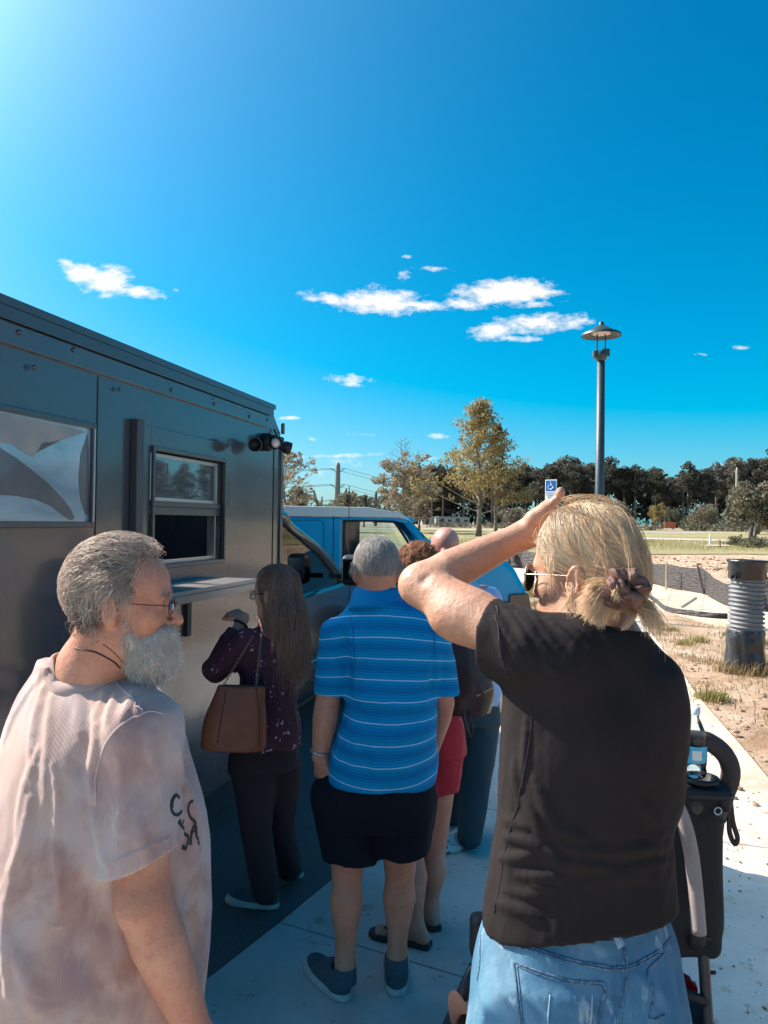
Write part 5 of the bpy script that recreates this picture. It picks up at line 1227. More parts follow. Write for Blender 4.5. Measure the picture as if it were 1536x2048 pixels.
# shirt
an = R(-50); fw_ = Vector((.77, .64, 0))
c_ = lambda k: (fw_.x*k, fw_.y*k)
sh_base = [('u', loft([(.66, *c_(.0), .228, .222, an), (.78, *c_(.003), .232, .232, an), (.95, *c_(.006), .236, .238, an), (1.10, *c_(.006), .236, .224, an), (1.24, *c_(.002), .236, .184, an), (1.33, *c_(0), .222, .155, an), (1.39, *c_(-.005), .185, .125, an), (1.425, -.01, -.01, .135, .100, an), (1.455, -.012, -.035, .096, .082, an)], 2.15), 0),
      ('u', rc(rs+Vector((-.05, .05, .035)), rs, .055, .068), .06), ('u', chain([rs, rs.lerp(re_, .5), re_], [.070, .075, .076]), .035),
      ('u', rc(ls+Vector((.03, -.03, 0)), ls, .055, .065), .06), ('u', chain([ls, ls.lerp(le, .75)], [.066, .075]), .035)]
neck_cut = rc(nb+Vector((.004, .0, -.005)), nb+Vector((.012, .005, .16)), .082, .082)
hem_r = l1(282, 1722, 1.42); sl_n = (l1(343, 1697, 1.42)-l1(222, 1745, 1.40)); arm_d = (re_-rs).normalized()
shn = Vector((0.37, 0, -0.93))
sleeve_keep = lambda p: np.where(np.linalg.norm(p[:, :2]-V3(hem_r)[:2], axis=1) < .105, (p-V3(hem_r))@V3(shn), -1.0).astype(np.float32)
def arm_region(p):    # below the hem only the sleeve tube is cut away, never the belly
    a, b = V3(rs.lerp(re_, .55)), V3(re_+(re_-rs)*.3); ab = b-a; h = np.clip(((p-a)@ab)/float(ab@ab), 0, 1); return np.linalg.norm(p-a-h[:, None]*ab, axis=1)
torso1 = sdf(sh_base[:1]); sleeves1 = sdf([sh_base[2], sh_base[1], ('i', plane(hem_r, shn), .003), ('s', rc(hem_r-Vector((0, 0, .06)), hem_r+Vector((0, 0, -.02)), .057, .057), .003)])
sleevel = sdf([sh_base[4], sh_base[3], ('i', plane(ls.lerp(le, .72), (le-ls)), .003)])
shirt0 = sdf([('u', torso1, 0), ('u', sleeves1, .030), ('u', sleevel, .03), ('s', neck_cut, .006)])
CR = [(62, 1345, -10, 1430, 9, 6), (84, 1350, 10, 1480, 8, 6), (98, 1352, 62, 1530, 8, 7), (78, 1500, 40, 1700, 8, 8), (110, 1356, 90, 1600, 6, 4), (64, 1560, 10, 1780, 9, 8), (40, 1700, 18, 1990, 9, 8), (106, 1530, 108, 1700, 5, 8), (108, 1690, 120, 1830, 8, 7), (120, 1830, 135, 1990, 12, 5),
      (188, 1400, 178, 1560, 6, 9), (180, 1550, 188, 1600, 6, 7), (230, 1390, 215, 1440, 6, 8), (263, 1385, 244, 1440, 6, 8), (215, 1375, 196, 1430, 6, 7), (150, 1370, 160, 1480, 10, 3), (282, 1402, 272, 1432, 5, 6), (300, 1440, 322, 1600, 7, 4), (190, 1620, 205, 1720, 6, 7), (355, 1480, 378, 1600, 8, 5), (372, 1560, 392, 1680, 8, 5), (352, 1720, 372, 1880, 10, 5), (400, 1700, 408, 1900, 9, 4), (160, 1900, 220, 2000, 18, -5), (30, 1900, 90, 2040, 14, 5),
      (310, 1500, 318, 1680, 8, 4), (240, 1520, 232, 1690, 9, 4), (270, 1600, 290, 1720, 8, 3), (200, 1640, 214, 1740, 7, 5), (170, 1760, 215, 1860, 14, -6), (60, 1340, 150, 1352, 4, 2)]
cf = creases(shirt0, B1, CR, 1.55)
shirtf = sdf([('u', shirt0, 0), ('d', cf, .05), ('d', wrinkle((9, 9, 4.5), .007, 2), .04), ('d', wrinkle((26, 26, 14), .0022, 5), .03)])
m = base_mat('tie_dye', .85, sheen=.3); t = NT(m)
w0 = t.noise(t.map(t.obj, sc=(1, 1, .62)), 3.2, 5, .55, 1.4); w1 = t.noise(t.map(t.obj, loc=(3, 1, 2), sc=(1, 1, .7)), 5.5, 5, .6, 1.0); w2 = t.noise(t.obj, 30, 4, .6)
c = t.ramp(w0, [(.34, (.52, .28, .215)), (.46, (.60, .38, .295)), (.55, (.42, .24, .21)), (.66, (.30, .195, .205))])
c = t.mix(t.ramp(w1, [(.45, (0, 0, 0)), (.66, (.85, .85, .85))]), c, (.54, .43, .41))
c = t.mix(t.ramp(t.noise(t.map(t.obj, loc=(1, 4, 0)), 4.2, 5, .6, 1.0), [(.56, (0, 0, 0)), (.68, (.8, .8, .8))]), c, (.35, .15, .11))
c = t.mix(t.math('MULTIPLY', w2, .22), c, (.30, .23, .24)); t.link(c, t.b.inputs['Base Color'])
wv = t.n('ShaderNodeTexWave', wave_type='BANDS', bands_direction='X'); wv.inputs['Scale'].default_value = 120; t.link(t.obj, wv.inputs['Vector'])
t.link(t.bump(wv.outputs['Fac'], .0005, t.bump(t.noise(t.map(t.obj, sc=(1, 1, .4)), 22, 3), .004)), t.b.inputs['Normal']); M_TIE = m
me = mesh_sdf('shirt', shirtf, (-.38, -.36, .62), (.38, .38, 1.50), .005); shirt = link_mesh('shirt', me, M_TIE, man)
# ribbed collar band
m = base_mat('rib_collar', .85); t = NT(m); t.b.inputs['Base Color'].default_value = (.62, .50, .46, 1); M_RIB = m; t.b.inputs['Base Color'].default_value = (.46, .32, .28, 1)
cpts = []
for a_ in range(0, 361, 15):
    cpts.append(nb+Vector((.006+.083*math.cos(R(a_)), .083*math.sin(R(a_)), .0)))
cp_ = np.array([tuple(v) for v in cpts], np.float32)
top_ = []
for p in cp_:   # drop each collar point onto the shirt's neck edge
    z = 1.52
    while z > 1.2 and float(shirt0(A(*[(p[0]-nb.x)*1.02+nb.x, (p[1]-nb.y)*1.02+nb.y, z])[None])[0]) > .0: z -= .002
    top_.append((p[0], p[1], z))
V = []; n = len(top_)
for i, (x, y, z) in enumerate(top_):
    rx_, ry_ = (x-nb.x)/.083, (y-nb.y)/.083
    for dr, dz in ((-.001, -.012), (.006, -.004), (.003, .010), (-.006, .022), (-.011, .022), (-.006, .006), (-.008, -.014)): V.append((x+rx_*dr, y+ry_*dr, z+dz))
raw('collar', V, [(i*7+k, (i+1)*7+k, (i+1)*7+(k+1) % 7, i*7+(k+1) % 7) for i in range(n-1) for k in range(7)], M_RIB, man, smooth=True)
# shoulder and armhole seams, hem stitching, cord round the neck
M_SEAM = mat('seam_thread', (.50, .40, .39), .9); sp_ = lambda L, f, b: [q for q in (on_ray(f, b, *c) for c in L) if q is not None]
on_tube('seam', sp_([(200, 1338), (232, 1362), (262, 1392), (284, 1424)], shirtf, B1), shirtf, M_SEAM, shirt, .0018, .0004)
on_tube('seam', sp_([(330, 1428), (292, 1424), (240, 1452), (206, 1500), (190, 1560), (192, 1610)], shirtf, B1), shirtf, M_SEAM, shirt, .0018, .0002)
for o_ in (14, 18): on_tube('hem_stitch', sp_([(226, 1738-o_), (262, 1722-o_), (300, 1706-o_), (338, 1690-o_)], shirtf, B1), shirtf, M_SEAM, shirt, .0008, .0003)
M_CORD = mat('leather_cord', (.05, .035, .03), .6)
on_tube('neck_cord', sp_([(122, 1296), (150, 1296), (190, 1304), (225, 1322), (240, 1336)], bodyf, B1), bodyf, M_CORD, man, .0016, .001)
on_tube('neck_cord', sp_([(206, 1288), (224, 1302), (244, 1322), (256, 1338)], bodyf, B1), bodyf, M_CORD, man, .0008, .0006)
# script lettering on the chest print
M_INK = mat('black_print', (.022, .025, .03), .7)
def ink(pix, w=3.0, nm='lettering'):
    pix = [(a+7, b) for a, b in pix]
    q = sp_(pix, shirtf, B1)
    if len(q) > 1: on_tube(nm, q, shirtf, M_INK, shirt, w*.001, .0006, flat=.25, res=5)
ink([(352, 1596), (345, 1590), (338, 1598), (335, 1612), (339, 1626), (348, 1630), (357, 1622)], 2.6); ink([(343, 1592), (338, 1602), (337, 1616)], 3)
ink([(379, 1602), (372, 1606), (369, 1620), (373, 1634), (381, 1642), (384, 1650)], 2.8); ink([(352, 1640), (358, 1654), (366, 1670), (368, 1690)], 3); ink([(383, 1648), (376, 1664), (374, 1690)], 3.2)
ink([(349, 1644), (354, 1650)], 2); ink([(384, 1652), (386, 1672), (391, 1688)], 2.6); ink([(357, 1694), (366, 1697)], 4); ink([(376, 1664), (386, 1662)], 2.0); ink([(361, 1640), (356, 1650)], 2)
# jeans, shoes
M_JN0 = mat('faded_denim', (.10, .14, .20), .85, var=(.20, .26, .34), scale=5, bump=.002, bscale=60)
def trousers(parent, hips, knees, ankles, rw_, rk, ra, z0, z1_, m, name='trousers', h=.008, waist=None, ang=0.0, extra=None, cut=None, cxy=(0, 0)):
    o = [('u', loft([(z0, *cxy, rw_[0], rw_[1], ang), (z1_, *cxy, *(waist or rw_), ang)]), 0)]
    for hp_, kp_, ap_ in zip(hips, knees, ankles): o.append(('u', chain([hp_, Vector(hp_).lerp(Vector(kp_), .5), kp_, ap_], [rk[0], (rk[0]+rk[1])/2, rk[1], ra]), .03))
    if cut is not None: o.append(('i', cut, .003))
    o.append(('d', wrinkle((7, 7, 5), .010, 9), .03))
    if extra is not None: o.append(('d', extra, .04))
    f = sdf(o); P_ = [Vector(v) for v in list(hips)+list(knees)+list(ankles)]
    lo = (min(p.x for p in P_)-.17, min(p.y for p in P_)-.17, min(p.z for p in P_)-.08); hi = (max(p.x for p in P_)+.17, max(p.y for p in P_)+.17, z1_+.03)
    return link_mesh(name, mesh_sdf(name, f, lo, hi, h), m, parent), f
lf = -rgt*.10; rt = rgt*.10
trousers(man, [lf+Vector((0, 0, .80)), rt+Vector((0, 0, .80))], [lf*1.1+Vector((0, .0, .46)), rt*1.1+Vector((0, 0, .46))], [lf*1.2+Vector((0, 0, .06)), rt*1.2+Vector((0, 0, .06))], (.19, .17), (.10, .075), .065, .78, 1.0, M_JN0, ang=an, waist=(.18, .16))
M_SHB = mat('dark_shoe', (.03, .04, .05), .7, bump=.001, bscale=300); M_SOLE = mat('white_sole', (.55, .53, .50), .6)
for q in (lf*1.25, rt*1.25): shoe(man, q-fw_*.06, q+fw_*.2, 'navy', M_SHB, M_SOLE)
# beard and hair
def beard_vol():
    H_ = lambda *a: hp(*a)
    o = [('u', rc(H_(-.02, .072, -.078), H_(.02, .072, -.078), .034, .034), 0), ('u', rc(H_(0, .070, -.105), H_(0, .082, -.100), .037, .027), .04), ('u', rc(H_(.052, .030, -.062), H_(.03, .06, -.10), .014, .032), .03), ('u', rc(H_(-.052, .030, -.062), H_(-.03, .06, -.10), .014, .032), .03), ('u', rc(H_(-.028, .094, -.052), H_(.028, .094, -.052), .013, .013), .01),
         ('u', rc(H_(.063, .022, -.02), H_(.058, .026, -.05), .004, .010), .02)]
    return sdf(o)
bv = beard_vol()
M_BEARD = hair_mat('beard_hair', (.62, .52, .45), (.98, .90, .80), (.98, .92, .84), .5, (.15, .6)); M_GREYH = hair_mat('grey_hair', (.30, .215, .17), (.86, .70, .58), (.90, .75, .63), .36, (.22, .75))
me = mesh_sdf('beard', sdf([('u', bv, 0), ('d', wrinkle((90, 90, 40), .006, 3), .03)]), tuple(V3(HO)-.22), tuple(V3(HO)+.2), .004)
beard = link_mesh('beard', me, mat('beard_base', (.60, .50, .44), .9, var=(.90, .81, .73), scale=40, bump=.003, bscale=160), man)
rt_ = sample_mesh(me, 6500, 4); hfw = (HF@np.array((0, 1, 0), np.float32)); hup = HF@np.array((0, 0, 1), np.float32)
def bfield(p, t_):
    o = V3(HO)+HF@A(0, .045, -.04)*HS; d = (p-o); d /= np.linalg.norm(d, axis=1, keepdims=True); return d*.35+hfw*.25-hup*1.1
strands('beard_hair', rt_, .0040, bfield, bv, .006, 6, .00042, beard, M_BEARD, .0011, .5, 6, curl=.0011, free=True)
def hloc(p, o=HO, M=HF, s=HS): return ((p-V3(o))@M)/s
def scalp(p):
    q = hloc(p); x, y, z = q[:, 0], q[:, 1], q[:, 2]
    front = np.interp(np.abs(x), [0, .03, .05, .07, .09], [.078, .070, .052, .030, .030])
    ok = (z > .035) & (y < front+(z-.09)*-.2+.01*0)
    side = (z <= .035) & (y < -.024) & (z > -.085+np.abs(y)*0) ; temple = (z <= .045) & (z > .0) & (y < .034) & (y > .012)
    return ok | side
hcm = mesh_sdf('scalp_src', headf, tuple(V3(HO)-.16), tuple(V3(HO)+.16), .006)
roots = sample_mesh(hcm, 13000, 5, scalp)
def hfield(p, t_):
    q = hloc(p); x, y, z = q[:, 0], q[:, 1], q[:, 2]; n_ = len(p)
    w = vnoise(p*38, 9)-.5; w2_ = vnoise(p*38, 12)-.5
    d = np.stack([w*0.9+x*3, -.8-0.0*z+w2_*.9, -0.30-(.10-z)*6.5], 1)
    topm = (z > .09)[:, None]; d = np.where(topm, np.stack([w*1.1, -.9+w2_*.9, .28+w*.3], 1), d)
    return d@HF.T
hcap = sdf([('u', xf(sdf([('u', el((0, -.006, .050), (.080, .098, .089)), 0)]), HO, HF, HS), 0)])
strands('hair', roots, .0095, hfield, headf, .022, 7, .00048, man, M_GREYH, .0034, .6, 8, curl=.0030)
# underlayer cap keeps the scalp from showing
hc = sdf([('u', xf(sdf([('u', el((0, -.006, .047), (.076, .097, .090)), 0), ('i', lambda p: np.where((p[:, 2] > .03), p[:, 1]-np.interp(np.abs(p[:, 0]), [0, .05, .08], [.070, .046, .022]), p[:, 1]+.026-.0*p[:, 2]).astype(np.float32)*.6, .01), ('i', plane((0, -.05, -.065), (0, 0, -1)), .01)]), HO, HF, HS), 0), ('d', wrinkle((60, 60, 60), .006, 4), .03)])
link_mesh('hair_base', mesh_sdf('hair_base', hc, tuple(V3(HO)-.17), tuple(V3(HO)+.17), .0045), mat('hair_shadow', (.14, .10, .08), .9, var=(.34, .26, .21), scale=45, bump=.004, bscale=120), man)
def curls(mid, n_, rad, seed, parent, m, nm='hair_curl'):
    r2 = random.Random(seed); b = MB()
    for _ in range(n_):
        c0 = Vector(mid)+Vector([r2.gauss(0, 1)*v for v in rad]); u = Vector([r2.gauss(0, 1) for _ in range(3)]).normalized(); v_ = u.orthogonal(); w_ = u.cross(v_); R_ = r2.uniform(.004, .008); a0 = r2.random()*6
        b.tube([c0+v_*R_*math.cos(a0+k*.7)+w_*R_*math.sin(a0+k*.7)+u*k*.0006 for k in range(9)], .00045, 3, cap=False)
    return b.build(nm, m, parent, smooth=True)
curls(l1(172, 1246, 1.455), 170, (.012, .010, .010), 3, man, M_GREYH)
roots = sample_mesh(hcm, 1500, 15, lambda p: (hloc(p)[:, 1] < -.045) & (hloc(p)[:, 2] < .01) & (hloc(p)[:, 2] > -.06))
strands('hair', roots, .010, lambda p, t_: (np.stack([hloc(p)[:, 0]*0+vnoise(p*40, 2)-.5, -.45+0*p[:, 0], -1+0*p[:, 0]], 1))@HF.T, headf, .016, 7, .0005, man, M_GREYH, .0016, .5, 28, curl=.001)
# eyebrow, moustache
for s in (-1, 1):
    q = np.stack([np.array(tuple(hp(s*x, .093-.09*abs(x-.02), .030)), np.float32) for x in np.linspace(.012, .052, 160)])+np.random.default_rng(3).normal(0, .0022, (160, 3)).astype(np.float32)
    strands('eyebrow', snap(headf, q, .0), .004, lambda p, t_: np.tile(HF@A(s*.8, .4, .2), (len(p), 1)), headf, .003, 3, .0005, man, M_GREYH, .0005, .3, 2)
q = snap(bv, np.stack([np.array(tuple(hp(x, .110, -.046)), np.float32) for x in np.linspace(-.03, .03, 700)])+np.random.default_rng(4).normal(0, .004, (700, 3)).astype(np.float32), 0)
strands('moustache', q, .005, lambda p, t_: np.stack([np.sign(hloc(p)[:, 0])*.5, 0*p[:, 0]+.35, 0*p[:, 0]-.9], 1)@HF.T, bv, .004, 5, .0005, beard, M_BEARD, .0008, .3, 3)
# eyes, spectacles
M_EYE = mat('eye_white', (.70, .65, .62), .15); M_IRIS = mat('iris', (.06, .05, .05), .1)
for s in (-1, 1):
    e = MB().lathe([(.0, -.0115)]+[(.0115*math.sin(R(a_)), -.0115*math.cos(R(a_))) for a_ in range(15, 166, 15)]+[(0, .0115)], (0, 0, 0), 16, cap=False).build('eye', M_EYE, man, smooth=True)
    e.location = hp(s*.031, .0812, .007)
    e2 = MB().lathe([(.0, .0004), (.0052, 0), (.0052, .0005), (0, .001)], (0, 0, 0), 14, cap=False).build('iris', M_IRIS, e); e2.matrix_local = Matrix.Translation(hp(s*.032, .0965, .007)-hp(s*.031, .0845, .007)) @ (Vector(tuple(HF@A(0, 1, 0)))).to_track_quat('Z', 'Y').to_matrix().to_4x4()
M_WIRE2 = mat('spectacle_wire', (.10, .05, .04), .3, .7)
def spectacles(parent, hpf, m_frame, m_lens, rx_=.024, rz_=.017, y=.112, z=.004, rad=.0011):
    sp = MB().tube([hpf(-.010, y+.004, z+.006), hpf(0, y+.006, z+.009), hpf(.010, y+.004, z+.006)], rad, 6).build('spectacles', m_frame, parent, smooth=True)
    for s in (-1, 1):
        ring_ = [hpf(s*.034+rx_*math.cos(R(a_)), y-.006*abs(math.cos(R(a_/2 if s > 0 else (180-a_)/2))), z+rz_*math.sin(R(a_))) for a_ in range(0, 361, 20)]
        MB().tube(ring_, rad, 6, cap=False).build('rim', m_frame, sp, smooth=True)
        n_ = len(ring_)-1; raw('lens', [tuple(v) for v in ring_[:n_]], [tuple(range(n_))], m_lens, sp)
        MB().tube(smooth_path([hpf(s*(.034+rx_), y-.006, z+.006), hpf(s*.070, y-.03, z+.008), hpf(s*.080, .05, z+.010), hpf(s*.084, .0, z+.012), hpf(s*.084, -.016, z-.004)], 4), rad, 6).build('temple', m_frame, sp, smooth=True)
    return sp
spectacles(man, hp, M_WIRE2, M_CLEAR)
bpy.data.meshes.remove(hcm)
# ------------------------------------------------------------------ blonde woman in the black T-shirt
B2 = Vector((P(1155, 1500, 1.42).x, 1.42, 0)); l2 = lambda px, py, Y: P(px, py, Y)-B2
wo = empty('person', B2, 0, 'blonde woman in a black T-shirt and pale jeans, one hand raised to shade her eyes', 'person')
HF2 = frame((-.80, .60, .02)); HO2 = l2(1177, 1163, 1.47); HS2 = 1.0
hp2 = lambda x, y, z: hp(x, y, z, HO2, HF2, HS2)
head2 = xf(head_sdf(jaw=.9, nose=.92, cheek=.96), HO2, HF2, HS2)
Ls, Le, Lw = l2(1044, 1292, 1.40), l2(842, 1170, 1.56), l2(1046, 1070, 1.62)
Rs, Re, Rw = l2(1296, 1372, 1.40), l2(1306, 1588, 1.44), l2(1245, 1545, 1.78)
nb2 = l2(1212, 1262, 1.43)
hd = (l2(1100, 1020, 1.62)-Lw).normalized()
bo2 = [('u', loft([(.98, 0, 0, .14, .10, 0), (1.12, .005, 0, .13, .09, 0), (1.3, .018, 0, .135, .09, 0), (1.42, .025, 0, .125, .08, 0), (1.49, .03, 0, .10, .06, 0)]), 0),
       ('u', rc(nb2-Vector((0, 0, .05)), hp2(0, -.025, -.045), .056, .050), .04), ('u', rc(nb2-Vector((-.02, 0, .03)), hp2(0, .02, -.07), .045, .04), .04), ('u', rc(Ls+Vector((.03, 0, 0)), nb2-Vector((0, 0, .04)), .045, .045), .05),
       ('u', chain([Ls, Ls.lerp(Le, .45), Le], [.050, .0515, .043]), .03), ('u', el(Ls.lerp(Le, .52)+Vector((0, 0, -.012)), (.07, .045, .045)), .03),
       ('u', rc(Le+Vector((-.010, -.002, -.002)), Le+Vector((.02, .01, -.01)), .029, .036), .010), ('s', rc(l2(846, 1158, 1.508), l2(856, 1148, 1.51), .006, .005), .012), ('s', rc(l2(936, 1158, 1.46), l2(905, 1150, 1.50), .005, .004), .014),
       ('u', chain([Le, Le.lerp(Lw, .27), Le.lerp(Lw, .7), Lw], [.040, .0435, .034, .0275]), .018),
       ('u', chain([Rs, Rs.lerp(Re, .5), Re], [.052, .048, .040]), .03), ('u', chain([Re, Re.lerp(Rw, .3), Rw], [.040, .042, .026]), .02),
       ('u', sdf([('u', head2, 0)], (HO2, .17)), .03)]
# raised hand: palm leans on the brow, thumb stands up
ho = [('u', rc(Lw, Lw+hd*.075, .021, .024), 0), ('u', rc(Lw+Vector((0, 0, -.012)), l2(1098, 1062, 1.61), .020, .022), .015), ('u', rc(Lw+Vector((0, 0, .004)), l2(1092, 1026, 1.60), .020, .016), .015)]
for i, (y0_, y1_, ln) in enumerate(((1036, 1030, .072), (1050, 1050, .080), (1065, 1072, .076), (1078, 1092, .060))):
    a = l2(1092, y0_, 1.61); b_ = a+Vector((.45, -.18-.05*i, .02-.10*i)).normalized()*ln*.45; c2 = b_+Vector((.5, -.45, -.12-.1*i)).normalized()*ln*.30; d2 = c2+Vector((.4, -.7, -.2)).normalized()*ln*.25
    ho.append(('u', chain([a, b_, c2, d2], [.0095, .0088, .0078, .0065]), .006))
t0 = l2(1068, 1038, 1.60); t1 = l2(1098, 1014, 1.595); t2 = l2(1117, 996, 1.59); t3 = l2(1122, 983, 1.585)
ho.append(('u', chain([t0, t1, t2, t3], [.019, .0125, .0095, .0078]), .012)); ho.append(('u', el(l2(1120.5, 986, 1.585), (.0095, .009, .012)), .004))
bo2.append(('u', sdf(ho, (Lw.lerp(t2, .6), .16)), .014))
bo2.append(('u', sdf(hand_ops(Rw, (-.2, .9, -.1), (0, .1, 1), 1, 1.1)), .012))
body2 = sdf(bo2)
M_SK2 = skin_mat('fair_skin', (.50, .25, .155), (.57, .305, .20), (.43, .18, .115), .45)
link_mesh('body', mesh_sdf('body', body2, (-.46, -.30, .94), (.34, .50, 1.84), .0038), M_SK2, wo)
nail = MB(); q = l2(1119, 981, 1.578); 
# T-shirt
tb = [('u', loft([(.985, l2(1160, 1800, 1.42).x, 0, .178, .128, 0), (1.03, l2(1160, 1800, 1.42).x, 0, .177, .128, 0), (1.10, l2(1162, 1800, 1.42).x, 0, .169, .12, 0), (1.17, l2(1162, 1800, 1.42).x, .0, .161, .115, 0), (1.27, l2(1170, 1700, 1.42).x, 0, .158, .115, 0), (1.36, l2(1178, 1700, 1.42).x, 0, .162, .115, 0), (1.43, l2(1184, 1700, 1.42).x, 0, .158, .105, 0), (1.485, l2(1196, 1700, 1.42).x, 0, .120, .085, 0), (1.52, l2(1210, 1700, 1.42).x, 0, .084, .07, 0), (1.552, l2(1216, 1700, 1.42).x, .0, .062, .06, 0)], 2.1), 0),
      ('u', chain([Rs+Vector((-.05, 0, .05)), Rs, Rs.lerp(Re, .55), Rs.lerp(Re, 1.0)], [.050, .060, .062, .050]), .045)]
slv = sdf([('u', chain([l2(1115, 1330, 1.40), l2(1050, 1304, 1.405), l2(955, 1260, 1.45)], [.085, .072, .069]), 0), ('i', plane(l2(984, 1275, 1.43), l2(940, 1262, 1.46)-l2(990, 1272, 1.43)), .003), ('s', rc(Le, Le.lerp(Ls, .80), .057, .058), .004)])
tb += [('u', slv, .05), ('u', rc(l2(1080, 1292, 1.41), l2(1190, 1290, 1.42), .045, .05), .04), ('s', rc(nb2+Vector((.004, .0, .012)), nb2+Vector((-.01, .02, .12)), .063, .066), .006)]
tee0 = sdf(tb)
CR2 = [(986, 1215, 1046, 1312, 4, 5), (1004, 1212, 1062, 1308, 5, 5), (1020, 1214, 1092, 1306, 5, 6), (1042, 1220, 1106, 1316, 5, 6), (1062, 1226, 1130, 1310, 5, 5), (1094, 1240, 1160, 1300, 5, 6), (1126, 1250, 1178, 1292, 5, 6), (1160, 1256, 1190, 1282, 5, 4), (1176, 1290, 1168, 1322, 5, 5), (1206, 1268, 1226, 1288, 4, 4), (988, 1240, 1010, 1330, 5, 4), (1010, 1330, 1062, 1372, 6, 4), (1090, 1320, 1120, 1350, 6, 4),
       (1051, 1600, 1082, 1676, 8, 7), (1070, 1560, 1116, 1660, 9, 5), (1012, 1673, 1085, 1697, 9, 8), (1085, 1697, 1128, 1735, 9, 6), (1000, 1716, 1070, 1706, 8, 6), (1040, 1750, 1120, 1752, 9, 5), (1062, 1768, 1104, 1775, 7, 5), (1119, 1692, 1230, 1705, 8, 5), (1230, 1705, 1335, 1690, 8, 5), (1100, 1725, 1240, 1740, 8, 5), (1240, 1738, 1345, 1718, 8, 4), (1180, 1765, 1340, 1752, 9, 3), (995, 1806, 1076, 1834, 9, 7), (1010, 1780, 1090, 1790, 8, 4), (1030, 1520, 1040, 1600, 8, 5), (1052, 1440, 1044, 1560, 6, 4), (1100, 1650, 1180, 1680, 9, 4), (1280, 1600, 1340, 1660, 9, 4), (1290, 1480, 1310, 1580, 9, 3), (1330, 1640, 1300, 1700, 9, 3), (1008, 1640, 1060, 1655, 9, 4)]
cf2 = creases(tee0, B2, CR2, 1.32)
hemz = 1.030
hem2 = lambda p: (hemz+.022*np.sin(np.clip((p[:, 0]+.19)/.38, 0, 1)*3.14)*(p[:, 1] < 0)+.03*np.clip((p[:, 0])/.19, -1, 1)-p[:, 2]).astype(np.float32)
tee = sdf([('u', tee0, 0), ('d', cf2, .05), ('d', wrinkle((10, 10, 8), .006, 12), .04), ('d', wrinkle((30, 30, 18), .0018, 15), .03), ('i', hem2, .003)])
m = base_mat('black_cotton', .88); t = NT(m)
c = t.ramp(t.noise(t.obj, 4, 4), [(.3, (.014, .010, .010)), (.7, (.022, .016, .0155))]); t.link(c, t.b.inputs['Base Color']); t.b.inputs['Specular IOR Level'].default_value = .25
t.link(t.bump(t.noise(t.obj, 700, 2), .0004, t.bump(t.noise(t.map(t.obj, sc=(1, 1, .6)), 26, 4), .003)), t.b.inputs['Normal']); M_BLKC = m
tsh = link_mesh('shirt', mesh_sdf('shirt', tee, (-.36, -.22, .93), (.32, .22, 1.60), .0045), M_BLKC, wo)
M_SEAMK = mat('black_seam', (.03, .026, .027), .8)
on_tube('side_seam', sp_([(1060, 1400), (1063, 1440), (1051, 1528), (1025, 1639), (1004, 1716), (989, 1827)], tee, B2), tee, M_SEAMK, tsh, .0009, .0004)
on_tube('sleeve_hem', sp_([(992, 1212), (997, 1260), (1003, 1310), (1012, 1345)], tee, B2), tee, M_SEAMK, tsh, .0012, .0004)
# jeans
hx = l2(1150, 1900, 1.42).x
jb = [('u', loft([(.80, hx, 0, .188, .14, 0), (.88, hx, 0, .190, .142, 0), (.95, hx+.003, 0, .186, .135, 0), (1.0, hx+.004, 0, .176, .126, 0), (1.04, hx+.004, 0, .160, .112, 0), (1.075, hx+.006, 0, .145, .100, 0)], 2.1), 0),
      ('u', el((hx-.085, -.075, .865), (.095, .085, .105)), .05), ('u', el((hx+.085, -.075, .865), (.095, .085, .105)), .05)]
for s in (-1, 1): jb.append(('u', chain([(hx+s*.095, -.01, .80), (hx+s*.10, .0, .62), (hx+s*.10, .01, .46), (hx+s*.11, .0, .08)], [.098, .088, .066, .055]), .035))
je0 = sdf(jb)
CR3 = [(1040, 1890, 1140, 1950, 10, 5), (990, 1930, 1030, 2030, 9, 4), (1080, 1990, 1180, 2030, 12, 4), (1260, 1950, 1340, 2010, 10, 4), (1243, 1895, 1238, 2048, 6, -6), (960, 1960, 990, 2048, 8, 4), (1180, 1880, 1215, 1900, 8, 4), (1320, 1900, 1345, 1980, 8, 4)]
jean = sdf([('u', je0, 0), ('d', creases(je0, B2, CR3, 1.32), .04), ('d', wrinkle((14, 14, 9), .005, 22), .04)])
m = base_mat('pale_denim', .85); t = NT(m)
w0 = t.noise(t.map(t.obj, sc=(1, 1, .7)), 6, 5, .6, .8); w2 = t.noise(t.obj, 260, 3, .7); w3 = t.noise(t.map(t.obj, sc=(1, 1, .25)), 40, 4)
c = t.ramp(w0, [(.34, (.035, .14, .25)), (.52, (.085, .23, .345)), (.68, (.21, .345, .43))]); c = t.mix(t.math('MULTIPLY', w2, .35), c, (.06, .13, .23)); c = t.mix(t.ramp(w3, [(.62, (0, 0, 0)), (.72, (.5, .5, .5))]), c, (.62, .66, .70))
t.link(c, t.b.inputs['Base Color']); tw = t.n('ShaderNodeTexWave', wave_type='BANDS', bands_direction='DIAGONAL'); tw.inputs['Scale'].default_value = 240; t.link(t.obj, tw.inputs['Vector'])
t.link(t.bump(tw.outputs['Fac'], .0004, t.bump(t.noise(t.obj, 34, 4), .003)), t.b.inputs['Normal']); M_DENIM = m
jo = link_mesh('jeans', mesh_sdf('jeans', jean, (-.32, -.24, .04), (.32, .24, 1.09), .0055), M_DENIM, wo)
M_DSEAM = mat('denim_seam', (.03, .08, .15), .85, var=(.14, .22, .31), scale=160); M_DBAND = mat('denim_band', (.16, .27, .37), .85, var=(.22, .33, .45), scale=50, bump=.001, bscale=300)
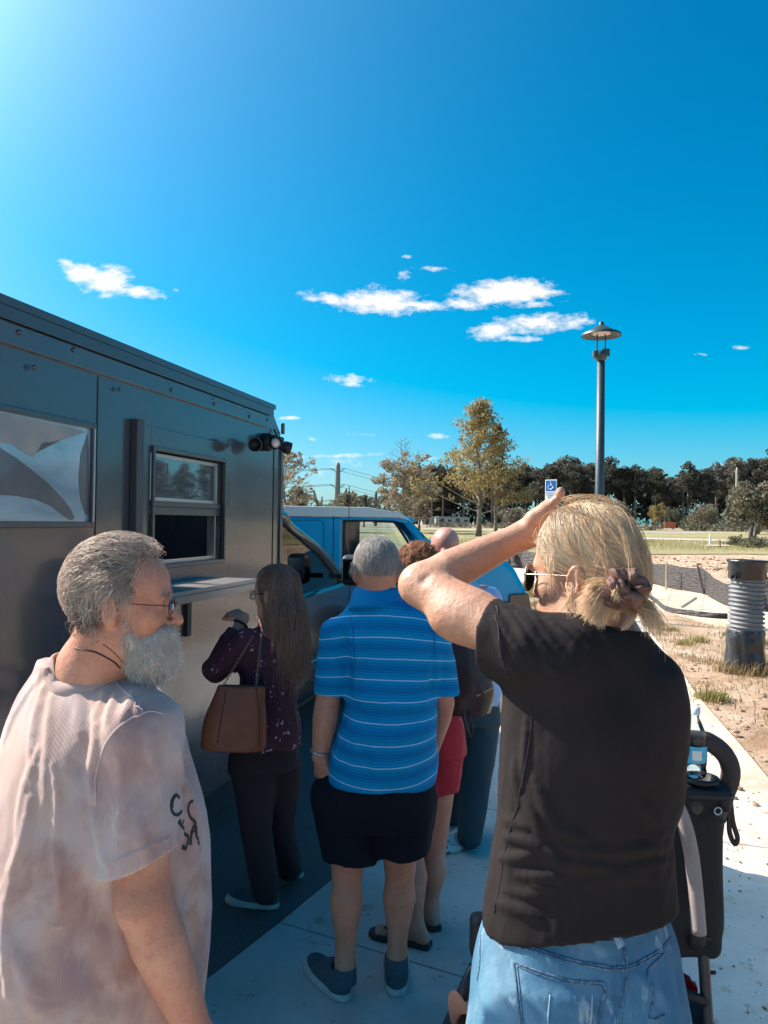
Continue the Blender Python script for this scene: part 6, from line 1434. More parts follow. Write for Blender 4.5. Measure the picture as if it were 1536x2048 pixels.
def stitch(pix, w=.0022, nm='seam', off=.0006, m_=M_DSEAM, dbl=0):
    q = sp_(pix, jean, B2)
    if len(q) > 1: on_tube(nm, q, jean, m_, jo, w, off, flat=.45, res=6)
for d_ in (0, 6):
    stitch([(1025, 1882+d_), (1080, 1900+d_), (1136, 1917+d_), (1190, 1928+d_), (1243, 1934+d_), (1295, 1914+d_), (1341, 1874+d_)], .0015)
    stitch([(1243+d_, 1893), (1248+d_, 1930), (1247+d_, 1965), (1240+d_, 2010), (1233+d_, 2060)], .0015)
stitch([(1027, 1923), (1070, 1940), (1120, 1955), (1170, 1964), (1209, 1968), (1204, 2010), (1196, 2060)], .0017); stitch([(1027, 1923), (1034, 1985), (1043, 2060)], .0017)
stitch([(1033, 1930), (1072, 1947), (1122, 1962), (1203, 1974), (1198, 2010), (1190, 2060)], .0010); stitch([(1034, 1930), (1040, 1985), (1049, 2060)], .0010)
stitch([(1330, 1905), (1296, 1940), (1302, 1970), (1307, 1998), (1300, 2038), (1330, 2030)], .0017); stitch([(962, 1870), (960, 1920), (955, 1960)], .0015)
for d_ in (0, 14): stitch([(1000, 1846+d_), (1060, 1862+d_), (1140, 1871+d_), (1225, 1867+d_), (1300, 1850+d_), (1345, 1832+d_)], .0012)
stitch([(1228, 1845), (1232, 1868), (1240, 1893)], .0068, 'belt_loop', .002, M_DBAND)
for px in (1185, 1100): stitch([(px, 1990), (px-6, 2060)], .0012, 'fray', .0006, mat('fray_white', (.34, .42, .50), .9))
MB().tube([l2(1340, 1800, 1.40), l2(1350, 1812, 1.385), l2(1349, 1826, 1.38), l2(1343, 1832, 1.38)], .0007, 4).build('loose_thread', mat('thread', (.7, .66, .62), .9), jo)
for s in (-1, 1): shoe(wo, (hx+s*.11, -.06, 0), (hx+s*.12, .2, 0), 'navy', M_SHB, M_SOLE, L=.25)
# hair
M_BLOND = hair_mat('blond_hair', (.38, .24, .13), (.98, .80, .56), (.99, .84, .62), .34, (.30, .62)); M_BLOND2 = hair_mat('blond_tips', (.48, .27, .12), (.96, .70, .43), (.98, .76, .52), .38, (.15, .7))
bun_l = A(.0, -.108, -.012)
capf = sdf([('u', el((0, -.002, .052), (.076, .096, .098)), 0), ('u', el((0, -.048, .002), (.066, .056, .060)), .04), ('u', el((0, .035, .055), (.072, .066, .080)), .03),
            ('i', lambda p: (np.where(p[:, 2] > .02, (p[:, 1]-np.interp(p[:, 2], [.02, .07, .12], [.062, .086, .082]))*.8, (p[:, 1]-np.interp(p[:, 2], [-.05, -.02, .02], [-.030, -.020, .020]))*.7)).astype(np.float32), .02), ('i', plane((0, -.06, -.050), (0, .35, -1)), .02)])
cap2 = xf(capf, HO2, HF2, HS2)
hl2 = lambda p: ((p-V3(HO2))@HF2)/HS2
hc2 = mesh_sdf('hair', sdf([('u', cap2, 0), ('d', wrinkle((50, 50, 50), .004, 33), .03)]), tuple(V3(HO2)-.17), tuple(V3(HO2)+.18), .0042)
hb2 = link_mesh('hair', hc2, mat('blond_base', (.42, .27, .14), .6, var=(.74, .54, .32), scale=30, bump=.004, bscale=90), wo)
r1_ = sample_mesh(hc2, 15000, 41)
def bfield2(p, t_):
    q = hl2(p); tow = bun_l-q; dist = np.linalg.norm(tow, axis=1, keepdims=True); tow /= dist+1e-6
    sx_ = np.sign(q[:, 0]+.012)[:, None]
    side = np.concatenate([sx_*.5, np.full_like(sx_, -.35), np.full_like(sx_, -1.0)], 1)
    w = np.clip((q[:, 2:3]-.045)/.07, 0, 1)*np.clip(q[:, 1:2]/.05+.9, 0, 1)
    n_ = vnoise(p*45, 3)[:, None]-.5
    return (tow*(1-.75*w)+side*w*.9+n_*np.array([[.25, .1, .2]]))@HF2.T
strands('hair_strands', r1_, .0125, bfield2, cap2, .0045, 10, .00042, hb2, M_BLOND, .0011, .4, 42)
# looser outer strands and flyaways
r2_ = sample_mesh(hc2, 900, 43, lambda p: hl2(p)[:, 2] > -.0)
strands('loose_strands', r2_, .014, bfield2, cap2, .009, 12, .00045, hb2, M_BLOND2, .0030, .5, 44)
def bundle(name, P4, n_, r0_, r1_, width, parent, m_, seed, ns=12, frizz=.0009):
    """tuft of hair along a curve: n_ strands, r0_/r1_ root and tip spread"""
    r = np.random.default_rng(seed); C = [V3(v) for v in P4]; tt = np.linspace(0, 1, ns+1)[None, :, None]
    o0 = r.normal(0, r0_, (n_, 1, 3)); o1 = r.normal(0, r1_, (n_, 1, 3)); o2 = r.normal(0, frizz, (n_, 1, 3)); ln = 1-.35*r.random((n_, 1, 1))**2; t2_ = tt*ln
    base_ = C[0]*(1-t2_)**3+C[1]*3*t2_*(1-t2_)**2+C[2]*3*t2_**2*(1-t2_)+C[3]*t2_**3
    T = base_+o0*(1-t2_)+o1*t2_**1.3+o2*np.sin(t2_*9+r.random((n_, 1, 1))*6)
    m1 = ns+1; tan = np.gradient(T, axis=1); tan /= np.linalg.norm(tan, axis=2, keepdims=True)+1e-9
    ref = r.normal(0, 1, (n_, 1, 3)); u = np.cross(tan, np.broadcast_to(ref, tan.shape)); u /= np.linalg.norm(u, axis=2, keepdims=True)+1e-9; w = np.cross(tan, u)
    tp = (1-.75*(np.arange(m1)/ns)**2)[None, :, None]*width
    Vv = np.stack([T+tp*(u*math.cos(a)+w*math.sin(a)) for a in (0, 2.0944, 4.18879)], 2).reshape(-1, 3)
    s_ = np.arange(n_)[:, None, None]; k_ = np.arange(ns)[None, :, None]; j_ = np.arange(3)[None, None, :]; b = (s_*m1+k_)*3; jn = (j_+1) % 3
    me = np_mesh(name, Vv, np.stack([b+j_, b+jn, b+3+jn, b+3+j_], 3).reshape(-1, 4))
    ca = me.color_attributes.new('strand', 'FLOAT_COLOR', 'POINT'); cv = np.repeat(r.random(n_), m1*3); t_ = np.tile(np.repeat(tt.ravel(), 3), n_)
    ca.data.foreach_set('color', np.stack([cv, t_, np.repeat(r.random(n_), m1*3), np.ones_like(cv)], 1).astype(np.float32).ravel())
    return link_mesh(name, me, m_, parent, smooth=True)
bY = 1.365
for i, (a, b_, c3, d3, n_, r0_, r1_) in enumerate([((1222, 1182), (1200, 1172), (1175, 1185), (1152, 1218), 420, .006, .009), ((1222, 1190), (1198, 1190), (1178, 1210), (1162, 1236), 380, .006, .008), ((1226, 1196), (1208, 1205), (1192, 1225), (1184, 1256), 360, .006, .007), ((1220, 1176), (1195, 1165), (1170, 1168), (1160, 1185), 220, .005, .007),
                                                ((1262, 1210), (1275, 1215), (1290, 1235), (1285, 1258), 260, .006, .008), ((1270, 1205), (1292, 1212), (1305, 1235), (1296, 1262), 200, .006, .010), ((1258, 1212), (1262, 1230), (1250, 1248), (1228, 1262), 50, .004, .005), ((1280, 1205), (1300, 1230), (1310, 1260), (1306, 1290), 30, .004, .012), ((1230, 1198), (1225, 1210), (1216, 1222), (1212, 1240), 120, .004, .006)]):
    bundle('ponytail', [l2(a[0]+8, a[1], bY+.01), l2(b_[0]+10, b_[1], bY-.01), l2(c3[0]+12, c3[1], bY-.015), l2(d3[0]+12, d3[1], bY+.0)], n_, r0_, r1_, .00055, hb2, M_BLOND2, 60+i)
for i, (a, b_, c3, d3, n_) in enumerate([((1125, 1010), (1180, 1030), (1240, 1060), (1262, 1120), 10), ((1118, 1012), (1150, 1035), (1200, 1030), (1235, 1062), 8), ((1196, 1010), (1205, 1060), (1200, 1110), (1186, 1140), 5), ((1100, 1110), (1102, 1140), (1098, 1165), (1104, 1190), 26), ((1140, 1170), (1142, 1190), (1138, 1210), (1140, 1232), 40), ((1082, 1060), (1072, 1080), (1070, 1095), (1066, 1085), 12), ((1210, 1000), (1250, 1060), (1270, 1120), (1255, 1160), 14), ((1130, 1000), (1180, 985), (1230, 992), (1270, 1030), 24), ((1150, 1150), (1190, 1180), (1220, 1160), (1250, 1190), 10), ((1160, 1040), (1200, 1090), (1215, 1130), (1225, 1170), 12)]):
    bundle('loose_strands', [l2(*a, 1.355), l2(*b_, 1.335), l2(*c3, 1.335), l2(*d3, 1.35)], n_, .004, .006, .00040, hb2, M_BLOND2, 80+i, frizz=.0015)
# scrunchie
def scr(c0, nrm, R_, r_0, seed):
    M = frame(nrm); 
    def f(p):
        q = (p-V3(c0))@M; a = np.arctan2(q[:, 2], q[:, 0]); rr_ = np.hypot(q[:, 0], q[:, 2])
        k = 1+.26*np.sin(a*6+seed)+.13*np.sin(a*11+2)+.10*np.sin(a*5+q[:, 1]*120)
        return (np.hypot(rr_-R_*(1+.08*np.sin(a*3+seed)), q[:, 1])-r_0*k)*.7
    return f
sc_c = l2(1252, 1176, 1.352)
scf = sdf([('u', scr(sc_c, (.25, 1, -.2), .0225, .0135, 1), 0), ('u', scr(l2(1232, 1188, 1.338), (.2, 1, .1), .013, .0105, 2), .006), ('d', wrinkle((110, 110, 60), .0045, 7), .03)])
M_SATIN = mat('brown_satin', (.095, .045, .034), .6, var=(.17, .09, .07), scale=22, bump=.001, bscale=120, spec=.3)
link_mesh('scrunchie', mesh_sdf('scrunchie', scf, tuple(V3(sc_c)-.075), tuple(V3(sc_c)+.075), .0026), M_SATIN, wo)
bundle('hair_knot', [l2(1232, 1178, 1.33), l2(1226, 1184, 1.322), l2(1232, 1192, 1.322), l2(1236, 1200, 1.33)], 90, .003, .004, .0007, hb2, M_BLOND2, 99)
# sunglasses, earring
M_SGF = mat('gold_wire', (.75, .62, .40), .25, .9); M_SGL = mat('dark_lens', (.012, .010, .012), .06, coat=1, spec=.8)
sg_ = MB().tube([hp2(-.012, .116, .012), hp2(0, .118, .016), hp2(.012, .116, .012)], .0014, 6).build('sunglasses', M_SGF, wo, smooth=True)
for s in (-1, 1):
    rr_ = [hp2(s*.037+.030*math.cos(R(a_)), .110-.010*(math.cos(R(a_))*s > 0)*abs(math.cos(R(a_))), .002+.028*math.sin(R(a_))) for a_ in range(0, 360, 15)]
    ctr = hp2(s*.037, .1125, .002); dirv = (hp2(s*.037, .12, .002)-hp2(s*.037, .11, .002)).normalized()
    V = [tuple(v+dirv*.002) for v in rr_]+[tuple(v-dirv*.002) for v in rr_]+[tuple(ctr+dirv*.004), tuple(ctr-dirv*.001)]; n = len(rr_)
    raw('lens', V, [(i, (i+1) % n, 2*n) for i in range(n)]+[(n+(i+1) % n, n+i, 2*n+1) for i in range(n)]+[(i, n+i, n+(i+1) % n, (i+1) % n) for i in range(n)], M_SGL, sg_)
    MB().tube(rr_+[rr_[0]], .0013, 6, cap=False).build('rim', M_SGF, sg_, smooth=True)
    MB().tube(smooth_path([hp2(s*.067, .102, .010), hp2(s*.074, .06, .012), hp2(s*.081, .015, .014), hp2(s*.086, -.006, .012)], 4), .0012, 6).build('temple', M_SGF, sg_, smooth=True)
ec = hp2(-.086, -.004, -.040); ex = Vector(tuple(HF2@A(.2, 1, 0))).normalized(); ez = Vector((0, 0, 1))
MB().tube([ec+ex*.0095*math.cos(R(a_))+ez*.0095*math.sin(R(a_)) for a_ in range(0, 361, 20)], .0016, 8, cap=False).build('earring', mat('dark_gold', (.10, .07, .05), .2, .9), wo, smooth=True)

# ------------------------------------------------------------------ man in the striped polo
B3 = Vector((P(757, 1600, 2.84).x, 2.84, 0)); l3 = lambda px, py, Y=2.84: P(px, py, Y)-B3
st = empty('person', B3, 0, 'grey-haired man in a blue striped polo shirt and navy shorts, seen from behind', 'person')
HF3 = frame((-.10, .99, -.06)); HO3 = l3(753, 1146, 2.84); HS3 = 1.0
head3 = xf(head_sdf(), HO3, HF3, HS3)
LS, LE, LW = l3(672, 1268), l3(655, 1405, 2.82), l3(641, 1512, 2.82); RS, RE, RW = l3(868, 1268), l3(886, 1405, 2.86), l3(862, 1500, 3.0)
LH, LK, LA = l3(703, 1600), l3(694, 1745, 2.86), l3(690, 1925, 2.84); RH, RK, RA = l3(800, 1600), l3(800, 1742, 2.90), l3(794, 1905, 2.88)
nb3 = l3(752, 1205)
bo3 = [('u', loft([(.80, .01, 0, .15, .11, 0), (1.0, .02, 0, .14, .10, 0), (1.25, .02, 0, .14, .09, 0), (1.40, 0, 0, .12, .07, 0), (1.46, 0, 0, .08, .06, 0)]), 0), ('u', rc(nb3-Vector((0, 0, .05)), l3(752, 1160, 2.82), .064, .062), .04), ('u', sdf([('u', head3, 0)], (HO3, .17)), .03),
       ('u', chain([LS, LE, LE.lerp(LW, .3), LW], [.043, .045, .047, .031]), .03), ('u', chain([RS, RE, RE.lerp(RW, .3), RW], [.043, .043, .045, .031]), .03), ('u', sdf(hand_ops(LW, (.05, .1, -1), (-.8, -.6, 0), -1, .5)), .012), ('u', sdf(hand_ops(RW, (-.1, .3, -1), (.9, -.2, 0), 1, .5)), .012)]
for H_, K_, A_ in ((LH, LK, LA), (RH, RK, RA)):
    cf_ = K_.lerp(A_, .30)+Vector((0, -.012, 0)); bo3 += [('u', chain([H_, K_, K_.lerp(A_, .12), cf_, K_.lerp(A_, .72), A_], [.085, .058, .054, .062, .040, .034]), .03), ('u', rc(A_, A_+Vector((0, .0, -.05)), .034, .034), .02)]
M_SK3 = skin_mat('ruddy_skin', (.52, .215, .13), (.60, .27, .175), (.45, .16, .10))
body3 = sdf(bo3); link_mesh('body', mesh_sdf('body', body3, (-.32, -.22, .06), (.32, .34, 1.78), .0055), M_SK3, st)
tx = lambda a, b, y: ((l3(a, y).x+l3(b, y).x)/2, (l3(b, y).x-l3(a, y).x)/2)
sec = []
for y, a, b, ry in ((1553, 652, 874, .185), (1500, 662, 875, .182), (1450, 680, 873, .170), (1400, 693, 872, .155), (1340, 697, 870, .14), (1290, 690, 876, .130), (1250, 688, 872, .115), (1222, 694, 850, .095), (1202, 702, 815, .082)):
    c0, w0_ = tx(a, b, y); sec.append((l3(750, y).z, c0, 0, w0_, ry, 0))
po0 = sdf([('u', loft(sec, 2.25), 0), ('u', sdf([('u', chain([LS+Vector((.05, 0, .03)), LS, l3(663, 1400)], [.050, .062, .066]), 0), ('i', plane(l3(664, 1386), (-.05, 0, -1)), .003), ('s', rc(l3(663, 1375), l3(662, 1430), .047, .048), .003)]), .035), ('u', sdf([('u', chain([RS+Vector((-.05, 0, .03)), RS, l3(886, 1400)], [.050, .060, .062]), 0), ('i', plane(l3(886, 1386), (.05, 0, -1)), .003), ('s', rc(l3(886, 1375), l3(887, 1430), .042, .043), .003)]), .035)])
CR4 = [(705, 1300, 712, 1400, 7, 6), (712, 1270, 716, 1330, 6, 5), (870, 1290, 866, 1400, 7, 6), (740, 1330, 716, 1400, 8, 4), (700, 1395, 790, 1412, 9, 5), (690, 1440, 800, 1452, 9, -4), (780, 1420, 865, 1405, 9, 5), (690, 1480, 790, 1478, 9, 5), (790, 1476, 868, 1455, 9, 5), (680, 1510, 760, 1500, 9, 4), (660, 1545, 700, 1480, 8, 4), (720, 1490, 745, 1505, 8, 4), (850, 1480, 820, 1500, 8, 4), (690, 1250, 712, 1290, 6, 5), (860, 1330, 850, 1370, 8, 3), (730, 1530, 830, 1534, 9, 4), (800, 1300, 860, 1290, 10, 3), (678, 1330, 690, 1378, 6, 3)]
polo = sdf([('u', po0, 0), ('d', creases(po0, B3, CR4, 2.7), .04), ('d', wrinkle((9, 9, 7), .010, 41), .04), ('d', wrinkle((24, 24, 14), .003, 42), .03)])
m = base_mat('striped_pique', .8, sheen=.2); t = NT(m); s_ = t.n('ShaderNodeSeparateXYZ'); t.link(t.obj, s_.inputs[0])
x2 = t.math('MULTIPLY', s_.outputs[0], s_.outputs[0]); kz = t.math('MULTIPLY', t.math('SUBTRACT', s_.outputs[2], 1.12), 2.6); zz_ = t.math('ADD', s_.outputs[2], t.math('MULTIPLY', x2, kz)); zz_ = t.math('ADD', zz_, t.math('MULTIPLY', t.math('SUBTRACT', t.noise(t.obj, 5, 2), .5), .010))
ph = t.math('FRACT', t.math('DIVIDE', t.math('SUBTRACT', zz_, .020), .0735)); fine_ = t.math('FRACT', t.math('DIVIDE', zz_, .0105))
c = t.ramp(ph, [(0.0, (.0, .32, .60)), (.30, (.0, .25, .52)), (.45, (.0, .18, .43)), (.62, (.0, .20, .46)), (.80, (.0, .27, .55)), (.93, (.0, .33, .61))])
c = t.mix(t.math('MULTIPLY', t.math('LESS_THAN', fine_, .35), .30), c, (.0, .055, .25)); c = t.mix(t.math('GREATER_THAN', ph, .955), c, (.42, .62, .86))
t.link(c, t.b.inputs['Base Color']); t.link(t.bump(t.noise(t.obj, 600, 2), .0005, t.bump(t.noise(t.map(t.obj, sc=(1, 1, .5)), 24, 3), .004)), t.b.inputs['Normal']); M_POLO = m; t.b.inputs['Specular IOR Level'].default_value = .15; t.b.inputs['Sheen Weight'].default_value = 0
pl = link_mesh('shirt', mesh_sdf('shirt', polo, (-.30, -.22, .78), (.32, .22, 1.52), .0055), M_POLO, st)
# fold-down collar
V = []; F = []; nseg_ = 30
for i in range(nseg_+1):
    a_ = R(-215+250*i/nseg_); ca_, sa_ = math.cos(a_), math.sin(a_); cx_, cy_ = nb3.x+.0, nb3.y+.005
    for rr_, dz in ((.070, .010), (.068, .046), (.074, .052), (.083, .040), (.098, -.004), (.105, -.018), (.099, -.018), (.080, .020)):
        V.append((cx_+rr_*ca_*1.04, cy_+rr_*sa_*1.0, nb3.z+dz+.010*sa_*-1*(sa_ < 0)+.012*(-abs(ca_))*(rr_ > .09)))
for i in range(nseg_):
    for k in range(8): F.append((i*8+k, (i+1)*8+k, (i+1)*8+(k+1) % 8, i*8+(k+1) % 8))
raw('collar', V, F, mat('collar_blue', (.0, .19, .46), .8, spec=.15), st, smooth=True)
M_SEAMB = mat('blue_seam', (.0, .10, .36), .8)
for L_ in ([(700, 1232), (706, 1262), (709, 1300), (708, 1350), (706, 1380)], [(862, 1240), (868, 1270), (870, 1310)]): on_tube('armhole_seam', sp_(L_, polo, B3), polo, M_SEAMB, pl, .0018, .0006)
# shorts
def shorts(parent, l, H1, H2, K1, K2, rows, hem1, hem2, m_, name='shorts', Y=None, cy=0, rl=(.105, .098), h=.0065):
    sec_ = [(l(750, y).z, (l(a, y).x+l(b, y).x)/2, cy, (l(b, y).x-l(a, y).x)/2, ry, 0) for y, a, b, ry in rows]
    f0 = sdf([('u', loft(sec_, 2.3), 0), ('u', sdf([('u', rc(H1, K1, *rl), 0), ('i', hem1, .003)]), .045), ('u', sdf([('u', rc(H2, K2, *rl), 0), ('i', hem2, .003)]), .045)])
    f = sdf([('u', f0, 0), ('d', wrinkle((9, 9, 5), .012, 51), .04), ('d', wrinkle((22, 22, 10), .004, 52), .03)])
    z_ = [s[0] for s in sec_]; lo = (min(s[1]-s[3] for s in sec_)-.05, cy-.24, min(K1.z, K2.z)-.06); hi = (max(s[1]+s[3] for s in sec_)+.05, cy+.24, max(z_)+.03)
    return link_mesh(name, mesh_sdf(name, f, lo, hi, h), m_, parent), f
M_NAVY = mat('navy_cloth', (.006, .008, .015), .85, bump=.002, bscale=40, spec=.2, scale=5)
shorts(st, l3, l3(690, 1605), l3(806, 1605), l3(702, 1730), l3(811, 1712), [(1640, 650, 852, .13), (1600, 632, 864, .155), (1570, 632, 867, .158), (1540, 655, 862, .145), (1500, 680, 850, .12)], plane(l3(704, 1717), (-.06, 0, -1)), plane(l3(810, 1702), (.05, 0, -1)), M_NAVY, rl=(.115, .094))
# hair, wrist band, shoes
M_SILV = hair_mat('silver_hair', (.12, .105, .095), (.78, .71, .66), (.84, .78, .73), .36, (.25, .8))
hl3 = lambda p: ((p-V3(HO3))@HF3)/HS3
def scalp3(p): q = hl3(p); return ((q[:, 2] > .02) & (q[:, 1] < .07)) | ((q[:, 2] <= .02) & (q[:, 2] > -.045) & (q[:, 1] < -.034))
src = mesh_sdf('scalp_src', head3, tuple(V3(HO3)-.15), tuple(V3(HO3)+.15), .006)
def f3(p, t_):
    q = hl3(p); w = vnoise(p*35, 4)-.5; c0 = q-A(.01, -.03, .13); d = np.stack([c0[:, 0]*3+w*.8, c0[:, 1]*2-.3, -.8-0*w], 1); return d@HF3.T
strands('hair', sample_mesh(src, 10000, 6, scalp3), .0058, f3, head3, .008, 6, .0006, st, M_SILV, .0016, .5, 9); bpy.data.meshes.remove(src)
hb3 = sdf([('u', xf(sdf([('u', el((0, -.004, .047), (.0755, .098, .090)), 0), ('i', lambda p: np.where(p[:, 2] > .02, p[:, 1]-.07, (p[:, 1]+.034)).astype(np.float32)*.6, .01), ('i', plane((0, 0, -.036), (0, 0, -1)), .01)]), HO3, HF3, HS3), 0)])
link_mesh('hair_base', mesh_sdf('hair_base', hb3, tuple(V3(HO3)-.16), tuple(V3(HO3)+.17), .005), mat('silver_base', (.20, .18, .17), .85, var=(.42, .40, .38), scale=60, bump=.003, bscale=150), st)
M_CHR = M_ALU; wd = (LW-LE).normalized(); wc_ = LW-wd*.015; u_ = wd.orthogonal().normalized(); v_ = wd.cross(u_)
MB().tube([wc_+u_*.036*math.cos(R(a_))+v_*.036*math.sin(R(a_)) for a_ in range(0, 361, 20)], .0045, 6, cap=False).build('wrist_watch', M_CHR, st, smooth=True)
M_SHT = mat('teal_shoe', (.035, .070, .090), .85, var=(.055, .09, .11), scale=60, bump=.001, bscale=400); M_SOLE2 = mat('grey_sole', (.50, .50, .49), .6, var=(.36, .35, .34), scale=14)
shoe(st, G(693, 2008)-B3, G(622, 1935)-B3, 'teal', M_SHT, M_SOLE2, z=.006, L=.30); shoe(st, G(793, 1998)-B3, G(792, 1905)-B3, 'teal', M_SHT, M_SOLE2, z=.006, L=.30)
for q in (LA, RA): MB().lathe([(.045, -.05), (.041, .006), (.0385, .008), (.038, -.05)], tuple(q+Vector((0, 0, -.02))), 20, cap=False).build('sock', M_SHT, st, smooth=True)
# ------------------------------------------------------------------ woman in the floral blouse at the serving shelf
B4 = Vector((P(545, 1600, 3.42).x, 3.42, 0)); l4 = lambda px, py, Y=3.42: P(px, py, Y)-B4
pw = empty('person', B4, 0, 'woman with long brown hair and a plum floral blouse ordering at the truck shelf', 'person')
HF4 = frame((-.88, .47, -.05)); HO4 = l4(553, 1192, 3.42); HS4 = .96
head4 = xf(head_sdf(jaw=.92, nose=.95, female=True), HO4, HF4, HS4); nb4 = l4(556, 1245)
S1, E1, W1 = l4(500, 1278, 3.36), l4(432, 1338, 3.42), l4(488, 1236, 3.52); S2, E2, W2 = l4(586, 1278, 3.5), l4(566, 1370, 3.62), l4(520, 1330, 3.78)
bo4 = [('u', loft([(.85, -.03, 0, .11, .09, 0), (1.1, -.01, 0, .095, .08, 0), (1.22, -.0, 0, .10, .08, 0), (1.30, 0, 0, .07, .06, 0)]), 0), ('u', rc(nb4-Vector((0, 0, .06)), HO4+Vector((.01, 0, -.05)), .050, .050), .03), ('u', sdf([('u', head4, 0)], (HO4, .17)), .03),
       ('u', chain([S1, E1, E1.lerp(W1, .3), W1], [.038, .036, .034, .025]), .03), ('u', chain([S2, E2, E2.lerp(W2, .3), W2], [.038, .036, .034, .025]), .03),
       ('u', sdf(hand_ops(W1, (-.65, .4, .25), (.1, -.5, .9), -1, .7, .82)), .01), ('u', sdf(hand_ops(W2, (-.8, .2, .1), (.1, .3, .9), 1, .8)), .01)]
M_SK4 = skin_mat('light_skin', (.60, .28, .19), (.66, .34, .24), (.52, .21, .14))
body4 = sdf(bo4); link_mesh('body', mesh_sdf('body', body4, (-.40, -.25, .8), (.28, .42, 1.66), .0055), M_SK4, pw)
sec = []
for y, a, b, ry in ((1486, 452, 602, .145), (1440, 462, 598, .135), (1400, 474, 592, .120), (1350, 478, 600, .115), (1300, 482, 606, .115), (1265, 496, 600, .095), (1246, 530, 580, .07)):
    sec.append((l4(500, y).z, (l4(a, y).x+l4(b, y).x)/2, 0, (l4(b, y).x-l4(a, y).x)/2, ry, R(0)))
fa = E1.lerp(W1, .74); fb = E2.lerp(W2, .45)
bl = sdf([('u', loft(sec, 2.1), 0), ('u', sdf([('u', chain([S1, E1, fa, fa.lerp(W1, .5)], [.055, .056, .044, .036]), 0), ('i', plane(fa, W1-E1), .003)]), .04), ('u', sdf([('u', chain([S2, E2, fb, fb.lerp(W2, .5)], [.055, .055, .048, .044]), 0), ('i', plane(fb, W2-E2), .003)]), .04), ('d', wrinkle((12, 12, 8), .014, 61), .04), ('d', wrinkle((28, 28, 20), .005, 62), .03)])
m = base_mat('floral_plum', .8); t = NT(m); wob = t.noise(t.obj, 22, 3, .6, 2.0)
vo = t.n('ShaderNodeTexVoronoi'); vo.inputs['Scale'].default_value = 17; t.link(t.obj, vo.inputs['Vector']); vo2 = t.n('ShaderNodeTexVoronoi'); vo2.inputs['Scale'].default_value = 62; t.link(t.obj, vo2.inputs['Vector'])
fl_ = t.math('MULTIPLY', t.math('LESS_THAN', t.math('ADD', vo.outputs['Distance'], t.math('MULTIPLY', t.math('SUBTRACT', wob, .5), .8)), .30), t.math('LESS_THAN', vo2.outputs['Distance'], .36)); gate = t.math('GREATER_THAN', t.noise(t.obj, 7, 2), .40)
c = t.mix(t.math('MULTIPLY', fl_, gate), (.085, .022, .038), (.50, .40, .45)); c = t.mix(t.math('MULTIPLY', t.math('LESS_THAN', vo2.outputs['Distance'], .10), gate), c, (.30, .14, .17))
t.link(c, t.b.inputs['Base Color']); t.link(t.bump(t.noise(t.obj, 60, 3), .002), t.b.inputs['Normal'])
link_mesh('blouse', mesh_sdf('blouse', bl, (-.42, -.24, .72), (.28, .42, 1.34), .006), m, pw)
M_PANT = mat('dark_trousers', (.028, .018, .024), .85, bump=.003, bscale=30, scale=5)
H1, H2 = l4(505, 1530, 3.38), l4(560, 1530, 3.48)
trousers(pw, [H1, H2], [l4(512, 1660, 3.40), l4(560, 1640, 3.56)], [l4(531, 1782, 3.46), l4(578, 1735, 3.72)], (.150, .14), (.098, .068), .058, l4(500, 1530).z, l4(500, 1460).z, M_PANT, waist=(.135, .12), cxy=(l4(528, 1500).x, 0), h=.007)
q1, q2 = G(553, 1812), G(470, 1800); shoe(pw, G(556, 1818)-B4, G(468, 1806)-B4, 'teal', M_SHT, M_SOLE2, z=.004, L=.26); shoe(pw, G(603, 1758)-B4, G(545, 1735)-B4, 'teal', M_SHT, M_SOLE2, z=.004, L=.26)
M_BRN = hair_mat('brown_hair', (.16, .07, .048), (.58, .34, .24), (.64, .38, .27), .4, (.2, .8))
hl4 = lambda p: ((p-V3(HO4))@HF4)/HS4
hv = sdf([('u', xf(sdf([('u', el((0, -.006, .050), (.086, .108, .096)), 0), ('i', lambda p: (p[:, 1]-np.interp(p[:, 2], [-.04, .02, .12], [.015, .035, .082])).astype(np.float32)*.7, .02)]), HO4, HF4, HS4), 0),
          ('u', el(l4(572, 1240, 3.38), (.098, .085, .13)), .05), ('u', el(l4(577, 1295, 3.37), (.092, .075, .12)), .05), ('s', xf(el((0, .10, -.02), (.09, .078, .12)), HO4, HF4, HS4), .01), ('d', wrinkle((30, 30, 8), .012, 71), .04)])
hm4 = mesh_sdf('hair', hv, (-.2, -.28, 1.04), (.32, .22, 1.64), .0065); hb4 = link_mesh('hair', hm4, mat('brown_base', (.06, .035, .025), .7, var=(.16, .10, .07), scale=14, stretch=(4, 4, .5), bump=.004, bscale=40), pw)
def f4(p, t_):
    q = hl4(p); w = vnoise(p*22, 4)-.5; up_ = np.clip((q[:, 2]-.06)/.06, 0, 1); g = grad(hv, p); rad = g.copy(); rad[:, 2] = 0
    return np.stack([w*.22, 0*w, -1+0*w], 1)+rad*up_[:, None]*1.2
strands('hair_strands', sample_mesh(hm4, 5200, 72), .020, f4, hv, .006, 9, .0009, hb4, M_BRN, .0018, .5, 73)
strands('hair_ends', sample_mesh(hm4, 1500, 74, lambda p: p[:, 2] < l4(560, 1290).z), .016, lambda p, t_: np.stack([0*p[:, 0], 0*p[:, 0], -1+0*p[:, 0]], 1), hv, .006, 6, .0008, hb4, M_BRN, .0025, .7, 75, free=True)
spectacles(pw, lambda x, y, z: hp(x, y, z, HO4, HF4, HS4), M_BLACK, M_CLEAR, rad=.002)
wd = (W1-E1).normalized(); wc_ = W1-wd*.03; u_ = wd.orthogonal().normalized(); v_ = wd.cross(u_)
MB().tube([wc_+u_*.029*math.cos(R(a_))+v_*.029*math.sin(R(a_)) for a_ in range(0, 361, 20)], .007, 6, cap=False).build('wrist_band', M_BLACK, pw, smooth=True)
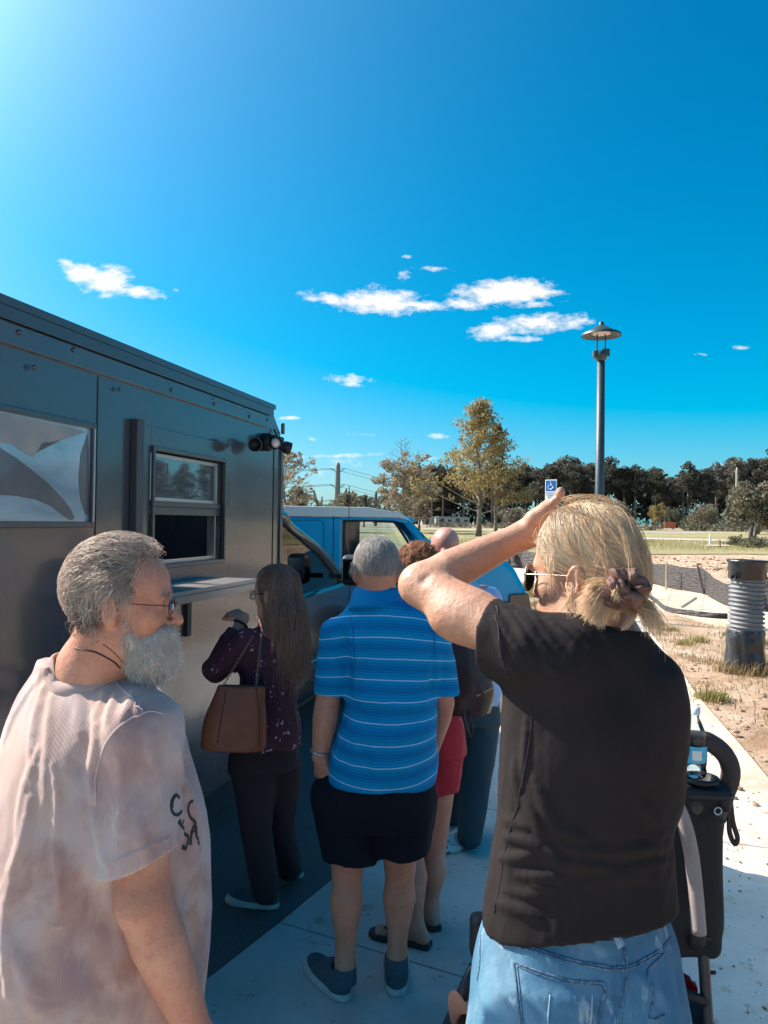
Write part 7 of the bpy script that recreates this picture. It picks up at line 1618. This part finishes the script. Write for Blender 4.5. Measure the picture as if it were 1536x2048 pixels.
# tan handbag hanging from her shoulder
hbag = empty('handbag', B4, 0, 'tan leather handbag with a chain strap at the plum-bloused woman\'s hip', 'handbag')
def slab_bag(name, pix, Y, th_, m_, parent, l_, base, bev=.02, tilt=0.0):
    pts = [l_(x, y, Y) for x, y in pix]; V = [(p.x, -th_/2+tilt*(p.z-pts[0].z), p.z) for p in pts]+[(p.x, th_/2+tilt*(p.z-pts[0].z), p.z) for p in pts]; n = len(pts); oy = Y-base.y
    V = [(a, b+oy, c_) for a, b, c_ in V]; return raw(name, V, [tuple(range(n)), tuple(range(n, 2*n))[::-1]]+[(i, n+i, n+(i+1) % n, (i+1) % n) for i in range(n)], m_, parent, bevel=bev, seg=4)
M_TAN = mat('tan_leather', (.22, .058, .025), .5, var=(.29, .082, .036), scale=6, bump=.0015, bscale=90)
bagf = sdf([('u', loft([(l4(460, 1496, 3.2).z, l4(466, 1490, 3.2).x, 3.2-B4.y, .135, .062, 0), (l4(460, 1450, 3.2).z, l4(468, 1490, 3.2).x, 3.2-B4.y, .132, .060, 0), (l4(460, 1372, 3.2).z, l4(481, 1490, 3.2).x, 3.2-B4.y, .096, .022, 0)], 3.4), 0), ('d', wrinkle((9, 9, 9), .008, 81), .03)])
bb = link_mesh('bag_body', mesh_sdf('bag_body', bagf, (-.36, -.34, .70), (.08, -.10, 1.12), .005), M_TAN, hbag)
for L_ in ([(452, 1378), (446, 1420), (434, 1486)], [(512, 1376), (518, 1430), (519, 1492)]): on_tube('panel_seam', sp_(L_, bagf, B4), bagf, mat('tan_dark', (.09, .026, .012), .6), bb, .002, .0005)
M_GOLD2 = mat('chain_metal', (.40, .28, .18), .35, .8)
for a, b_ in (((446, 1372), (506, 1272)), ((512, 1374), (524, 1262))):
    p0, p1 = l4(*a, 3.2), l4(*b_, 3.30)
    pts = bez(p0, p0.lerp(p1, .35)+Vector((.0, 0, .0)), p0.lerp(p1, .7), p1, 26)
    for i in range(0, 26):
        d_ = (pts[i+1]-pts[i]); c0 = (pts[i]+pts[i+1])/2; u_ = d_.normalized(); v_ = (Vector((1, 0, 0)) if i % 2 else Vector((0, 1, 0))); v_ = (v_-u_*v_.dot(u_)).normalized()
        MB().tube([c0+u_*.0068*math.cos(R(k))+v_*.0045*math.sin(R(k)) for k in range(0, 361, 45)], .0016, 4, cap=False).build('chain_link', M_GOLD2, hbag, smooth=True)

# ------------------------------------------------------------------ red-haired woman in red shorts
B5 = Vector((P(850, 1600, 3.32).x, 3.32, 0)); l5 = lambda px, py, Y=3.32: P(px, py, Y)-B5
rwn = empty('person', B5, 0, 'red-haired woman in red shorts and flip-flops standing ahead of the striped polo', 'person')
HF5 = frame((.25, .97, -.1)); HO5 = l5(838, 1150); HS5 = .94; head5 = xf(head_sdf(jaw=.9), HO5, HF5, HS5); nb5 = l5(842, 1205)
s1, e1, w1 = l5(790, 1255), l5(785, 1380, 3.3), l5(815, 1450, 3.5); s2, e2, w2 = l5(892, 1262), l5(912, 1370, 3.4), l5(880, 1400, 3.60)
Lh, Lk, La = l5(818, 1560), l5(822, 1700, 3.30), l5(832, 1862, 3.20); Rh, Rk, Ra = l5(875, 1560, 3.36), l5(866, 1700, 3.40), l5(862, 1818, 3.36)
bo5 = [('u', loft([(.85, 0, 0, .15, .11, 0), (1.1, 0, 0, .14, .09, 0), (1.3, 0, 0, .15, .09, 0), (1.38, 0, 0, .10, .07, 0)]), 0), ('u', rc(nb5-Vector((0, 0, .06)), HO5+Vector((0, -.01, -.05)), .050, .048), .03), ('u', sdf([('u', head5, 0)], (HO5, .17)), .03),
       ('u', chain([s1, e1, w1], [.045, .038, .026]), .03), ('u', chain([s2, e2, w2], [.045, .038, .026]), .03), ('u', sdf(hand_ops(w1, (0, .8, -.4), (-.9, 0, .1), -1, .7)), .01), ('u', sdf(hand_ops(w2, (-.5, .8, .1), (.2, -.2, .9), 1, .8)), .01)]
for h_, k_, a_, fd in ((Lh, Lk, La, Vector((-.82, .35, 0))), (Rh, Rk, Ra, Vector((-.25, 1, 0)))):
    cf_ = k_.lerp(a_, .32)+Vector((.004, -.016, 0)); an_ = Vector((a_.x, a_.y, .085)); fd.normalize(); he = an_+Vector((0, 0, -.045))-fd*.03; ba = an_+fd*.13+Vector((0, 0, -.052))
    bo5 += [('u', chain([h_, k_, k_.lerp(a_, .1), cf_, k_.lerp(a_, .75), an_], [.08, .055, .052, .058, .036, .032]), .03), ('u', rc(an_, he, .030, .028), .02), ('u', chain([an_+Vector((0, 0, -.02)), an_+fd*.06+Vector((0, 0, -.030)), ba], [.030, .030, .022]), .02), ('u', rc(he, ba, .024, .020), .02)]
    sd = Vector((-fd.y, fd.x, 0))
    for j, o_ in enumerate((-.030, -.015, 0.0, .014, .027)): bo5.append(('u', rc(ba+sd*o_*.9, ba+sd*o_+fd*(.052-.006*abs(j-1 if fd.x < -.5 else j-3))+Vector((0, 0, -.004)), .0105, .0090), .006))
M_SK5 = skin_mat('pink_skin', (.54, .22, .14), (.62, .28, .19), (.46, .16, .11))
body5 = sdf(bo5); link_mesh('body', mesh_sdf('body', body5, (-.34, -.30, .0), (.26, .55, 1.72), .0055), M_SK5, rwn)
sec = []
for y, a, b, ry in ((1425, 792, 912, .14), (1380, 790, 908, .13), (1320, 786, 906, .12), (1270, 780, 902, .11), (1235, 795, 892, .09), (1215, 820, 866, .065)):
    sec.append((l5(800, y).z, (l5(a, y).x+l5(b, y).x)/2, 0, (l5(b, y).x-l5(a, y).x)/2, ry, 0))
tf = sdf([('u', loft(sec, 2.1), 0), ('u', chain([s1, s1.lerp(e1, .45)], [.055, .06]), .03), ('u', chain([s2, s2.lerp(e2, .45)], [.052, .056]), .03), ('d', wrinkle((12, 12, 8), .01, 91), .03)])
M_WHT = mat('white_cotton', (.62, .66, .72), .85, bump=.002, bscale=40, scale=6)
link_mesh('blouse', mesh_sdf('blouse', tf, (-.25, -.2, .88), (.22, .24, 1.42), .007), M_WHT, rwn)
M_RED = mat('red_cloth', (.42, .012, .028), .8, var=(.50, .02, .035), scale=8, bump=.003, bscale=26)
shorts(rwn, l5, l5(824, 1500), l5(884, 1500, 3.34), l5(826, 1600, 3.3), l5(874, 1600, 3.36), [(1500, 796, 926, .155), (1460, 796, 929, .155), (1425, 800, 920, .135), (1400, 806, 908, .12)], plane(l5(826, 1590), (0, 0, -1)), plane(l5(874, 1588), (.1, 0, -1)), M_RED, rl=(.092, .085))
MB().lathe([(.006, 0), (.006, .002)], (0, 0, 0), 10).build('rivet', M_GOLD2, rwn).location = l5(918, 1440, 3.17)
M_GING = hair_mat('ginger_hair', (.20, .065, .025), (.58, .26, .115), (.62, .30, .15), .42, (.2, .8)); hl5 = lambda p: ((p-V3(HO5))@HF5)/HS5
hv5 = sdf([('u', xf(sdf([('u', el((0, -.012, .045), (.100, .112, .100)), 0), ('u', el((0, -.035, -.02), (.088, .075, .075)), .03), ('i', lambda p: (p[:, 1]-np.interp(p[:, 2], [-.06, .02, .12], [.02, .04, .085])).astype(np.float32)*.7, .02)]), HO5, HF5, HS5), 0), ('d', wrinkle((45, 45, 30), .014, 95), .04)])
hm5 = mesh_sdf('hair', hv5, tuple(V3(HO5)-.17), tuple(V3(HO5)+.17), .0065); hb5 = link_mesh('hair', hm5, mat('ginger_base', (.16, .055, .025), .8, var=(.38, .17, .08), scale=30, bump=.004, bscale=70), rwn)
def f5(p, t_):
    q = hl5(p); a = vnoise(p*30, 2)-.5; b = vnoise(p*30, 6)-.5; out = q/(np.linalg.norm(q, axis=1, keepdims=True)+1e-6)
    return (np.stack([a*2.2, b*1.4, -.8+a], 1)+out*.5)@HF5.T
strands('hair_strands', sample_mesh(hm5, 4200, 96), .0085, f5, hv5, .010, 7, .0009, hb5, M_GING, .0030, .6, 97, curl=.002)
# flip-flops
M_FLIP = mat('dark_rubber_sole', (.035, .020, .022), .7, bump=.001, bscale=200)
def flip(parent, heel, toe, foot_c=None):
    h_, t_ = Vector((heel.x, heel.y, 0)), Vector((toe.x, toe.y, 0)); d = (t_-h_).normalized(); s_ = Vector((-d.y, d.x, 0)); Ln = (t_-h_).length
    prof = [(0, .0), (.0, .028), (.08, .034), (.30, .032), (.5, .034), (.72, .047), (.88, .046), (1.0, .024), (1.02, 0)]
    up_ = [(h_+d*Ln*u+s_*w) for u, w in prof]; dn = [(h_+d*Ln*u-s_*w) for u, w in prof[::-1]]; pts = up_+dn[1:-1]; n = len(pts)
    V = [(p.x, p.y, .003) for p in pts]+[(p.x, p.y, .026) for p in pts]
    so = raw('flip_flop', V, [tuple(range(n))[::-1], tuple(range(n, 2*n))]+[(i, (i+1) % n, n+(i+1) % n, n+i) for i in range(n)], M_FLIP, parent, bevel=.006)
    post = h_+d*Ln*.80
    for s in (-1, 1): MB().tube(smooth_path([post+Vector((0, 0, .03)), post-d*.03+s_*s*.022+Vector((0, 0, .058)), h_+d*Ln*.50+s_*s*.038+Vector((0, 0, .052)), h_+d*Ln*.42+s_*s*.040+Vector((0, 0, .02))], 4), .008, 6, flat=.4).build('thong_strap', M_FLIP, so, smooth=True)
for a_, fd in ((La, Vector((-.82, .35, 0)).normalized()), (Ra, Vector((-.25, 1, 0)).normalized())): flip(rwn, Vector((a_.x, a_.y, 0))-fd*.065, Vector((a_.x, a_.y, 0))+fd*.205)
# her dark brown slouchy bag
bag2 = empty('shoulder_bag', B5, 0, 'dark brown leather shoulder bag hanging under the raised elbow', 'handbag')
M_DKB = mat('dark_brown_leather', (.045, .022, .020), .45, var=(.075, .038, .034), scale=7, bump=.002, bscale=60)
yb_ = 3.12-B5.y
bf2 = sdf([('u', loft([(l5(940, 1425, 3.12).z, l5(938, 1400, 3.12).x, yb_, .080, .045, 0), (l5(940, 1395, 3.12).z, l5(943, 1400, 3.12).x, yb_, .088, .062, 0), (l5(940, 1340, 3.12).z, l5(938, 1400, 3.12).x, yb_, .080, .058, 0), (l5(940, 1290, 3.12).z, l5(928, 1400, 3.12).x, yb_, .055, .035, 0), (l5(940, 1262, 3.12).z, l5(920, 1400, 3.12).x, yb_, .030, .018, 0)], 2.5), 0), ('d', wrinkle((14, 14, 6), .02, 99), .04)])
link_mesh('bag_body', mesh_sdf('bag_body', bf2, (-.02, -.34, .78), (.34, -.05, 1.36), .006), M_DKB, bag2)
MB().tube(smooth_path([l5(925, 1400, 3.07), l5(930, 1440, 3.06), l5(942, 1474, 3.05), l5(946, 1462, 3.05), l5(936, 1420, 3.06)], 4), .006, 6, flat=.4).build('hanging_strap', M_DKB, bag2, smooth=True)
MB().tube(smooth_path([l5(905, 1290, 3.12), l5(898, 1258, 3.2), l5(896, 1238, 3.3), l5(908, 1262, 3.42)], 4), .010, 6, flat=.3).build('shoulder_strap', M_DKB, bag2, smooth=True)
MB().tube([l5(953, 1392, 3.05), l5(985, 1376, 3.06)], .003, 6).build('zip', M_GOLD2, bag2)

# ------------------------------------------------------------------ bald man in the light blue shirt
B6 = Vector((P(930, 1600, 4.30).x, 4.30, 0)); l6 = lambda px, py, Y=4.30: P(px, py, Y)-B6
bm_ = empty('person', B6, 0, 'bald man in a light blue shirt and dark teal trousers beyond the raised elbow', 'person')
HF6 = frame((-.15, .97, -.16)); HO6 = l6(891, 1102); HS6 = 1.0; head6 = xf(head_sdf(), HO6, HF6, HS6); nb6 = l6(905, 1150)
a1, b1, c1 = l6(862, 1190), l6(850, 1290, 4.4), l6(870, 1330, 4.62); a2, b2, c2 = l6(980, 1196), l6(992, 1290, 4.4), l6(960, 1330, 4.62)
bo6 = [('u', loft([(.9, 0, 0, .15, .11, 0), (1.2, 0, 0, .15, .1, 0), (1.4, -.02, 0, .13, .08, 0)]), 0), ('u', rc(nb6-Vector((0, 0, .06)), HO6+Vector((.0, -.02, -.05)), .060, .060), .03), ('u', sdf([('u', head6, 0)], (HO6, .17)), .03), ('u', rc(hp(-.03, -.085, -.020, HO6, HF6, HS6), hp(.03, -.085, -.020, HO6, HF6, HS6), .018, .018), .02),
       ('u', chain([a1, b1, c1], [.048, .042, .028]), .03), ('u', chain([a2, b2, c2], [.048, .042, .028]), .03), ('u', sdf(hand_ops(c1, (.1, .9, 0), (-.3, 0, .9), -1, .6)), .01), ('u', sdf(hand_ops(c2, (-.1, .9, 0), (.3, 0, .9), 1, .6)), .01)]
M_SK6 = skin_mat('scalp_skin', (.50, .22, .17), (.58, .29, .23), (.44, .17, .13), .4)
link_mesh('body', mesh_sdf('body', sdf(bo6), (-.32, -.25, .8), (.3, .5, 1.76), .006), M_SK6, bm_)
sec = []
for y, a, b, ry in ((1400, 862, 1000, .19), (1350, 860, 1000, .185), (1290, 862, 996, .175), (1230, 864, 992, .155), (1190, 870, 985, .13), (1165, 882, 952, .10), (1152, 890, 928, .075)):
    sec.append((l6(900, y).z, (l6(a, y).x+l6(b, y).x)/2, 0, (l6(b, y).x-l6(a, y).x)/2, ry, 0))
M_LBL = mat('light_blue_cotton', (.34, .50, .72), .85, var=(.42, .57, .76), scale=5, bump=.002, bscale=40)
link_mesh('shirt', mesh_sdf('shirt', sdf([('u', loft(sec, 2.2), 0), ('u', chain([a1, a1.lerp(b1, .7)], [.07, .075]), .04), ('u', chain([a2, a2.lerp(b2, .7)], [.065, .07]), .04), ('d', wrinkle((9, 9, 6), .016, 101), .04)]), (-.32, -.26, .70), (.32, .3, 1.52), .008), M_LBL, bm_)
M_TEAL = mat('teal_trousers', (.022, .048, .062), .85, var=(.03, .058, .072), scale=5, bump=.003, bscale=30)
trousers(bm_, [l6(905, 1440), l6(958, 1440)], [l6(908, 1560, 4.4), l6(952, 1560, 4.2)], [l6(905, 1632, 4.5), l6(938, 1672, 4.12)], (.185, .16), (.115, .085), .066, l6(900, 1440).z, l6(900, 1388).z, M_TEAL, cxy=(l6(932, 1400).x, 0), waist=(.18, .155), h=.008)
M_SNK = mat('grey_trainer', (.22, .26, .28), .6, var=(.42, .45, .46), scale=28, lo=.45, hi=.5); M_SNS = mat('trainer_sole', (.05, .05, .055), .6, var=(.55, .55, .55), scale=16, lo=.48, hi=.52)
shoe(bm_, G(958, 1688)-B6, G(880, 1704)-B6, 'grey', M_SNK, M_SNS, z=.004, L=.31); shoe(bm_, G(922, 1626)-B6, G(872, 1640)-B6, 'grey', M_SNK, M_SNS, z=.004, L=.31)

# ------------------------------------------------------------------ stroller
B7 = Vector((P(1200, 1800, 1.98).x, 2.05, 0)); YS = 1.98; l7 = lambda px, py, Y=YS: P(px, py, Y)-B7
sr = empty('stroller', B7, 0, 'black stroller with a foam handlebar in front of the blonde woman', 'stroller')
M_FOAM = mat('brown_foam', (.055, .042, .038), .85, bump=.0006, bscale=300, scale=5); M_SFR = mat('stroller_frame', (.030, .038, .046), .35, .3); M_SFB = mat('stroller_fabric', (.010, .010, .011), .8, bump=.002, bscale=40, scale=5)
def mir(v, cx=l7(1262, 1700).x): return Vector((2*cx-v.x, v.y, v.z))
hpts = [l7(1392, 1479), l7(1425, 1488), l7(1450, 1510), l7(1461, 1537), l7(1459, 1562), l7(1450, 1586)]
full = [mir(v) for v in hpts[::-1]]+[l7(1262, 1476)]+hpts
MB().tube(smooth_path(full, 6), .0235, 14).build('handlebar', M_FOAM, sr, smooth=True)
for k, f_ in ((0, lambda v: v), (1, mir)):
    MB().tube([f_(l7(1452, 1578)), f_(l7(1440, 1616))], .0245, 14).build('grip_end', M_BLACK, sr, smooth=True)
    jn = MB().tube([f_(l7(1441, 1606)), f_(l7(1434, 1640))], .021, 12).build('height_joint', M_SFR, sr, smooth=True)
    c0 = f_(l7(1436, 1622, YS-.030)); MB().tube([c0+Vector((.009*math.cos(R(a_)), 0, .009*math.sin(R(a_)))) for a_ in range(0, 361, 30)], .0018, 5, cap=False).build('button', M_WHT, jn, smooth=True)
    a, b_, c3, d3 = f_(l7(1437, 1630)), f_(l7(1420, 1760, YS+.03)), f_(l7(1404, 1870, YS+.0)), f_(l7(1416, 2060, YS-.02))
    MB().tube(smooth_path([a, b_, c3], 5), .017, 10).build('upper_tube', M_SFR, sr, smooth=True)
    zt = .10; MB().tube(smooth_path([c3, d3, Vector((d3.x, d3.y-.05, .14))], 5), .0145, 10).build('rear_leg', M_SFR, sr, smooth=True)
    MB().tube([d3+Vector((0, 0, .24)), Vector((d3.x*.98, .62, .16))], .014, 10).build('front_leg', M_SFR, sr, smooth=True)
    for yy_, r_ in ((d3.y-.06, .125), (.64, .10)):
        w_ = MB().lathe([(r_*.5, -.022), (r_*.95, -.022), (r_, -.010), (r_, .010), (r_*.95, .022), (r_*.5, .022)], (0, 0, 0), 28).build('wheel', M_BLACK, sr, smooth=True); w_.matrix_local = Matrix.Translation((d3.x+(.02 if k == 0 else -.02), yy_, r_)) @ Matrix.Rotation(math.pi/2, 4, 'Y')
        MB().lathe([(r_*.5, -.012), (r_*.2, -.016), (r_*.2, .016), (r_*.5, .012)], (0, 0, 0), 20).build('rim', M_ALU, w_, smooth=True)
    hub = f_(l7(1386, 1862)); MB().lathe([(.034, -.02), (.042, -.012), (.042, .012), (.034, .02)], (0, 0, 0), 20).build('hinge', M_BLACK, sr, smooth=True).matrix_local = Matrix.Translation(hub) @ Matrix.Rotation(math.pi/2, 4, 'Y')
# left side hinge and stay seen beside the jeans
lh = l7(953, 1866, 1.9); MB().box((lh.x-.016, lh.y-.03, lh.z-.06), (lh.x+.03, lh.y+.03, lh.z+.045)).build('side_hinge', M_BLACK, sr, bevel=.018, seg=4)
MB().tube([lh+Vector((.012, -.034, .028))+Vector((.008*math.cos(R(a_)), 0, .008*math.sin(R(a_)))) for a_ in range(0, 361, 30)], .0018, 5, cap=False).build('button', M_WHT, sr, smooth=True)
MB().tube([l7(948, 1935, 2.04), l7(922, 1992, 2.06), l7(884, 2080, 2.10)], .017, 8).build('side_stay', M_SFR, sr, smooth=True)
# seat back with pocket, piping roll, canopy folded behind
sb = sdf([('u', boxf(tuple(l7(1300, 1730, YS+.03)), (.175, .05, .225), .03), 0), ('u', boxf(tuple(l7(1375, 1735, YS+.02)), (.075, .045, .16), .03), .02), ('d', wrinkle((9, 9, 5), .012, 111), .04)])
link_mesh('seat_back', mesh_sdf('seat_back', sb, tuple(l7(1130, 2000)+Vector((0, -.08, 0))), tuple(l7(1460, 1540)+Vector((0, .18, 0))), .006), M_SFB, sr)
can = sdf([('u', loft([(l7(1400, 1660).z, l7(1388, 1600).x, -.02, .062, .06, 0), (l7(1400, 1610).z, l7(1390, 1600).x, -.03, .060, .06, 0), (l7(1400, 1572).z, l7(1380, 1600).x, -.03, .052, .045, 0)], 2.4), 0), ('d', folds([(l7(1378, 1580, 1.93), l7(1408, 1650, 1.93), .010, .012), (l7(1400, 1576, 1.93), l7(1424, 1660, 1.93), .009, .014), (l7(1420, 1590, 1.93), l7(1430, 1672, 1.93), .006, .008)]), .04), ('d', wrinkle((16, 16, 12), .012, 113), .03)])
link_mesh('folded_canopy', mesh_sdf('folded_canopy', can, tuple(l7(1330, 1700)+Vector((0, -.12, 0))), tuple(l7(1450, 1560)+Vector((0, .14, 0))), .004), mat('shiny_black_fabric', (.018, .015, .015), .42, bump=.001, bscale=60, scale=5), sr)
MB().tube(smooth_path([l7(1352, 1598, 1.88), l7(1368, 1642, 1.87), l7(1383, 1710, 1.87), l7(1392, 1790, 1.87), l7(1398, 1866, 1.87)], 6), [.013+.0045*min(1, i/8) for i in range(25)], 14).build('padded_roll', mat('grey_padding', (.36, .29, .27), .8, var=(.30, .24, .22), scale=14, bump=.003, bscale=24), sr, smooth=True)
MB().box(tuple(l7(1366, 1604, 1.93)), tuple(l7(1440, 1556, 2.02))).build('parent_tray', M_BLACK, sr, bevel=.02, seg=4)
tr_c = l7(1400, 1556, 1.975); MB().lathe([(.046, -.004), (.046, .004), (.036, .004), (.034, -.012), (0, -.014)], tuple(tr_c), 24, cap=False).build('cup_holder', M_BLACK, sr, smooth=True)
MB().tube(smooth_path([l7(1458, 1596), l7(1458, 1640), l7(1460, 1668), l7(1470, 1688), l7(1475, 1676), l7(1466, 1644), l7(1461, 1600)], 5), .0065, 6, flat=.35).build('wrist_strap', M_BLACK, sr, smooth=True)
MB().tube([l7(1418, 1945), l7(1431, 1945)], .005, 8).build('peg', M_BLACK, sr, smooth=True)
M_REDF = mat('red_fabric', (.45, .01, .02), .8)
rf_ = sdf([('u', el(tuple(l7(1368, 1975, YS+.02)), (.03, .04, .026)), 0), ('d', wrinkle((40, 40, 40), .012, 5), .03)]); link_mesh('red_basket_cloth', mesh_sdf('red_basket_cloth', rf_, tuple(l7(1320, 2030)), tuple(l7(1420, 1920)+Vector((0, .12, 0))), .005), M_REDF, sr)
MB().box(tuple(l7(1345, 2140, YS-.03)), tuple(l7(1396, 1985, YS+.10))).build('basket', M_SFB, sr, bevel=.02, seg=3)
MB().tube([l7(1362, 1982, YS-.02), l7(1412, 2004, YS-.02)], .013, 8).build('cross_brace', M_BLACK, sr, smooth=True)
sx0, sx1 = mir(l7(1375, 1700)).x, l7(1375, 1700).x
MB().box((sx0, .0, .42), (sx1, .36, .47)).build('seat', M_SFB, sr, bevel=.02, seg=3)
MB().box((sx0-.0, .34, .20), (sx1, .42, .24)).build('footrest', M_BLACK, sr, bevel=.01)
# water bottle in the tray
bt = empty('water_bottle', tuple(P(1387, 1553, 1.975)), 0, 'clear water bottle with a blue label standing in the stroller tray', 'bottle')
m = base_mat('bottle_plastic', .04); t = NT(m); g1 = t.n('ShaderNodeBsdfTransparent'); g1.inputs[0].default_value = (.93, .96, .97, 1); g2 = t.n('ShaderNodeBsdfGlossy'); g2.inputs['Roughness'].default_value = .04; fr_ = t.n('ShaderNodeFresnel'); fr_.inputs[0].default_value = 1.45; mx = t.n('ShaderNodeMixShader'); t.link(fr_.outputs[0], mx.inputs[0]); t.link(g1.outputs[0], mx.inputs[1]); t.link(g2.outputs[0], mx.inputs[2]); t.link(mx.outputs[0], t.t.nodes['Material Output'].inputs[0])
kz = .112/.16
MB().lathe([(.0, .002), (.020, .0), (.030, .006), (.0315, .02), (.0285, .027), (.0315, .034), (.0315, .040), (.0315, .085), (.0300, .088), (.0318, .094), (.0290, .112), (.0200, .135), (.0125, .150), (.0125, .165)], (0, 0, 0), 28, cap=False).build('bottle_body', m, bt, smooth=True)
MB().lathe([(.0300, .004), (.0300, .036), (.0, .036)], (0, 0, 0), 24, cap=False).build('water', M_CLEAR, bt, smooth=True)
MB().lathe([(.0320, .042), (.0322, .043), (.0322, .082), (.0320, .083)], (0, 0, 0), 28, cap=False).build('label', mat('label_blue', (.03, .38, .62), .4, var=(.10, .5, .70), scale=40), bt, smooth=True)
MB().lathe([(.0325, .052), (.0325, .074)], (0, 0, 0), 56, cap=False); V = []; F = []
for i in range(7):
    a_ = R(-118+i*7); V += [(.0326*math.cos(a_), .0326*math.sin(a_), .050), (.0326*math.cos(a_), .0326*math.sin(a_), .074)]
raw('label_print', V, [(2*i, 2*i+2, 2*i+3, 2*i+1) for i in range(6)], M_SW, bt)
MB().lathe([(.0150, .160), (.0150, .176), (.0, .177)], (0, 0, 0), 20, cap=False).build('cap', M_SW, bt, smooth=True)
# child in the stroller: only a bare foot shows beside the jeans
ch = empty('person', B7, 0, 'small child sitting in the stroller with one bare foot hanging out', 'person')
cx_ = l7(1192, 1700).x; ft = l7(908, 1998, 1.93); ank = l7(930, 2062, 1.97); kn = Vector((cx_-.16, .40, .50)); hc_ = Vector((cx_, .16, .62))
dft = (ft-ank).normalized(); 
bo7 = [('u', rc(hc_, hc_+Vector((0, -.02, .22)), .10, .085), 0), ('u', el(tuple(hc_+Vector((0, .0, .40))), (.075, .088, .092)), .04), ('u', rc(hc_+Vector((0, 0, .2)), hc_+Vector((0, 0, .33)), .035, .035), .03), ('u', rc(hc_+Vector((0, .08, .40)), hc_+Vector((0, .095, .385)), .012, .012), .02), ('u', el(tuple(hc_+Vector((.075, 0, .39))), (.012, .018, .022)), .01), ('u', el(tuple(hc_+Vector((-.075, 0, .39))), (.012, .018, .022)), .01),
       ('u', chain([hc_+Vector((-.05, .02, -.02)), kn, ank], [.055, .042, .025]), .03), ('u', chain([hc_+Vector((.05, .02, -.02)), Vector((cx_+.08, .30, .50)), Vector((cx_+.08, .36, .28)), Vector((cx_+.08, .42, .26))], [.055, .042, .028, .022]), .03),
       ('u', chain([hc_+Vector((-.10, 0, .20)), hc_+Vector((-.13, .06, .08)), hc_+Vector((-.06, .14, .04))], [.032, .026, .022]), .02), ('u', chain([hc_+Vector((.10, 0, .20)), hc_+Vector((.13, .06, .08)), hc_+Vector((.06, .14, .04))], [.032, .026, .022]), .02),
       ('u', rc(ank, ft, .028, .023), .012)]
sd = Vector((1, 0, 0)); sd = (sd-dft*sd.dot(dft)).normalized()
for j, o_ in enumerate((-.020, -.009, .001, .010, .018)): bo7.append(('u', rc(ft+sd*o_*.8, ft+sd*o_+dft*(.026-.0035*j)+Vector((0, -.004, 0)), .0085-.0007*j, .0075-.0007*j), .004))
for s in (-1, 1):
    bo7.append(('u', sdf(hand_ops(hc_+Vector((s*.06, .14, .04)), (0, .9, -.2), (0, .1, 1), 1, .8, .5)), .008))
link_mesh('body', mesh_sdf('body', sdf(bo7), (cx_-.62, -.1, .15), (cx_+.25, .62, 1.15), .005), skin_mat('child_skin', (.60, .33, .26), (.66, .38, .30), (.58, .28, .22)), ch)
rom = sdf([('u', rc(hc_, hc_+Vector((0, -.02, .22)), .112, .098), 0), ('u', chain([hc_+Vector((-.05, .02, -.02)), hc_.lerp(kn, .5)], [.066, .06]), .03), ('u', chain([hc_+Vector((.05, .02, -.02)), hc_+Vector((.07, .12, -.06))], [.066, .06]), .03)])
link_mesh('romper', mesh_sdf('romper', rom, (cx_-.3, -.1, .4), (cx_+.25, .5, 1.0), .007), M_LBL, ch)
chh = sdf([('u', el(tuple(hc_+Vector((0, -.012, .415))), (.081, .088, .092)), 0), ('d', wrinkle((60, 60, 60), .006, 5), .03)]); link_mesh('hair', mesh_sdf('hair', chh, tuple(hc_+Vector((-.12, -.13, .28))), tuple(hc_+Vector((.12, .12, .54))), .005), mat('child_hair', (.25, .15, .08), .8), ch)
